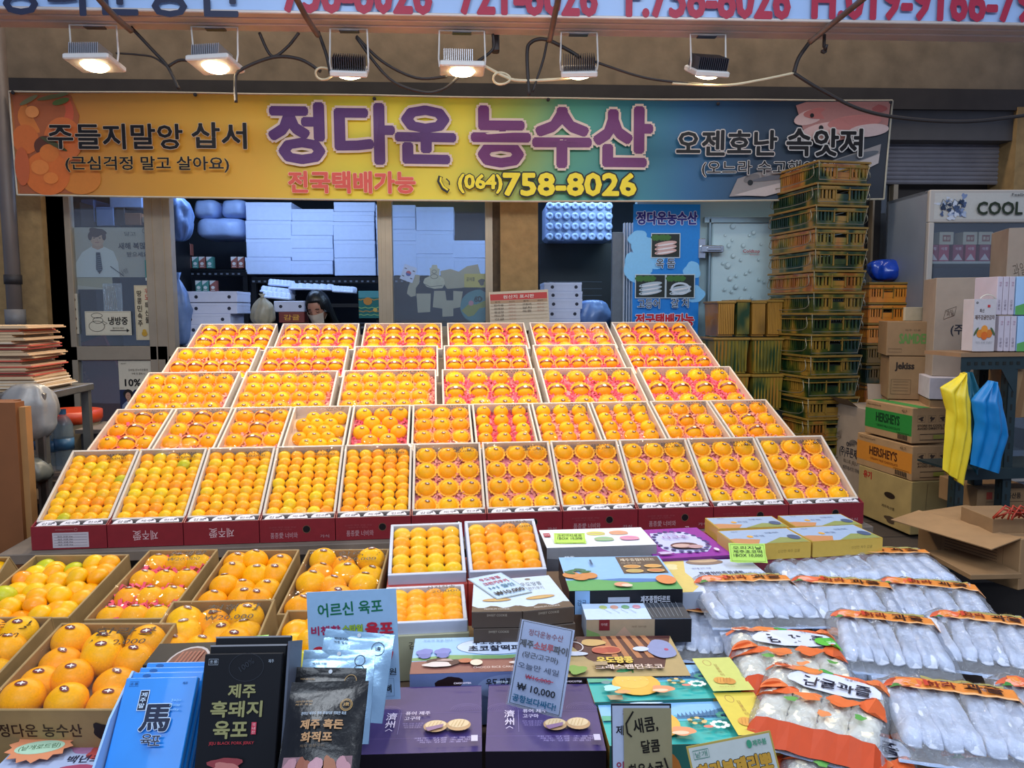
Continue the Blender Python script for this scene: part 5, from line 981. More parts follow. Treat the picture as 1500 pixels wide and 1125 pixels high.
def peanut(A,w,h):
    A.rect(0,0,w,h,'b09868'); A.poly([(w*.0,h),(w*.2,h*.4),(w*.3,h*.28),(w*.82,h*.2),(w,h)],'54302c')
    for i in range(5): A.poly([(w*(.36+.09*i),h),(w*(.41+.09*i),h),(w*(.47+.1*i),h*.42),(w*(.42+.1*i),h*.42)],'b0744c')
    A.blob(w*.28,h*.82,w*.11,h*.09,'c8a468',3,.06); A.ell(w*.38,h*.62,w*.13,h*.11,'c87c58'); A.ell(w*.42,h*.62,w*.08,h*.07,'a84838'); A.ell(w*.32,h*.6,w*.07,h*.07,'b45440'); A.ring(w*.1,h*.7,w*.08,h*.13,.003,'d8d0d0'); A.ell(w*.1,h*.52,w*.11,h*.05,'c8ccd8')
    A.blob(w*.86,h*.62,w*.12,h*.24,'8890b8',5,.06); A.ell(w*.9,h*.6,w*.02,h*.03,'b04868'); A.ell(w*.68,h*.62,w*.07,h*.06,'c8d0ec'); A.text('우도땅콩',w*.42,h*.34,w*.3,h*.15,'d8b850',.05,outl=('3a1c18',.04)); A.text('크래스팬던초코',w*.52,h*.16,w*.56,h*.11,'e0c8b8',.03,outl=('3a1c18',.04)); A.blob(w*.08,h*.1,w*.08,h*.1,'7ca04c',1)
slab('peanut_snack_box','brown box with peanut print and dark stripes between charcoal and teal boxes','box',Z(832,992,.78),Z(1012,990,.78),Z(834,933,.78),.118,C('241c1c'),top=peanut)
def teal(yc):
    def f(A,w,h):
        A.rect(0,0,w,h,'3cb0a8'); A.rect(0,h*.62,w,h,'88bce8'); A.rect(0,h*.5,w,h*.64,'58b4cc'); A.rect(0,h*.56,w*.78,h*.59,'6ccce0'); A.poly([(w*.36,h*.54),(w*.5,h*.62),(w*.62,h*.66),(w*.78,h*.8),(w*.78,h*.56)],'4c7ca4')
        for k in range(12): A.poly([(w*(.46+.026*k),h*.58),(w*(.472+.026*k),h*(.68+.008*k)),(w*(.484+.026*k),h*.58)],'3c6c94')
        A.poly([(0,h*.5),(w*.18,h*.5),(w*.12,h*.6),(0,h*.62)],'58a888'); A.blob(w*.3,h*.9,w*.1,h*.03,'c4dcf4',1)
        A.ell(w*.30,h*.42,w*.155,h*.33,'e0b048'); A.ell(w*.28,h*.5,w*.11,h*.22,'e6bc58'); A.ell(w*.26,h*.82,w*.055,h*.05,'2c8c5c',rot=.2); A.line([(w*.31,h*.74),(w*.32,h*.86)],.004,'4c7c3c')
        for k in range(5): A.ell(w*(.22+.04*k),h*(.5+.03*(k%2)),w*.006,h*.012,'eccc88',6)
        for cx,cy,c1,c2 in ((.56,.42,'3c5c3c','d8b878'),(.68,.3,'e4ece4','e4ece4'),(.74,.48,'2c7c6c','2c8c78')):
            for k in range(9): A.ell(w*(cx+.045*math.cos(k*.7)),h*(cy+.07*math.sin(k*.7)),w*.016,h*.03,c1 if k%2 else c2,8)
        A.blob(w*.44,h*.14,w*.07,h*.1,'e49468',3,.1); A.ell(w*.42,h*.1,w*.05,h*.04,'f0c8a8'); A.ell(w*.60,h*.22,w*.03,h*.03,'e8806c'); A.blob(w*.12,h*.2,w*.05,h*.08,'a8dcdc',7); A.ell(w*.1,h*.36,w*.03,h*.05,'6c8c8c'); A.ell(w*.18,h*.08,w*.05,h*.05,'d8a068')
        A.poly([(w*.06,h),(w*.16,h),(w*.155,h*.88),(w*.075,h*.88)],'a89070')
        A.rect(w*.74,0,w,h,yc); A.ring(w*.82,h*.84,w*.025,h*.09,.0015,'b0884c'); A.text('감귤파이',w*.865,h*.6,w*.024,h*.4,'b0884c',0,vert=True); A.ell(w*.83,h*.28,w*.045,h*.1,'d89c48',rot=-.2); A.ell(w*.88,h*.25,w*.04,h*.09,'cc8c40',rot=-.2); [A.line([(w*(.80+.02*k),h*.22),(w*(.815+.02*k),h*.34)],.001,'b87830') for k in range(5)]; A.text('제주감귤 와플',w*.84,h*.08,w*.1,h*.03,'b0884c')
    return f
def tealf(A,w,h): A.rect(0,0,w,h,'2c6c64'); A.ell(w*.3,h*.4,w*.12,h*.5,'c07838'); A.rect(w*.74,0,w,h,'a88c38'); A.text('와플',w*.87,h*.6,w*.06,h*.3,'8c6c28')
slab('waffle_gift_box','teal and lime gift box with a printed orange, back of two','box',Z(871,1029,.775),Z(1105,1021,.775),Z(856,979,.775),.112,C('b89048'),top=teal('c8cc70'),front=tealf)
slab('waffle_gift_box','teal and yellow gift box with a printed orange, front of two','box',Z(893,1093,.768),Z(1147,1087,.768),Z(871,1029,.768),.106,C('b89048'),top=teal('d8c450'),front=tealf)
# small lime price notes
def note(lb,px,py,z,wpx,hpx,lines,c='b4dc4c',tilt=.5,rot=0):
    a=Z(px,py,z); d_=(a-CAMP).dot(FW); k=d_/1120; w=wpx*k; h=hpx*k*1.25; x=(EU*math.cos(rot)+EV*math.sin(rot)).normalized(); y=(EV*math.cos(tilt)+Vector((0,0,1))*math.sin(tilt)).normalized(); y=(y-x*y.dot(x)).normalized(); M=basis(a+Vector((0,0,.002)),x,y,x.cross(y)); t=thing('price_note',lb,'price note',M)
    MB().ext([(0,h*.05),(w*.2,0),(w*.8,h*.03),(w,0),(w*.98,h*.5),(w,h),(w*.6,h*.97),(.01*w,h)],-.001,0,C(c)).build('note_card',t); A=Art(); A.line([(w*.05,h*.08),(w*.95,h*.08),(w*.95,h*.92),(w*.05,h*.92)],.0012,'3c5c20',True)
    for i,s in enumerate(lines): A.text(s,w*.5,h*(.8-.6*(i+.2)/len(lines)),w*.78,h*.5/len(lines),'243418',.01)
    A.build('note_print',t)
note('small lime price note on the macaron box','809 796'.split()[0] and 812,797,.861,47,20,['크리미타르트','1BOX 10,000'],tilt=.35,rot=-.1)
note('lime price note standing beside the assorted gift box',1070,825,.84,54,24,['오리지날','제주초코떡','1BOX 10,000'],tilt=.9,rot=-.15)
note('bright lime price note above the black jerky packs',312,962,.90,75,25,['제주흑돼지육포','1BOX 10,000'],c='a8e040',tilt=.5,rot=.05)
# --- acrylic sign on purple box
a=Z(745,1030,.7715); b=Z(820,1050,.7715); up=atD(763,907,1.67); M,w,d=frame3(a,b,up); t=thing('acrylic_price_stand','tilted clear stand with handwritten 10,000 price on purple box','price sign',M)
M_acr=mat('acrylic','e8f0f4',.05,0,5,0,0,0,alpha=.25)
MB().box(-.003,0,-.002,w+.003,d,-.0005,C('a8b8d8'),c=.0004).build('price_sheet',t)
mb=MB(); mb.box(-.004,-.002,.0036,w+.004,d+.002,.0045,film('acrylic_front','ffffff',.03,.12,.15,6,.05)); mb.build('front_sheet',t)
mb=MB(); mb.box(-.004,-.004,-.003,w+.004,.0,.0045,M_acr); Mi=M.to_3x3().inverted()@Vector((0,0,1)); bk=Mi.cross(Vector((1,0,0))); bk=Vector((0,0,-1))*.0+ (M.to_3x3().inverted()@(M.to_3x3()@Vector((1,0,0))).cross(Vector((0,0,-1)))) 
mb.add([Vector((0,0,-.003)),Vector((w,0,-.003)),Vector((w,0,-.003))-bk*.08,Vector((0,0,-.003))-bk*.08],[(0,1,2,3)],M_acr) if bk.z>0 else mb.add([Vector((0,0,-.003)),Vector((w,0,-.003)),Vector((w,0,-.003))+bk*.08,Vector((0,0,-.003))+bk*.08],[(0,1,2,3)],M_acr)
mb.build('stand_foot',t)
A=Art(); A.line([(.002,.002),(w-.002,.002),(w-.002,d-.002),(.002,d-.002)],.0018,'20242c',True)
A.text('정다운농수산',w*.5,d*.87,w*.68,d*.075,'8c3c50',.01); A.text('제주',w*.16,d*.73,w*.26,d*.09,'20242c',.03); A.text('소보루',w*.5,d*.73,w*.38,d*.09,'b83848',.03); A.text('파이',w*.83,d*.73,w*.26,d*.09,'20242c',.03); A.text('(당근/고구마)',w*.47,d*.6,w*.7,d*.08,'20242c',.01); A.text('오늘만 세일',w*.47,d*.47,w*.8,d*.07,'4c5468',.01); A.text('₩16,000',w*.5,d*.35,w*.5,d*.06,'8c3c50',.01); A.line([(w*.3,d*.35),(w*.8,d*.36)],.0015,'b83848'); A.text('₩ 10,000',w*.5,d*.22,w*.74,d*.09,'20242c',.02); A.text('공항보다싸다!',w*.5,d*.09,w*.84,d*.08,'205878',.03); A.build('sheet_print',t)
# --- front signs
def standsign(lb,TL,TR,d0,h,base,art,lean=.25,zroll=0,bm=None):
    a=atD(*TL,d0); b=atD(*TR,d0); x=(b-a).normalized(); w=(b-a).length; y=(Vector((0,0,1))*math.cos(lean)+Vector((-x.y,x.x,0))*math.sin(lean)); y=(y-x*y.dot(x)).normalized(); M=basis(a-y*h,x,y,x.cross(y)); t=thing('standing_sign',lb,'sign',M); MB().box(0,0,-.003,w,h,0,base,c=.0006).build('sign_board',t); A=Art(); art(A,w,h); A.build('sign_print',t); return t
def s1(A,w,h):
    A.rect(0,0,w,h,'20242c'); A.rect(.002,.002,w-.003,h-.003,'a8b4cc'); A.text('제',w*.14,h*.72,w*.12,h*.10,'1c1c24',.02); A.text('인',w*.14,h*.34,w*.12,h*.10,'903048',.02); A.text('정',w*.24,h*.9,w*.1,h*.07,'905060',.01)
    A.rect(w*.2,0,w*.995,h*.96,'8c8668'); A.text('새콤,',w*.56,h*.78,w*.4,h*.16,'14120e',.02,.15); A.text('달콤',w*.64,h*.56,w*.3,h*.13,'14120e',.02,.1); A.text('하우스귤',w*.56,h*.32,w*.56,h*.13,'14120e',.02,.1); A.line([(w*.36,h*.93),(w*.24,h*.8),(w*.26,h*.7),(w*.33,h*.66)],.003,'14120e'); A.line([(w*.86,h*.44),(w*.93,h*.3),(w*.86,h*.14),(w*.78,h*.08)],.003,'14120e')
standsign('dark framed sign with an olive handwritten note over it, front centre right','895 1031'.split() and (895,1031),(983,1031),1.36,.16,C('20242c'),s1,.2)
def s2(A,w,h):
    A.rect(0,0,w,h,'a89448'); A.rect(.003,.003,w-.003,h-.003,'b4bcb8'); A.text('한라봉제리뽀',w*.5,h*.66,w*.86,h*.2,'b88c30',.05,outl=('2c2418',.03)); A.text('9,900',w*.62,h*.36,w*.5,h*.24,'b83058',.06); A.line([(w*.06,h*.84),(w*.24,h*.84),(w*.24,h*.94),(w*.06,h*.94)],.001,'3c7c68',True); A.text('낱개',w*.15,h*.89,w*.14,h*.07,'3c7c68'); A.ell(w*.72,h*.9,w*.03,h*.05,'3c8c6c'); A.text('제주봄',w*.84,h*.9,w*.16,h*.07,'3c8c6c',.02)
a=atD(1005,1092,1.27); standsign('yellow bordered sign with gold outlined lettering at the front edge',(1005,1094),(1128,1070),1.27,.13,C('a89448'),s2,.35)
def s3(A,w,h):
    A.rect(0,0,w,h,'98bcdc'); A.text('어르신 육포',w*.48,h*.84,w*.72,h*.12,'1c6c4c',.02,.04); A.text('비첸향',w*.2,h*.65,w*.32,h*.08,'a82c58',.03); A.text('스타일',w*.5,h*.66,w*.22,h*.06,'9cbc3c',.05,outl=('3c6c3c',.02)); A.text('소고기',w*.54,h*.59,w*.2,h*.05,'9cbc3c',.03); A.text('육포',w*.8,h*.65,w*.3,h*.11,'b8283c',.05); A.text('20,000',w*.5,h*.42,w*.86,h*.16,'c03040',.07); A.text('원',w*.93,h*.26,w*.08,h*.06,'28343c',.02); A.line([(w*.7,h*.04),(w*.94,h*.04),(w*.94,h*.2),(w*.7,h*.2)],.001,'4c6c8c',True); A.text('옻뼈',w*.82,h*.11,w*.18,h*.07,'1c242c',.02)
standsign('pale blue sign with green red and yellow handwriting behind pouches',(449,868),(580,862),1.62,.232,C('98bcdc'),s3,.12)
# --- jerky packs
def pack(lb,name,TL,TR,dT,BL_,BR_,dB,th,col,art,off=0,side=None):
    a=atD(*BL_,dB); b=atD(*BR_,dB); c=atD(*TL,dT); M,w,d=frame3(a,b,c); M=M@Matrix.Translation((0,off*.014,-off*.022)); t=thing(name,lb,'packet',M@Matrix.Translation((0,0,-th))); MB().box(0,-.10,0,w,d,th,col,c=.0015).build('packet_body',t)
    if art: A=Art(); art(A,w,d); A.build('printed_front',t,Matrix.Translation((0,0,th)))
    return M,w,d
def blue(A,w,h):
    A.text('초롱',w*.13,h*.93,w*.11,h*.03,'1c5c9c',.01); A.line([(w*.07,h*.905),(w*.19,h*.905),(w*.19,h*.955),(w*.07,h*.955)],.0006,'1c5c9c',True); A.text('제주',w*.84,h*.93,w*.07,h*.03,'1c5c9c',.01)
    A.poly([(w*.25,h*.64),(w*.38,h*.64),(w*.38,h*.86),(w*.25,h*.86)],'c8dcf0'); A.poly([(w*.26,h*.647),(w*.37,h*.647),(w*.37,h*.853),(w*.26,h*.853)],'141c34'); A.text('제주말',w*.315,h*.75,w*.075,h*.18,'c8dcf0',.02,vert=True)
    A.text('馬',w*.55,h*.56,w*.38,h*.27,'14203c',.03,outl=('c8dcf0',.03)); 
    for i,s in enumerate(('Jeju','Horse','Jerky')): A.text(s,w*.78,h*(.74-.05*i),w*.14,h*.028,'8cc4ec',.01)
    A.text('육',w*.5,h*.33,w*.15,h*.12,'14203c',.01,outl=('c8dcf0',.03)); A.text('포',w*.63,h*.32,w*.13,h*.1,'14203c',.01,outl=('c8dcf0',.03))
M_blue=C('0c84dc'); M_blk=mat('matt_black_card','0c0e14',.5,.05,20,0,0,0,spec=.25)
for k in (3,2,1,0):
    M,w,d=pack('sky blue jerky packet with large black character, %s'%['frontmost of the stack','just behind the front one','third from the front','rearmost of the stack'][k],'jerky_packet',(181,993),(289,991),1.386,(150,1135),(262,1133),1.30,.012,M_blue,blue if k==0 else (lambda A,w,h:A.ell(w*.2,h*.96,w*.06,h*.02,'1c5c9c')),k)
    if k==0: MP=(M,w,d)
M,w,d=MP
t=thing('display_case','white blue tinted display case holding the blue jerky packets','case',M); mw=mat('case_white','9cc0e8',.5,.04,9)
mb=MB(); mb.add([(-.004,-.02,-.1),(-.004,-.02,.03),(-.004,d*.55,.012),(-.004,d*1.12,-.03),(-.004,d*1.12,-.1),(-.008,-.02,-.1),(-.008,-.02,.03),(-.008,d*.55,.012),(-.008,d*1.12,-.03),(-.008,d*1.12,-.1)],[(0,1,2,3,4),(9,8,7,6,5)]+[(i,5+i,5+(i+1)%5,(i+1)%5) for i in range(5)],mw)
mb.box(-.004,-.02,-.1,w+.014,d*1.12,-.096,mw); mb.build('case_side',t)
t2=thing('display_case','black display case holding the black jerky packets','case',M)
def blk(A,w,h):
    A.text('초롱',w*.12,h*.93,w*.1,h*.03,'a8b4c0'); A.line([(w*.06,h*.905),(w*.18,h*.905),(w*.18,h*.955),(w*.06,h*.955)],.0006,'a8b4c0',True); A.text('제주',w*.86,h*.93,w*.07,h*.03,'a8b4c0'); A.ring(w*.55,h*.88,w*.22,h*.12,.0008,'2c3038'); A.text('100%',w*.55,h*.9,w*.2,h*.05,'2c3038',0,.6)
    A.text('제주',w*.52,h*.68,w*.34,h*.11,'8c8a5c',.03); A.text('흑돼지',w*.47,h*.53,w*.64,h*.13,'8c8a5c',.03); A.text('육포',w*.42,h*.36,w*.42,h*.14,'8c8a5c',.03); A.rect(w*.68,h*.32,w*.74,h*.42,'c03c50'); A.text('국내산',w*.71,h*.37,w*.04,h*.09,'e0b8b8',0,vert=True); A.text('JEJU BLACK PORK JERKY',w*.45,h*.25,w*.56,h*.03,'b03038',.01); A.blob(w*.4,h*.08,w*.2,h*.06,'8c3c40',2); A.blob(w*.4,h*.06,w*.15,h*.04,'b8746c',3)
for k in (2,1,0):
    M,w,d=pack('black jerky packet with olive gold lettering, %s'%['frontmost','middle one behind the front','rear one with grey edge'][k],'black_jerky_packet',(299,958),(413,957),1.337,(283,1135),(402,1133),1.28,.012,M_blk,blk if k==0 else (lambda A,w,h:A.rect(0,h*.985,w,h,'8c8c90')),k)
MB().box(w+.008,-.01,-.08,w+.012,d*1.1,-.0,mat('case_grey','4c5464',.5)).build('case_side',t2,False,t2.matrix_world.inverted()@M)
t=slab('meat_packet','dark packet with an oval meat window behind the blue packets','packet',atD(208,975,1.56),atD(310,972,1.56),atD(211,943,1.64),.02,M_blk,top=lambda A,w,h:(A.ell(w*.62,h*.1,w*.3,h*.7,'a8a0a0'),A.ell(w*.62,h*.1,w*.27,h*.62,'5c2820'),[A.line([(w*(.45+.06*i),-.0),(w*(.47+.06*i),h*.55)],.004,'8c4c3c') for i in range(6)]))
def pouch(lb,TL,TR,dT,BLp,BRp,dB,col,art,hole=True,tilt=0,cls='pouch'):
    a=atD(*BLp,dB); b=atD(*BRp,dB); c=atD(*TL,dT); M,w,d=frame3(a,b,c); t=thing('foil_pouch',lb,'pouch',M)
    def hgt(u,v): return .016*(math.sin(PI*min(1,max(0,u)))**.6)*(min(1,max(0,(.9-v))/.25)**.7)+.0015*math.sin(11*v+5*u)
    mb=MB(); mb.grid(lambda u,v:Vector((w*u,d*v,hgt(u,v))),16,22,col); mb.grid(lambda u,v:Vector((w*(1-u),d*v,-hgt(1-u,v)*.8-.001)),12,16,col); mb.build('pouch_body',t,True)
    A=Art(z=.001); art(A,w,d)
    if hole: A.ell(w*.5,d*.955,w*.028,w*.028,'c8d0d8')
    A.build('pouch_print',t,None,lambda x,y,z:Vector((x,y,z+hgt(x/w,y/d)+.0008))); return t
M_foilb=mat('black_foil','040508',.3,.1,30,.3,0,.15,spec=.4); M_foils=mat('silver_blue_foil','9cc0dc',.25,.06,20,.25,.5)
def bp(A,w,h):
    A.ring(w*.76,h*.77,w*.075,w*.075,.001,'b08c54'); A.ring(w*.76,h*.77,w*.06,w*.06,.0008,'b08c54'); A.text('3無',w*.76,h*.775,w*.07,w*.05,'b08c54',.02); A.text('HOUSE PORK',w*.22,h*.81,w*.22,h*.018,'9c7c50'); A.text('제주 흑돈',w*.22,h*.78,w*.22,h*.02,'9c7c50'); A.text('한라산 제주도 청정 흑돼지로 직화한 육포',w*.5,h*.69,w*.56,h*.03,'a8b8c8',.01)
    A.text('제주 흑돈',w*.5,h*.59,w*.52,h*.08,'b0865c',.04); A.text('화적포',w*.46,h*.48,w*.38,h*.08,'b0865c',.04); A.text('직화 숯불구이',w*.42,h*.41,w*.3,h*.025,'6c5840'); A.rect(w*.08,h*.1,w*.92,h*.33,'7c5c64'); [A.blob(w*(.18+.16*i),h*.22,w*.08,h*.1,('a87c84','8c5440','b88c94','9c6448','b08088')[i],i) for i in range(5)]
pouch('silver blue foil pouch with hole, tilted in front of blue sign',(472,920),(571,938),1.52,(455,1050),(560,1060),1.46,M_foils,lambda A,w,h:(A.text('HOUSE PORK',w*.25,h*.9,w*.2,h*.02,'202830',.02),A.text('제주 흑돈',w*.25,h*.86,w*.2,h*.02,'202830',.02),A.ring(w*.8,h*.82,w*.09,w*.09,.0012,'28303c'),A.text('3無',w*.8,h*.82,w*.08,w*.06,'28303c',.02)))
pouch('pale blue foil pouch in front of the tilted silver one',(446,952),(553,951),1.45,(430,1090),(540,1090),1.38,M_foils,lambda A,w,h:(A.text('HOUSE PORK',w*.25,h*.85,w*.2,h*.02,'202830',.02),A.ring(w*.8,h*.88,w*.07,w*.07,.0012,'28303c'),A.ring(w*.8,h*.77,w*.07,w*.07,.0012,'28303c')))
pouch('glossy black foil pouch, rear of the two',(428,977),(535,978),1.38,(412,1120),(522,1122),1.30,M_foilb,lambda A,w,h:(A.ring(w*.8,h*.86,w*.08,w*.08,.0012,'a08050'),A.text('HOUSE PORK',w*.2,h*.87,w*.2,h*.02,'9c7c50')))
pouch('glossy black foil pouch with bronze lettering, front of the two',(415,1000),(533,996),1.30,(398,1175),(522,1172),1.18,M_foilb,bp,hole=False)
# bottom left bag with starburst
t=slab('candy_bag','white pink candy bag with orange starburst note at bottom left','bag',atZ(-30,1150,.73),atZ(150,1140,.73),atZ(-10,1083,.73),.05,C('b8c4dc'),top=lambda A,w,h:(A.rect(0,0,w,h,'b4c0dc'),A.blob(w*.7,h*.75,w*.25,h*.2,'b07ca4',2),A.blob(w*.85,h*.55,w*.16,h*.14,'c0504c',3),A.blob(w*.75,h*.2,w*.2,h*.1,'b8506c',4),A.text('백년초',w*.72,h*.42,w*.3,h*.16,'2c2c44',.01),A.blob(w*.1,h*.9,w*.2,h*.1,'c07c48',1)))
a=atZ(0,1118,.742); b=atZ(95,1108,.742); c=atZ(5,1085,.75); M,w,d=frame3(a,b,c); t=thing('star_note','orange zigzag note with handwriting on the candy bag','price note',M)
n=28; MB().ext([(w*.5+(w*.56 if i%2 else w*.46)*math.cos(2*PI*i/n),d*.6+(d*.75 if i%2 else d*.6)*math.sin(2*PI*i/n)) for i in range(n)],0,.001,C('e89468')).build('note_card',t); A=Art(z=.0014); A.ell(w*.5,d*.5,w*.4,d*.28,'b8d8b8'); A.text('(낱개로드림)',w*.5,d*.5,w*.66,d*.24,'2c5c2c',.0); A.build('note_print',t)
# ---------------- snack bags ----------------
M_bagf=film('snack_film','f4f8ff',.16,.22,1.0,70,.12); M_stick=mat('white_stick_wrap','d0d6e4',.4,.1,40,.8); M_seal=mat('bag_seal','a8bcd8',.3,.08,30,.3); M_rice=mat('puffed_rice','f4ead0',.7,.10,60,.5); M_or=mat('orange_film','c84a1c',.3,.1,15,.3)
def stickmesh(L,r,sd=0):
    mb=MB(); rs=[]; n=16; K=22
    for k in range(K+1):
        y=L*k/K; e=min(k,K-k)/K; f=1 if e>.16 else (.55+.45*e/.16); fl=1 if e>.13 else (.12+.88*e/.13)
        ring=[]
        for i in range(n):
            a_=2*PI*i/n; p=Vector((r*f*math.cos(a_)*(1.15 if e<.1 else 1),y,r*.82*fl*math.sin(a_)))
            p+=Vector(noise.noise_vector(Vector((p.x*70,p.y*28,p.z*70+sd*7))))*.0042; ring.append(p)
        rs.append(ring)
    return mb.rings(rs,M_stick).mesh('wrapped_stick',True)
ST=[stickmesh(.235,.0205,k) for k in range(4)]
def ricemesh(L,r):
    def f(u,v):
        th=2*PI*u; k=min(1,(min(v,1-v)/.06)**.5) if 0<v<1 else .05; p=Vector((r*k*math.cos(th),L*v,r*.8*k*math.sin(th))); return p*1.0+Vector(noise.noise_vector(p*130))*.0055+Vector(noise.noise_vector(p*60))*.004
    return MB().grid(f,26,46,M_rice).mesh('rice_bar',True)
RB=ricemesh(.2,.026)
def bag(lb,p,q,back,z,kind,W=None,L=.32,tilt=.06,vis=True):
    a,b=atZ(*p,z),atZ(*q,z); x=(b-a).normalized(); w=(b-a).length*1.06 if W is None else W; y=Vector((-x.y,x.x,0)); y=(y*math.cos(tilt)+Vector((0,0,1))*math.sin(tilt)); n=x.cross(y)
    O=(a+b)/2-x*w/2-y*(L-back); O.z=max(O.z,z-.03); M=basis(O-n*.02,x,y,n)
    t=thing('snack_bag',lb,'snack bag',M,'bags of stick sweets' if kind=='w' else 'bags of orange rice snacks'); so=Vector((p[0]*.1,p[1]*.1,0))
    def hg(u,v):
        e=max(0,min(1,min(u,1-u)/.10))**.5*max(0,min(1,(min(v-.09,.93-v))/.10))**.5
        r=.0035*math.cos(2*PI*7*u) if kind=='w' else .003*math.cos(2*PI*4*u)
        return .036*e*(1+.0)+r*e+.0035*noise.noise(Vector((u*9,v*9,0))+so)*(.4+e)+.002
    hs=lambda u,v: .036*max(0,min(1,min(u,1-u)/.10))**.5*max(0,min(1,(min(v-.09,.93-v))/.10))**.5+.0015*math.sin(14*PI*u)+.0035*noise.noise(Vector((u*9,v*9,0))+so)*1.2+.002
    mb=MB(); mb.grid(lambda u,v:Vector((w*u+.003*noise.noise(Vector((v*20,u*3,5))+so),L*v+.004*noise.noise(Vector((u*18,v*3,9))+so),hg(u,v)+.004)),36,40,M_bagf); mb.build('clear_film',t,True)
    mb=MB()
    for v0_,v1_ in ((0,.035),(.955,1)): mb.grid(lambda u,v:Vector((w*u,L*(v0_+(v1_-v0_)*v),.004+.003*noise.noise(Vector((u*22,v*3,3))+so))),24,2,M_seal)
    mb.build('end_seal',t,True)
    if kind=='w':
        n_=7; r=.0185; g=(w-.03)/n_
        for i in range(n_):
            o=bpy.data.objects.new('wrapped_stick',rnd.choice(ST)); link(o,t); o.location=(.015+g*(i+.5),.032,.018+.003*(i%2)); o.rotation_euler=(0,rnd.uniform(-.2,.2),rnd.uniform(-.07,.07)); o.scale=(g/.037*1.0,1,1)
    else:
        for i in range(4):
            o=bpy.data.objects.new('rice_bar',RB); link(o,t); g=(w-.03)/4; o.location=(.015+g*(i+.5),.05,.019); o.scale=(g/.054,1.05,1)
    A=Art(z=0,step=.0005)
    def strip(pts,c):   # subdivided strip so it follows the bag
        (x0,y0,x1,y1)=pts; nn=12
        for k in range(nn): A.poly([(w*(x0+(x1-x0)*k/nn),L*y0),(w*(x0+(x1-x0)*(k+1)/nn),L*y0),(w*(x0+(x1-x0)*(k+1)/nn),L*y1),(w*(x0+(x1-x0)*k/nn),L*y1)],c); A.z-=A.step
        A.up()
    if kind=='w':
        strip((.12,.65,.99,.77),'e0883a'); strip((.3,.77,.86,.80),'a89c5c'); strip((.14,.635,.98,.655),'e8b078')
        A.blob(w*.17,L*.70,w*.13,L*.065,'d8643c',2,.08); A.blob(w*.18,L*.69,w*.09,L*.045,'eca088',3,.06); [A.line([(w*.18,L*.69),(w*(.18+.07*math.cos(k)),L*(.69+.035*math.sin(k)))],.0008,'f0c8b8') for k in range(7)]
        A.blob(w*.10,L*.645,w*.035,L*.02,'3c7c34',5,.2); A.text('한라',w*.42,L*.705,w*.2,L*.08,'7c1c10',.03,.03); A.text('과즐',w*.7,L*.705,w*.26,L*.085,'3c180c',.03,.03); A.text('제주 감귤 전통과자',w*.6,L*.785,w*.36,L*.018,'4c3c18'); A.rect(w*.3,L*.66,w*.33,L*.74,'c0402c')
    else:
        strip((0,.0,1,.16),'c8481c'); strip((.02,.3 if 0 else .78,.98,.82),'d8683c'); A.blob(w*.15,L*.5,w*.17,L*.07,'d8602c',4,.1); A.blob(w*.13,L*.55,w*.11,L*.05,'e0743c',7,.05)
        A.blob(w*.88,L*.52,w*.1,L*.09,'d8602c',5,.1); A.blob(w*.2,L*.82,w*.12,L*.06,'d88058',6,.08); A.ell(w*.15,L*.82,w*.08,L*.05,'e8d8c8'); A.text('제주',w*.15,L*.82,w*.1,L*.04,'a04830',.02)
        A.ell(w*.58,L*.67,w*.36,L*.12,'d4d8e8'); A.text('감귤과즐',w*.6,L*.66,w*.5,L*.125,'1c1c30',.02,.03); A.ell(w*.36,L*.79,w*.12,L*.045,'e0803c'); A.ell(w*.5,L*.81,w*.06,L*.022,'4c9c48'); [A.blob(w*x,L*y,w*rx,L*ry,c,i,.15) for i,(x,y,rx,ry,c) in enumerate(((.42,.46,.1,.05,'e0783c'),(.66,.48,.12,.06,'dc6c34'),(.3,.38,.05,.03,'5c9c48'),(.55,.3,.05,.03,'e08850'),(.8,.34,.04,.03,'5c9c48'),(.9,.8,.08,.05,'e07840')))]; A.text('제주의 맛',w*.72,L*.76,w*.14,L*.02,'3c3c50')
        if 'disc' in lb: A.ell(w*.86,L*.62,w*.12,L*.06,'5cb83c'); A.text('오메가',w*.86,L*.62,w*.12,L*.025,'d8f0c8')
    A.build('printed_band',t,None,lambda x_,y_,z_:Vector((x_,y_,hs(x_/w,y_/L)+.0085+z_*.5+.0012)))
    return t
bag('white stick sweet bag at the back beside the yellow boxes',(1110,820),(1240,812),.10,.80,'w')
bag('white stick sweet bag at the back right corner of the table',(1218,817),(1368,820),.10,.80,'w')
bag('white stick sweet bag left in the second row, touching the assorted box',(1017,862),(1164,860),.10,.81,'w')
bag('white stick sweet bag in the middle of the second row',(1158,860),(1312,872),.10,.80,'w')
bag('white stick sweet bag at the right of the second row',(1286,862),(1440,876),.10,.80,'w')
bag('white stick sweet bag half hidden below the second row left bag',(1005,905),(1090,912),.10,.74,'w',.26)
bag('white stick sweet bag in the middle of the third row',(1216,912),(1376,928),.10,.80,'w')
bag('white stick sweet bag half hidden under the third row bag',(1208,940),(1330,955),.10,.75,'w',.24)
bag('white stick sweet bag at the right of the third row',(1362,912),(1520,930),.10,.80,'w')
bag('orange rice snack bag with green disc beside the teal boxes',(1052,945),(1245,955),.10,.79,'o',.27)
bag('orange rice snack bag under the top one near the teal boxes',(1108,1040),(1240,1060),.10,.735,'o',.22)
bag('large orange rice snack bag lying frontmost of the rice snacks',(1118,1000),(1300,1040),.10,.80,'o',.255,.30,.10)
bag('rice snack bag at the very bottom edge under the large one',(1150,1095),(1340,1130),.12,.74,'o',.25)
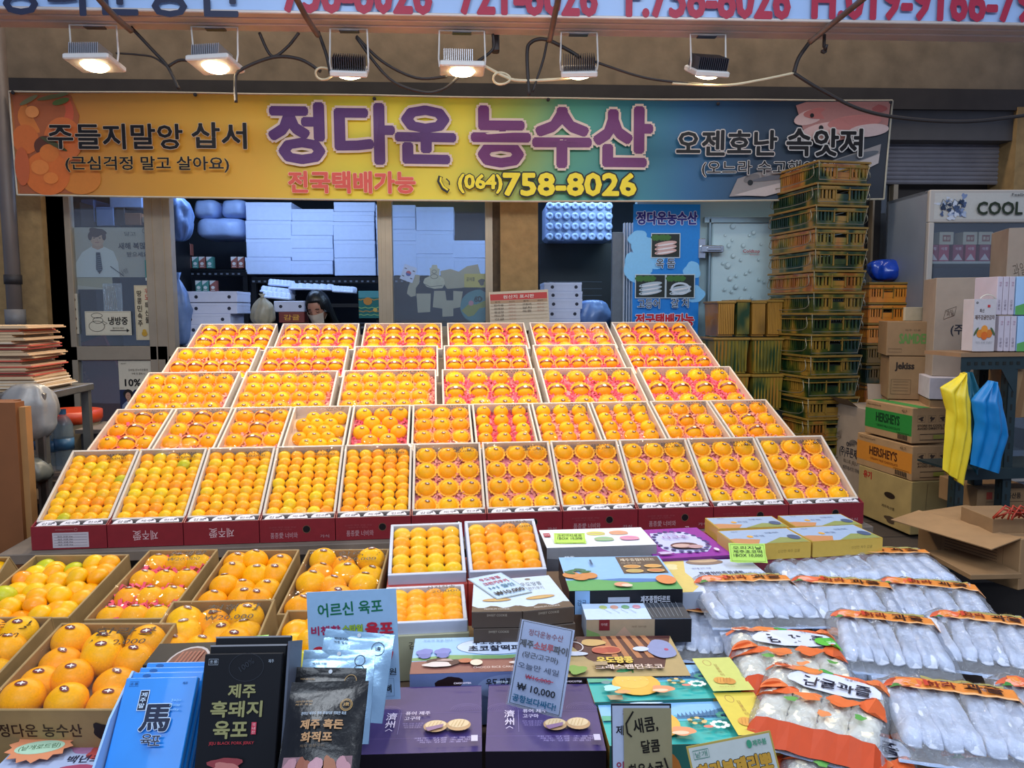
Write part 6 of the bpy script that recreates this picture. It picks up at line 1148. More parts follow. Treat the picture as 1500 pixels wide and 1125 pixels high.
bag('big white stick sweet bag in front at the right',(1300,1020),(1500,1045),.11,.80,'w',.275,.31)
bag('white stick sweet bag cut by the right picture edge',(1480,1020),(1640,1045),.11,.80,'w',.25)
bag('dark lower stick sweet bag at the bottom right edge',(1400,1120),(1560,1125),.10,.745,'w',.26)
# ---------------- right side: crates, fridge, cartons ----------------
def cratemat(name,cols,rough=.3,sc=7):
    m=bpy.data.materials.new(name); m.use_nodes=True; nt=m.node_tree; b=nt.nodes['Principled BSDF']; N=nt.nodes.new; L=nt.links.new
    tc=N('ShaderNodeTexCoord'); mp=N('ShaderNodeMapping'); mp.inputs['Scale'].default_value=(1,1,.6); nz=N('ShaderNodeTexNoise'); nz.inputs['Scale'].default_value=sc; nz.inputs['Detail'].default_value=2; rp=N('ShaderNodeValToRGB'); oi=N('ShaderNodeObjectInfo'); ad=N('ShaderNodeVectorMath'); sc_=N('ShaderNodeMath'); sc_.operation='MULTIPLY'; sc_.inputs[1].default_value=9
    L(tc.outputs['Object'],mp.inputs[0]); L(oi.outputs['Random'],sc_.inputs[0]); L(mp.outputs[0],ad.inputs[0]); L(sc_.outputs[0],ad.inputs[1]); L(ad.outputs[0],nz.inputs['Vector']); L(nz.outputs['Fac'],rp.inputs[0]); L(rp.outputs[0],b.inputs['Base Color'])
    ps=[.36+.28*i/(len(cols)-1) for i in range(len(cols))]
    for i,p in enumerate(ps):
        e=rp.color_ramp.elements[i] if i<2 else rp.color_ramp.elements.new(p); e.position=p
    for e,c in zip(sorted(rp.color_ramp.elements,key=lambda e:e.position),cols): e.color=rgb(c)+(1,)
    b.inputs['Roughness'].default_value=rough; b.inputs['Coat Weight'].default_value=.3; return m
M_cg=cratemat('green_amber_plastic',('08200e','14321a','4a5018','96702a')); M_ca=cratemat('amber_green_plastic',('1c3414','7c6c20','a8702a','8c5018')); M_co=cratemat('orange_plastic',('c86a1e','e08a28','d87a20'))
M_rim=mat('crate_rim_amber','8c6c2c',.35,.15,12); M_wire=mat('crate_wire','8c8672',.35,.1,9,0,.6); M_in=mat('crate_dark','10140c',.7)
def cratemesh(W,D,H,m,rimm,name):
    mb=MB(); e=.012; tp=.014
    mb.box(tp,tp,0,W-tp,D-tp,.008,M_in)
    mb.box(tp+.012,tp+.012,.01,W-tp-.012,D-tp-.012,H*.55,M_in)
    for s in (0,1):  # front/back walls as slats with slots, and the sides
        for (Lg,fx) in ((W,0),(D,1)):
            n=int(Lg/.026)
            def P(a0,a1,z0,z1,o0,o1,mm):
                if fx==0:
                    y0,y1=(o0,o1) if s==0 else (D-o1,D-o0); mb.box(a0,y0,z0,a1,y1,z1,mm)
                else:
                    x0,x1=(o0,o1) if s==0 else (W-o1,W-o0); mb.box(x0,a0,z0,x1,a1,z1,mm)
            P(tp,Lg-tp,.0,H*.28,.010,.016,m); P(.006,Lg-.006,H*.74,H*.86,.004,.012,m)
            for i in range(n+1):
                a=tp+(Lg-2*tp-.008)*i/n
                if fx==0 and .38<(a/Lg)<.60: continue
                P(a,a+(.011 if i%2 else .015),H*.26,H*.76,.006,.014,m)
            if fx==0: P(Lg*.38,Lg*.62,H*.26,H*.5,.006,.013,m); P(Lg*.36,Lg*.38,H*.2,H*.8,.001,.014,rimm); P(Lg*.62,Lg*.64,H*.2,H*.8,.001,.014,rimm)
    for z0,z1,o in ((H*.90,H,-.006),(H*.68,H*.73,-.002)):
        mb.box(o,o,z0,W-o,.014,z1,rimm,c=.002); mb.box(o,D-.014,z0,W-o,D-o,z1,rimm,c=.002); mb.box(o,.014,z0,.014,D-.014,z1,rimm,c=.002); mb.box(W-.014,.014,z0,W-o,D-.014,z1,rimm,c=.002)
    return mb.mesh(name)
def handle(W,D,H):
    mb=MB()
    for x in (-.008,W+.008): mb.tube(spl([(x,.04,H*.8),(x*1.0+(.012 if x>0 else -.012),.05,H*.2),(x+(.012 if x>0 else -.012),D-.05,H*.2),(x,D-.04,H*.8)],4),.0028,M_wire,5)
    mb.tube([(0,-.010,H*.93),(0,-.014,H*.1),(W*.9,-.014,H*.1),(W*.98,-.010,H*.9)],.0028,M_wire,5)
    return mb.mesh('wire_handle',True)
CW,CD,CH=.36,.52,.132
cm=[cratemesh(CW,CD,CH-.002,m,M_rim,'crate_walls') for m in (M_cg,M_ca,M_co)]; chm=handle(CW,CD,CH)
corner=atD(1188,455,4.72); nC=int((2.53)/CH)
for i in range(nC):
    top=nC-1-i; d=(i/nC-.5)*.03; ang=R(9)+rnd.uniform(-.012,.012); z=i*CH
    M=Matrix.Translation((corner.x+d+rnd.uniform(-.005,.005)-.01*(i<11)*0,corner.y,z))@Matrix.Rotation(ang,4,'Z')
    o=bpy.data.objects.new('plastic_crate',cm[0 if rnd.random()<.68 else 1]); COL.objects.link(o); o.matrix_world=M; tag(o,f"green and amber plastic crate, {ORD[top]} from the top of the tallest stack",'crate','crates of the tallest stack')
    h=bpy.data.objects.new('wire_handle',chm); COL.objects.link(h); h.parent=o
c2=atD(1272,455,4.98); topz=atD(1290,413,4.98).z; n2=int(topz/CH); off=topz-n2*CH
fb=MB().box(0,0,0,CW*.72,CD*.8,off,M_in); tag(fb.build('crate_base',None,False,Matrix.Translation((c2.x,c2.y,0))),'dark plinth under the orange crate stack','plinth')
for i in range(n2):
    top=n2-1-i; M=Matrix.Translation((c2.x,c2.y,off+i*CH))@Matrix.Rotation(R(2),4,'Z')@Matrix.Diagonal((.74,.8,1,1))
    o=bpy.data.objects.new('plastic_crate',cm[2 if top in(0,1,2,5,6,8,9) else 0]); COL.objects.link(o); o.matrix_world=M; tag(o,f"{'orange' if top in (0,1,2,5,6,8,9) else 'green'} plastic crate, {ORD[top]} from the top of the stack by the fridge",'crate','crates beside the fridge')
sack('plastic_bag','crumpled bright blue plastic bag on the orange crate stack','bag',1297,396,5.1,.12,.1,.075,mat('bright_blue_bag','1c48b8',.25,.15,8,.6,0,.2),6,False)
# nested tall baskets left of the stack
M_ab=cratemat('amber_basket',('7c5a1c','a8782a','b88430'),.45,5); M_gb=cratemat('green_amber_basket',('1c4024','8c7a28','b0762a'),.4,6)
def basket(px0,px1,py0,py1,d,m,lb):
    a=atD(px0,py0,d); b=atD(px1,py0,d); H=a.z-atD(px0,py1,d).z; W=(b-a).length; M=basis(Vector((a.x,a.y,a.z-H)),EU,EV,Vector((0,0,1))); t=thing('tall_basket',lb,'basket',M,'tall baskets left of the crate stack')
    mb=MB(); D=.26; n=9
    mb.rings([[(W*.5+(W*.5*k)*sx,D*.5+D*.5*k*sy,z) for sx,sy in ((-1,-1),(1,-1),(1,1),(-1,1))] for z,k in ((0,.86),(H*.93,.97))],m)
    mb.build('basket_body',t); mb=MB(); mb.box(-.006,-.006,H*.93,W+.006,D+.006,H,M_rim,c=.003); mb.build('rim',t)
    mb=MB()
    for i in range(n):
        x=W*(.09+.82*i/(n-1)); mb.box(x-.004,-.001+.0,H*.06,x+.004,.02,H*.92,m)
    mb.build('ribs',t)
xs=[1052,1080,1102,1125,1150]
yb=[(440,494),(495,548),(549,602)]
d=5.0
for r_,(y0,y1) in enumerate(yb):
    if r_==0:
        for i in range(4): basket(xs[i],xs[i+1]-2,441-(2 if i%2 else 0),493,d+.012*i,M_ab if i!=1 else M_gb,f'amber basket, {ORD[i]} from left in the top row beside the crates')
    else:
        for i,(x0,x1) in enumerate(((1046,1100),(1103,1150))): basket(x0,x1,y0,y1,d,M_gb,f"dark green amber basket, {'left' if i==0 else 'right'} in the {'middle' if r_==1 else 'lower'} row")
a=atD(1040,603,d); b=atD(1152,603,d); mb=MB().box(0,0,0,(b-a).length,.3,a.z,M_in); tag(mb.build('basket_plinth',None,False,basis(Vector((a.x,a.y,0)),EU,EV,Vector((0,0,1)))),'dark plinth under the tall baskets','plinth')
# fridge
a=atD(1362,278,4.72); b=atD(1530,278,4.72); Hf=a.z-PZ; W=.74; t=thing('display_fridge','white upright display fridge with splash header and lettering','fridge',Matrix.Translation((a.x,a.y,PZ))@Matrix.Rotation(R(-2),4,'Z')); D=.52
M_fr=mat('fridge_white','b9b0a4',.4,.04,5); M_fg=mat('fridge_grey','8f949c',.45,.05,5)
mb=MB(); mb.box(0,.02,0,.02,D,Hf,M_fg); mb.box(W-.02,.02,0,W,D,Hf,M_fg); mb.box(0,D-.02,0,W,D,Hf,M_fg); mb.box(0,.02,Hf-.02,W,D,Hf,M_fg); mb.box(0,.02,0,W,D,.3,M_fg); mb.build('cabinet',t)
hz=Hf-.20
mb=MB(); mb.box(0,-.005,hz,W,.03,Hf,M_fr,c=.006); mb.build('header',t)
mb=MB(); mb.box(0,-.01,.1,.035,.03,hz,M_fr,c=.004); mb.box(W-.035,-.01,.1,W,.03,hz,M_fr,c=.004); mb.box(0,-.01,.1,W,.03,.2,M_fr,c=.004); mb.box(.04,.012,.2,W-.04,.016,hz,M_glass); mb.build('glass_door',t)
A=Art(step=.0005); A.rect(.03,hz+.02,W-.02,Hf-.02,'c4bfb4')
for k in range(26): x=.05+.17*rnd.random(); A.blob(x,hz+.03+.13*rnd.random(),.008+.016*rnd.random(),.006+.014*rnd.random(),rnd.choice(['4c5c7c','7c8cac','a8b4c8','2c3a54','c8ccd4']),k,.25)
for k in range(4): A.line([(.08+.035*k,hz+.08),(.10+.035*k,hz+.12),(.075+.035*k,hz+.14),(.06+.035*k,hz+.1)],.004,'3c4858',True)
A.text('COOL',.43,hz+.085,.28,.075,'2c3420',.03); A.text('Feeling',.55,hz+.165,.1,.022,'2c2c2c',.01); A.build('header_print',t,FRONT(0,0)@Matrix.Translation((0,0,.0055)))
for z in (hz-.25,hz-.55,hz-.9): MB().box(.02,.03,z,W-.02,D-.03,z+.015,mat('shelf_light','a8a498',.4)).build('shelf',t)
for i,(x,m) in enumerate(((.04,'8c2c3c'),(.11,'a83444'),(.20,'8c2c3c'),(.28,'a83444'),(.37,'8c2c3c'),(.45,'a83444'))):
    Mf=t.matrix_world@Matrix.Translation((x,.06,hz-.235)); q=thing('juice_box',f'red juice box, {ORD[i]} from left on the top fridge shelf','box',Mf,'red juice boxes in the fridge'); MB().box(0,0,0,.066,.1,.105,C(m),c=.002).build('carton_body',q); A=Art(); A.poly([(.005,.01),(.033,.05),(.061,.01)],'c8b4b0'); A.text('석류',.033,.08,.04,.02,'e0c0c0',.01); A.build('printed_front',q,FRONT(0,0))
for i,x in enumerate((.11,.26,.36)):
    Mf=t.matrix_world@Matrix.Translation((x,.06,hz-.13)); q=thing('cream_box',f'cream drink box, {ORD[i]} from left lying on the red juice boxes','box',Mf,'cream boxes in the fridge'); MB().box(0,0,0,.09,.1,.08,C('b8a88c'),c=.002).build('carton_body',q); A=Art(); A.rect(.02,.02,.07,.06,'8c4c38'); A.text('홍삼',.045,.04,.04,.02,'e0d0b0',.01); A.build('printed_front',q,FRONT(0,0))
for i,x in enumerate((.04,.27,.5)):
    Mf=t.matrix_world@Matrix.Translation((x,.08,hz-.535)); q=thing('teal_packet',f'teal packet, {ORD[i]} from left on the second fridge shelf','packet',Mf,'teal packets in the fridge'); MB().box(0,0,0,.2,.06,.2,C('2c5c5c'),c=.003).build('packet_body',q); A=Art(); A.text('우리밀국수',.06,.1,.03,.14,'a8b8b0',.01,vert=True); A.text('건강차',.14,.1,.03,.12,'a8b8b0',.01,vert=True); A.blob(.1,.04,.06,.02,'4c8c6c',i); A.build('printed_front',q,FRONT(0,0))
# --- big cartons
KR=mat('kraft_dark','8c6c48',.75,.08,14,.1); KR2=mat('kraft_grey','9c8a78',.75,.06,14,.1); KR3=mat('kraft_tan','a07c54',.75,.08,14,.1)
def jeju(A,w,h,s=1):
    A.text('(주)푸른제주',w*.52,h*.47,w*.66,h*.12,'2a2a34',.02); A.text('BLUE JEJU',w*.54,h*.37,w*.42,h*.05,'5a4a3c'); A.text('제주에서의 약속',w*.56,h*.30,w*.5,h*.05,'3a3438'); 
    for k in range(4): A.line([(w*(.62+.16*math.cos(a_))+k*.008,h*(.55+.08*math.sin(a_)*(1-.15*k))) for a_ in [PI*j/10 for j in range(11)]],.003,'3a3a40')
    A.ring(w*.44,h*.57,w*.025,h*.02,.005,'2a2a34'); A.text('Only Jeju',w*.56,h*.575,w*.2,h*.03,'2a2a34'); A.line([(w*.1,h*.58),(w*.22,h*.62),(w*.24,h*.71),(w*.12,h*.67)],.003,'5a4a3c',True); A.text('과일',w*.17,h*.645,w*.08,h*.06,'5a4a3c',0,.2)
def cart(lb,corner,ytop_c,ybot_c,dC,WL,WR,yaw,m,left=None,front=None,top=None,name='carton',group=None):
    """nearest vertical edge at pixel column; WL length of left face going back, WR width of right face"""
    P=atD(corner,ytop_c,dC); Pb=atD(corner,ybot_c,dC); h=P.z-Pb.z; x=Vector((math.cos(yaw),math.sin(yaw),0)); y=Vector((-x.y,x.x,0)); a=P; return slab(name,lb,'carton',a,a+x*WR,a+y*WL,h,m,top=top,left=left,front=front,group=group,chamf=.003)
def hers(c,s):
    def f(A,w,h):
        A.rect(0,h*.2,w,h*.78,c); A.text('HERSHEY\'S' if s else 'HERSHEYS',w*.5,h*.56,w*.5,h*.26,'4c2818' if s else '14381c',.03); A.text('CREAMY MILK CHOCOLATE',w*.52,h*.32,w*.5,h*.07,'6c2c14' if s else '14381c'); A.text('MILK CHOCOLATE',w*.2,h*.9,w*.3,h*.05,'4c3424'); A.line([(w*.7,h*.03),(w*.96,h*.03),(w*.96,h*.24),(w*.7,h*.24)],.002,'2c2018',True); [A.rect(w*(.73+.03*k),h*.06,w*(.745+.03*k),h*.21,'2c2018') for k in range(7)]; A.text('43.7',w*.85,h*.88,w*.1,h*.08,'4c3424')
    return f
def herf(A,w,h):
    for k in range(4): x=.1+.2*k; A.line([(w*x,h*.6),(w*(x+.14),h*.6),(w*(x+.14),h*.78),(w*x,h*.78)],.0015,'2c2018',True); A.blob(w*(x+.07),h*.69,w*.04,h*.06,'3c2c20',k,.3)
    A.text('STORE IN COOL DRY PLACE',w*.5,h*.5,w*.8,h*.06,'2c2018',.02); A.text('AVOID DIRECT SUNLIGHT',w*.46,h*.42,w*.72,h*.06,'2c2018',.02); A.line([(w*.15,h*.1),(w*.85,h*.1),(w*.85,h*.26),(w*.15,h*.26)],.003,'2c2018',True); A.rect(w*.4,h*.12,w*.6,h*.24,'8c8438')
def paper_tile(A,w,h): A.rect(w*.1,0,w*.34,h,'3c8c44')
ya=R(6)
dC=4.0
cart('battered kraft carton with hand hole at the bottom of the right stack',1336,706,786,dC,.46,.30,ya,mat('kraft_yellow','9c8450',.75,.12,10,.3),left=lambda A,w,h:(A.text('유기',w*.18,h*.86,w*.16,h*.14,'a02c24',.05),A.ell(w*.62,h*.6,w*.1,h*.06,'2c2018'),A.text('제주특산품',w*.6,h*.36,w*.24,h*.06,'3c2c20'),A.blob(w*.65,h*.14,w*.1,h*.07,'4c3c2c',2)),front=lambda A,w,h:(A.blob(w*.75,h*.8,w*.14,h*.1,'2a211a',3,.1),[A.line([(w*.35,h*(.15+.08*k)),(w*.95,h*(.15+.08*k))],.0015,'4c3c2c') for k in range(4)],[A.line([(w*(.35+.2*k),h*.15),(w*(.35+.2*k),h*.39)],.0015,'4c3c2c') for k in range(4)],A.line([(w*.3,h*.95),(w*.28,h*.5),(w*.33,h*.05)],.002,'5c4a30'),[A.text('제주',w*(.45+.2*(k%3)),h*(.19+.08*(k//3)),w*.08,h*.04,'3c2c20') for k in range(9)]))
cart('kraft carton with orange chocolate label, middle of the right stack',1337,654,706,dC-.01,.48,.31,ya,KR3,left=hers('c07a2c',1),front=herf)
cart('kraft carton with green chocolate label, top of the right stack',1337,598,651,dC-.01,.40,.31,ya,KR3,left=hers('2c7c34',0),front=herf,top=paper_tile)
cart('tall grey kraft carton with blue black fruit company print beside the stack',1272,600,738,4.52,.34,.28,ya,KR2,left=jeju)
a=atD(1275,600,4.5)
mb=MB(); x=Vector((math.cos(ya),math.sin(ya),0)); y=Vector((-x.y,x.x,0)); P=atD(1272,600,4.53); B=basis(P,x,y,Vector((0,0,1)))
mb.add([(0,0,0),(.26,0,0),(.24,.03,.14),(.02,.05,.15)],[(0,1,2,3)],KR2,B); mb.add([(0,.002,0),(.26,.002,0),(.24,.032,.14),(.02,.052,.15)],[(3,2,1,0)],KR2,B); mb.add([(-.0,.34,0),(0,.1,0),(-.07,.1,.05),(-.07,.3,.05)],[(0,1,2,3)],KR2,B)
tag(mb.build('carton_flap'),'raised flaps of the tall open grey carton','flap')
def prt(s,c='5c7c3c'): return lambda A,w,h:(A.text(s,w*.55,h*.5,w*.6,h*.28,c,.03),A.text('제주 감귤',w*.5,h*.75,w*.3,h*.06,'5c4a30'),A.line([(w*.04,h*.1),(w*.3,h*.1),(w*.3,h*.2),(w*.04,h*.2)],.002,'4c3424',True))
def up(lb,px0,px1,py0,py1,d,dep,m,front=None,left=None,top=None,yaw=0,name='carton'):
    a=atD(px0,py0,d); b=atD(px1,py0,d); h=a.z-atD(px0,py1,d).z; w=(b-a).length; x=Vector((math.cos(yaw),math.sin(yaw),0)); y=Vector((-x.y,x.x,0)); return slab(name,lb,'carton',a,a+x*w,a+y*dep,h,m,front=front,left=left,top=top,chamf=.002)
up('kraft carton with green lettering, top of the two below the fridge',1300,1368,471,521,4.3,.3,KR,front=prt('SAMDEN'),yaw=R(-20))
up('kraft carton with black lettering, below the green lettered one',1303,1362,522,585,4.31,.3,KR,front=lambda A,w,h:(A.text('Jekiss',w*.35,h*.76,w*.42,h*.2,'2c2018',.04),A.line([(w*.06,h*.12),(w*.5,h*.12),(w*.5,h*.46),(w*.06,h*.46)],.002,'3c2c20',True),[A.line([(w*.1,h*(.2+.07*k)),(w*.45,h*(.2+.07*k))],.002,'5c4a38') for k in range(4)]),yaw=R(-20))
up('plain kraft carton hidden below the lettered ones',1303,1362,586,705,4.32,.3,KR,yaw=R(-20))
up('small cream card standing open on the green lettered carton',1326,1369,450,470,4.4,.02,mat('cream_card','b8a888',.7))
up('big kraft carton with fruit company print behind the shelf rack',1372,1472,407,552,4.05,.3,KR2,front=lambda A,w,h:jeju(A,w*1.15,h),yaw=R(-20))
up('white foam block under the big kraft carton',1362,1420,553,585,4.02,.3,mat('foam_pinkish','b8b0b4',.8),yaw=R(-20))
up('kraft carton hidden under the foam block',1362,1425,586,720,4.04,.28,KR,yaw=R(-20))
up('tall kraft carton cut by the right edge beside the fridge',1478,1560,334,410,4.0,.3,KR2,front=lambda A,w,h:A.text('과일',w*.2,h*.2,w*.2,h*.25,'5a4a3c',0,.2),yaw=R(-20))
# steel rack
RD=3.45
P0=atD(1408,519,RD); rz=P0.z; t=thing('steel_rack','dark green slotted steel rack with wooden top at the right edge','rack',Matrix.Translation((P0.x,P0.y,0))@Matrix.Rotation(R(4),4,'Z')); M_rk=mat('rack_green','2c3a3c',.45,.1,12,0,.4)
MB().box(-.01,-.01,rz-.012,.9,.24,rz+.006,mat('rack_ply','8c6c4c',.6,.12,10)).build('top_board',t)
def slotleg(x,y,z0,z1,ln='leg'):
    mb=MB(); mb.box(x,y,z0,x+.045,y+.004,z1,M_rk); mb.box(x,y,z0,x+.004,y+.045,z1,M_rk)
    n=int((z1-z0)/.06)
    for i in range(n): mb.box(x+.018,y-.001,z0+.02+i*.06,x+.027,y,z0+.048+i*.06,M_in); mb.box(x-.001,y+.016,z0+.02+i*.06,x,y+.026,z0+.048+i*.06,M_in)
    mb.build(ln,t)
for x,y in ((.24,0),(.24,.18),(.85,.18)): slotleg(x,y,PZ,rz-.012)
mb=MB(); mb.box(0,-.003,rz-.07,.32,.0,rz-.012,M_rk); mb.add([(.0,-.003,rz-.07),(.05,-.003,rz-.07),(.0,-.003,rz-.16)],[(0,2,1)],M_rk); mb.add([(.20,-.003,rz-.07),(.27,-.003,rz-.07),(.27,-.003,rz-.18)],[(0,2,1)],M_rk); [mb.box(.03+.035*k,-.005,rz-.05,.045+.035*k,-.003,rz-.035,M_in) for k in range(8)]; mb.build('top_beam',t)
l2=atD(1405,690,RD).z; MB().box(-.02,-.02,l2-.05,.9,.0,l2,M_rk).build('lower_beam',t); MB().box(-.02,0,l2-.01,.9,.24,l2,M_rk).build('lower_shelf',t); slotleg(-.02,-.03,PZ,l2)
# boxes on rack
def wb(A,w,h): A.rect(0,0,w,h,'bcb4b4'); A.text('제주감귤만감차',w*.5,h*.65,w*.9,h*.09,'5c4438',.02); A.text('혹신',w*.35,h*.78,w*.2,h*.07,'4c4038',.01); A.rect(w*.6,h*.84,w*.72,h*.89,'b83c3c'); A.ring(w*.12,h*.93,w*.04,h*.015,.002,'2c2c2c'); [A.ell(w*x,h*y,w*.15,h*.08,c) for x,y,c in ((.3,.34,'d07c2c'),(.72,.34,'c8702c'),(.5,.42,'d88a34'),(.5,.3,'cc6424'))]; A.ell(w*.12,h*.38,w*.05,h*.09,'4c5c38',rot=-.5); A.ell(w*.88,h*.38,w*.05,h*.09,'4c5c38',rot=.5); small(A,w*.5,h*.18,w*.8,h*.014,'7c7c7c',2)
Q=up('tall white tea box with printed oranges standing on the rack','1428'and 1428,1461,438,515,RD+.0,.08,C('bcb4b4'),front=wb,name='tea_box'); Q['category']='box'
mb=MB(); a=atD(1436,438,RD+.04); b=atD(1458,438,RD+.04); mb.tube(spl([a,a+Vector((.01,0,.012)),(a+b)/2+Vector((0,0,.02)),b+Vector((-.01,0,.012)),b],4),.003,mat('cord_white','c8c0b0',.5),5); o=mb.build('carry_cord',Q,True); o.matrix_parent_inverse=Q.matrix_world.inverted()
k=0
for r_,(y0,y1,x0) in enumerate(((405,461,1462),(463,515,1464))):
    for i in range(3):
        k+=1; q=up(f"slim pale box, {ORD[i]} from left in the {'upper' if r_==0 else 'lower'} row on the rack",x0+i*9,x0+i*9+8.4,y0,y1,RD+.03,.16,C('c0b4bc'),front=lambda A,w,h:(A.text('감귤차',w*.45,h*.25,w*.4,h*.3,'6c5c68',0,vert=True),A.text('제주',w*.5,h*.8,w*.4,h*.14,'a87c90',0,vert=True)),name='tea_box'); q['category']='box'; q['group']='slim pale boxes on the rack'
    q=up(f"sky blue box with green hill print at the right edge, {'upper' if r_==0 else 'lower'} row",x0+28,x0+75,y0,y1,RD+.03,.16,C('9cbcdc'),front=lambda A,w,h:(A.poly([(0,0),(w,0),(w,h*.2),(w*.3,h*.3),(0,h*.22)],'5c9c54'),A.text('제주',w*.6,h*.6,w*.3,h*.2,'4c6c8c')),name='tea_box'); q['category']='box'
up('kraft carton standing inside the rack at the right edge',1490,1600,522,613,RD+.06,.3,KR,front=lambda A,w,h:A.poly([(0,0),(w*.1,0),(w*.2,h),(w*.14,h)],'7c5c3c'))
up('kraft carton with red stamp on the low rack shelf',1432,1520,716,752,RD+.2,.3,KR,front=lambda A,w,h:(A.rect(w*.16,h*.55,w*.26,h*.85,'a03c28'),A.text('제주특산품',w*.55,h*.7,w*.4,h*.24,'2c2018',.02),A.line([(w*.16,h*.1),(w*.8,h*.1),(w*.8,h*.45),(w*.16,h*.45)],.002,'4c3424',True)))
# cloth bags
def clothbag(lb,name,pts,d,m,th=.035,folds=5,art=None):
    P=[atD(x,y,d) for x,y in pts]; o=P[0]; t=thing(name,lb,'bag',Matrix.Translation(o)); xs_=[(p-o).dot(EU) for p in P]; zs_=[(p-o).z for p in P]; n=len(P)//2  # left chain down then right chain up
    Lc=list(zip(xs_[:n],zs_[:n])); Rc=list(zip(xs_[n:],zs_[n:]))[::-1]
    def at(ch,v): k=v*(len(ch)-1); i=min(int(k),len(ch)-2); f=k-i; return ch[i][0]*(1-f)+ch[i+1][0]*f,ch[i][1]*(1-f)+ch[i+1][1]*f
    def S(sg):
        def f(u,v):
            l,r=at(Lc,v),at(Rc,v); x=l[0]*(1-u)+r[0]*u; z=l[1]*(1-u)+r[1]*u; b=th*math.sin(PI*u)**.5*(.35+.65*math.sin(PI*min(1,v*1.0)))
            y=-sg*b+.012*math.sin(folds*PI*u+3*v)*math.sin(PI*u)+.006*noise.noise(Vector((x*30,z*20,d)))
            return EU*x+Vector((0,y,z))
        return f
    mb=MB(); mb.grid(S(1),26,30,m); mb.grid(S(-1),26,30,m); mb.build('bag_cloth',t,True); return t
M_ybag=mat('yellow_cloth','e8cc2c',.45,.06,8,.1); M_bbag=mat('blue_cloth','0c78b8',.4,.08,8,.1); M_tb=mat('teal_cloth','1c5c70',.5,.1,8,.1)
clothbag('teal cloth bag hanging between the yellow and blue bags','teal_bag',[(1412,545),(1410,575),(1402,610),(1405,650),(1445,700),(1450,640),(1442,580),(1425,545)],RD-.04,M_tb)
tt=clothbag('bright yellow cloth bag hanging from the rack, left of the blue one','yellow_bag',[(1410,548),(1376,567),(1388,600),(1388,690),(1424,716),(1430,650),(1424,590),(1414,545)],RD-.09,M_ybag)
clothbag('bright blue cloth bag hanging from the rack','blue_bag',[(1448,557),(1422,586),(1430,620),(1428,682),(1474,697),(1485,640),(1472,590),(1462,560)],RD-.09,M_bbag)
A=Art(); p=atD(1425,596,RD-.14); A.text('~제주',0,0,.035,.03,'5c6c1c',.01,.5); A.line([(-.02,-.03),(.02,-.01)],.003,'5c6c1c'); A.line([(-.02,-.04),(.01,-.025)],.003,'5c6c1c')
o=A.build('bag_print',tt); o.matrix_parent_inverse=tt.matrix_world.inverted(); o.matrix_local=Matrix.Translation(p)@FRONT(0,0)
# open carton bottom right + floor bits
t=cart('open kraft carton with barcode panel at the bottom right corner',1496,790,868,2.95,.45,.30,R(20),KR3,left=lambda A,w,h:(A.line([(w*.25,h*.25),(w*.85,h*.25),(w*.85,h*.85),(w*.25,h*.85)],.002,'3c2c20',True),[A.line([(w*.29,h*(.3+.06*k)),(w*.8,h*(.3+.06*k))],.0022,'4c3828') for k in range(9)],A.text('제주감귤 초콜릿',w*.5,h*.16,w*.4,h*.06,'8c3c28')))
P=atD(1496,790,2.95); x=Vector((math.cos(R(20)),math.sin(R(20)),0)); y=Vector((-x.y,x.x,0)); B=basis(P,x,y,Vector((0,0,1))); mb=MB(); mb.box(-.17,.0,.0,-.0,.45,.004,KR3,Matrix.Translation((0,0,.002))@Matrix.Rotation(R(-8),4,'Y')); tag(mb.build('carton_flap',None,False,B),'wide folded out flap of the open carton at the lower right','flap')
c=atD(1488,752,2.95); mb=MB()
for i in range(14): mb.tube([c+Vector((-.09+.012*i,.02*math.sin(i),-.02)),c+Vector((-.06+.01*i,-.01,.02+.015*math.sin(i*2.1))),c+Vector((.02+.008*i,.01,-.01+.01*math.cos(i)))],.004,mat('red_string','a8341c',.5,.1,20),5)
tag(mb.build('red_string_bundle',None,True),'small bundle of red string on the open carton at right','string')
up('flat folded carton lying under the open carton at lower right',1422,1500,842,850,2.9,.3,KR)
up('dark low carton under the red string bundle',1455,1520,760,790,3.02,.2,KR)
# ---------------- left side ----------------
M_st=mat('brushed_steel','76716a',.4,.12,10,.1,.5)
P=atD(84,572,3.5); tz=P.z; Lx=atD(-60,590,3.35); t=thing('steel_table','small grey steel table with paper stack at the left edge','table',basis(Vector((Lx.x,Lx.y,0)),EU,EV,Vector((0,0,1)))); Wt=uv(P)[0]-uv(Lx)[0]; Dt=.50
MB().box(0,0,tz-.035,Wt,Dt,tz,M_st,c=.004).build('table_top',t)
for x,y in ((Wt-.045,.01),(Wt-.045,Dt-.05),(.02,.01),(.30,.01)): MB().box(x,y,0,x+.035,y+.035,tz-.035,M_st).build('leg',t)
zl=atD(60,735,3.4).z; MB().box(0,.02,zl-.02,Wt-.02,Dt-.02,zl,mat('lower_ply','6c563c',.7,.15,8)).build('lower_shelf',t)
q=atD(22,582,3.34); A=Art(); A.rect(0,0,.11,.028,'c4bcac'); A.rect(.004,.004,.106,.024,'a49c8c'); A.text('선반',.05,.014,.05,.014,'3c3830'); A.build('label_plate',t,FRONT(0,0)@Matrix.Translation((Wt-.30,tz-.033,.001)))
n=22
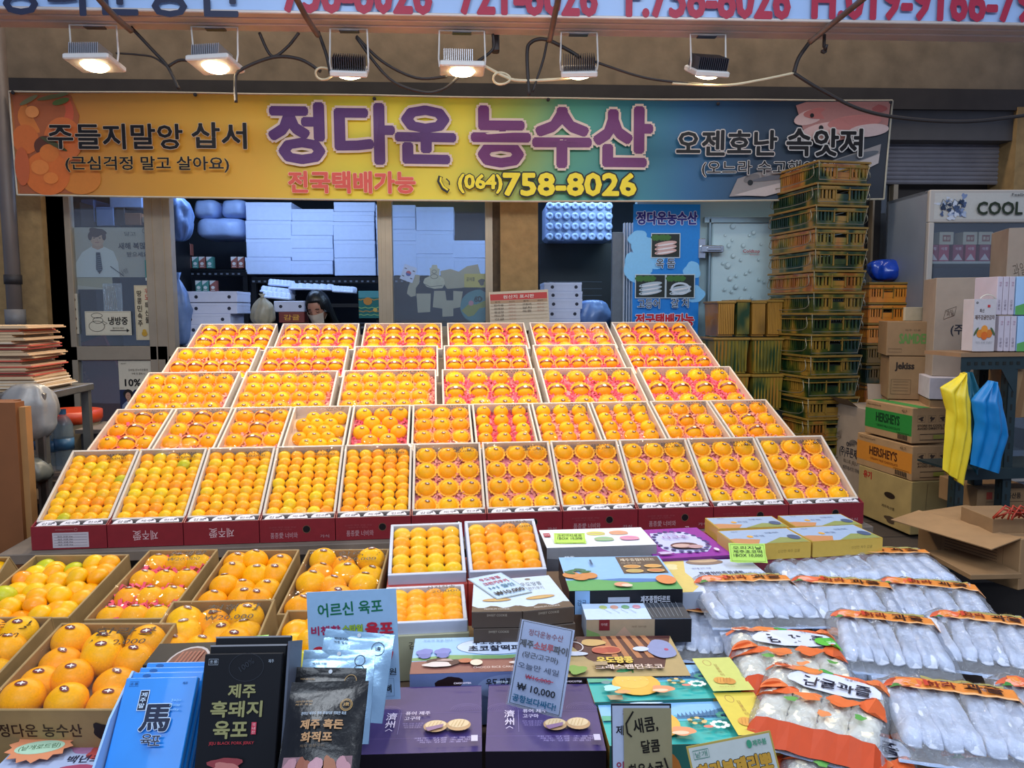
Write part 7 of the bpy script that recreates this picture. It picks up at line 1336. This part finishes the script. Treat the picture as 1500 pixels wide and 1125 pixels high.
for i in range(n):
    z=tz+.0005+i*.0135; o=MB(); w0=.34+rnd.uniform(-.03,.03); x0=Wt-.42+rnd.uniform(-.02,.02)-.002*i; rot=rnd.uniform(-.06,.06); Mx=basis(Vector((Lx.x,Lx.y,0)),EU,EV,Vector((0,0,1)))@Matrix.Translation((x0,.08,z))@Matrix.Rotation(rot,4,'Z')
    col=[('b8503c','flat_red'),('b89c78','flat_tan'),('c4b49c','flat_cream'),('8c3028','flat_crimson')][rnd.choice([0,1,2,1,2,3,1])]
    o.box(0,0,0,w0,.33,.0062,mat(col[1],col[0],.6,.1,15),c=.001); o.box(.004,.006,.0062,w0*.97,.33,.0128,mat('flat_tan','b89c78',.6,.1,15)); tag(o.build('folded_carton',None,False,Mx),f"folded flat carton, {ORD[n-1-i]} from the top of the paper stack",'carton','folded cartons on the steel table')
sack('plastic_bag','translucent white plastic bag hanging under the steel table','bag',42,604,3.5,.12,.08,.13,mat('white_bag','8a8680',.35,.08,8,.5),8,False)
sack('plastic_bag','greyish plastic bag on the lower table shelf','bag',36,690,3.45,.11,.09,.06,mat('grey_bag','6c6c62',.4,.1,8,.5),9,False)
M_bot=mat('bottle_plastic','7c8c94',.1,.05,9,0,0,.3,alpha=.45); M_bl=mat('bottle_label','3c6484',.4,.2,9)
for i,(px,py) in enumerate(((62,680),(78,684),(96,681))):
    b=atD(px,py+6,3.75); t=thing('water_bottle',f"clear ribbed water bottle, {('left','middle','right')[i]} of three under the steel table",'bottle',Matrix.Translation(b),'water bottles under the table')
    pr=[(.0,0),(.042,0),(.044,.01)]+[(.044 if k%2 else .040,.02+.018*k) for k in range(8)]+[(.044,.17),(.043,.22),(.03,.25),(.014,.268),(.014,.285)]; MB().lathe(pr,M_bot,16).build('bottle_body',t,True); MB().lathe([(.0446,.10),(.0452,.10),(.0452,.155),(.0446,.155)],M_bl,16,cap=False).build('bottle_label',t,True); MB().lathe([(0,.27),(.017,.27),(.017,.295),(0,.296)],M_bl,12).build('cap',t)
b0=atD(78,690,3.9); mb=MB(); mb.box(b0.x-.25,b0.y-.25,0,b0.x+.25,b0.y+.12,b0.z-.0,mat('old_crate_wood','4a3c2e',.8,.2,9,.2)); tag(mb.build('wooden_box'),'dark wooden box under the water bottles','box')
b=atD(108,690,4.4); zt_=atD(108,604,4.4).z; t=thing('waste_bin','beige bin with an orange rim in the left corner','bin',Matrix.Translation((b.x,b.y,0))); MB().lathe([(.0,0),(.12,0),(.15,zt_-.05),(.15,zt_-.02)],mat('bin_beige','8c7c60',.6,.1,9),24).build('bin_body',t,True); MB().lathe([(.155,zt_-.05),(.165,zt_-.03),(.165,zt_+.015),(.14,zt_+.02),(.05,zt_+.005),(0,zt_)],mat('bin_orange','b83c18',.4,.08,9),24).build('bin_rim',t,True)
b=atD(118,632,4.2); mb=MB(); mb.box(b.x,b.y,0,b.x+.28,b.y+.3,b.z-.01,mat('dark_cabinet','2a2420',.6)); mb.box(b.x-.02,b.y-.02,b.z-.01,b.x+.30,b.y+.3,b.z+.012,mat('dusty_lid','6c6258',.7,.2,9)); tag(mb.build('small_cabinet'),'small dark cabinet with dusty top left of the second tier','cabinet')
a=atD(-30,590,2.95); b=atD(22,590,2.95); mb=MB(); zz1=a.z; mb.box(-.4,0,0,.05,.06,zz1,mat('orange_wood','7c4a24',.6,.12,5)); mb.box(-.4,.06,0,-.1,.3,zz1-.02,mat('orange_wood')); mb.box(.05,.02,0,.075,.06,zz1-.02,mat('tan_wood','9c7040',.6,.12,6)); tag(mb.build('wooden_cabinet',None,False,Matrix.Translation((b.x-.05,b.y,0))),'reddish brown wooden cabinet side cut by the left edge','cabinet')
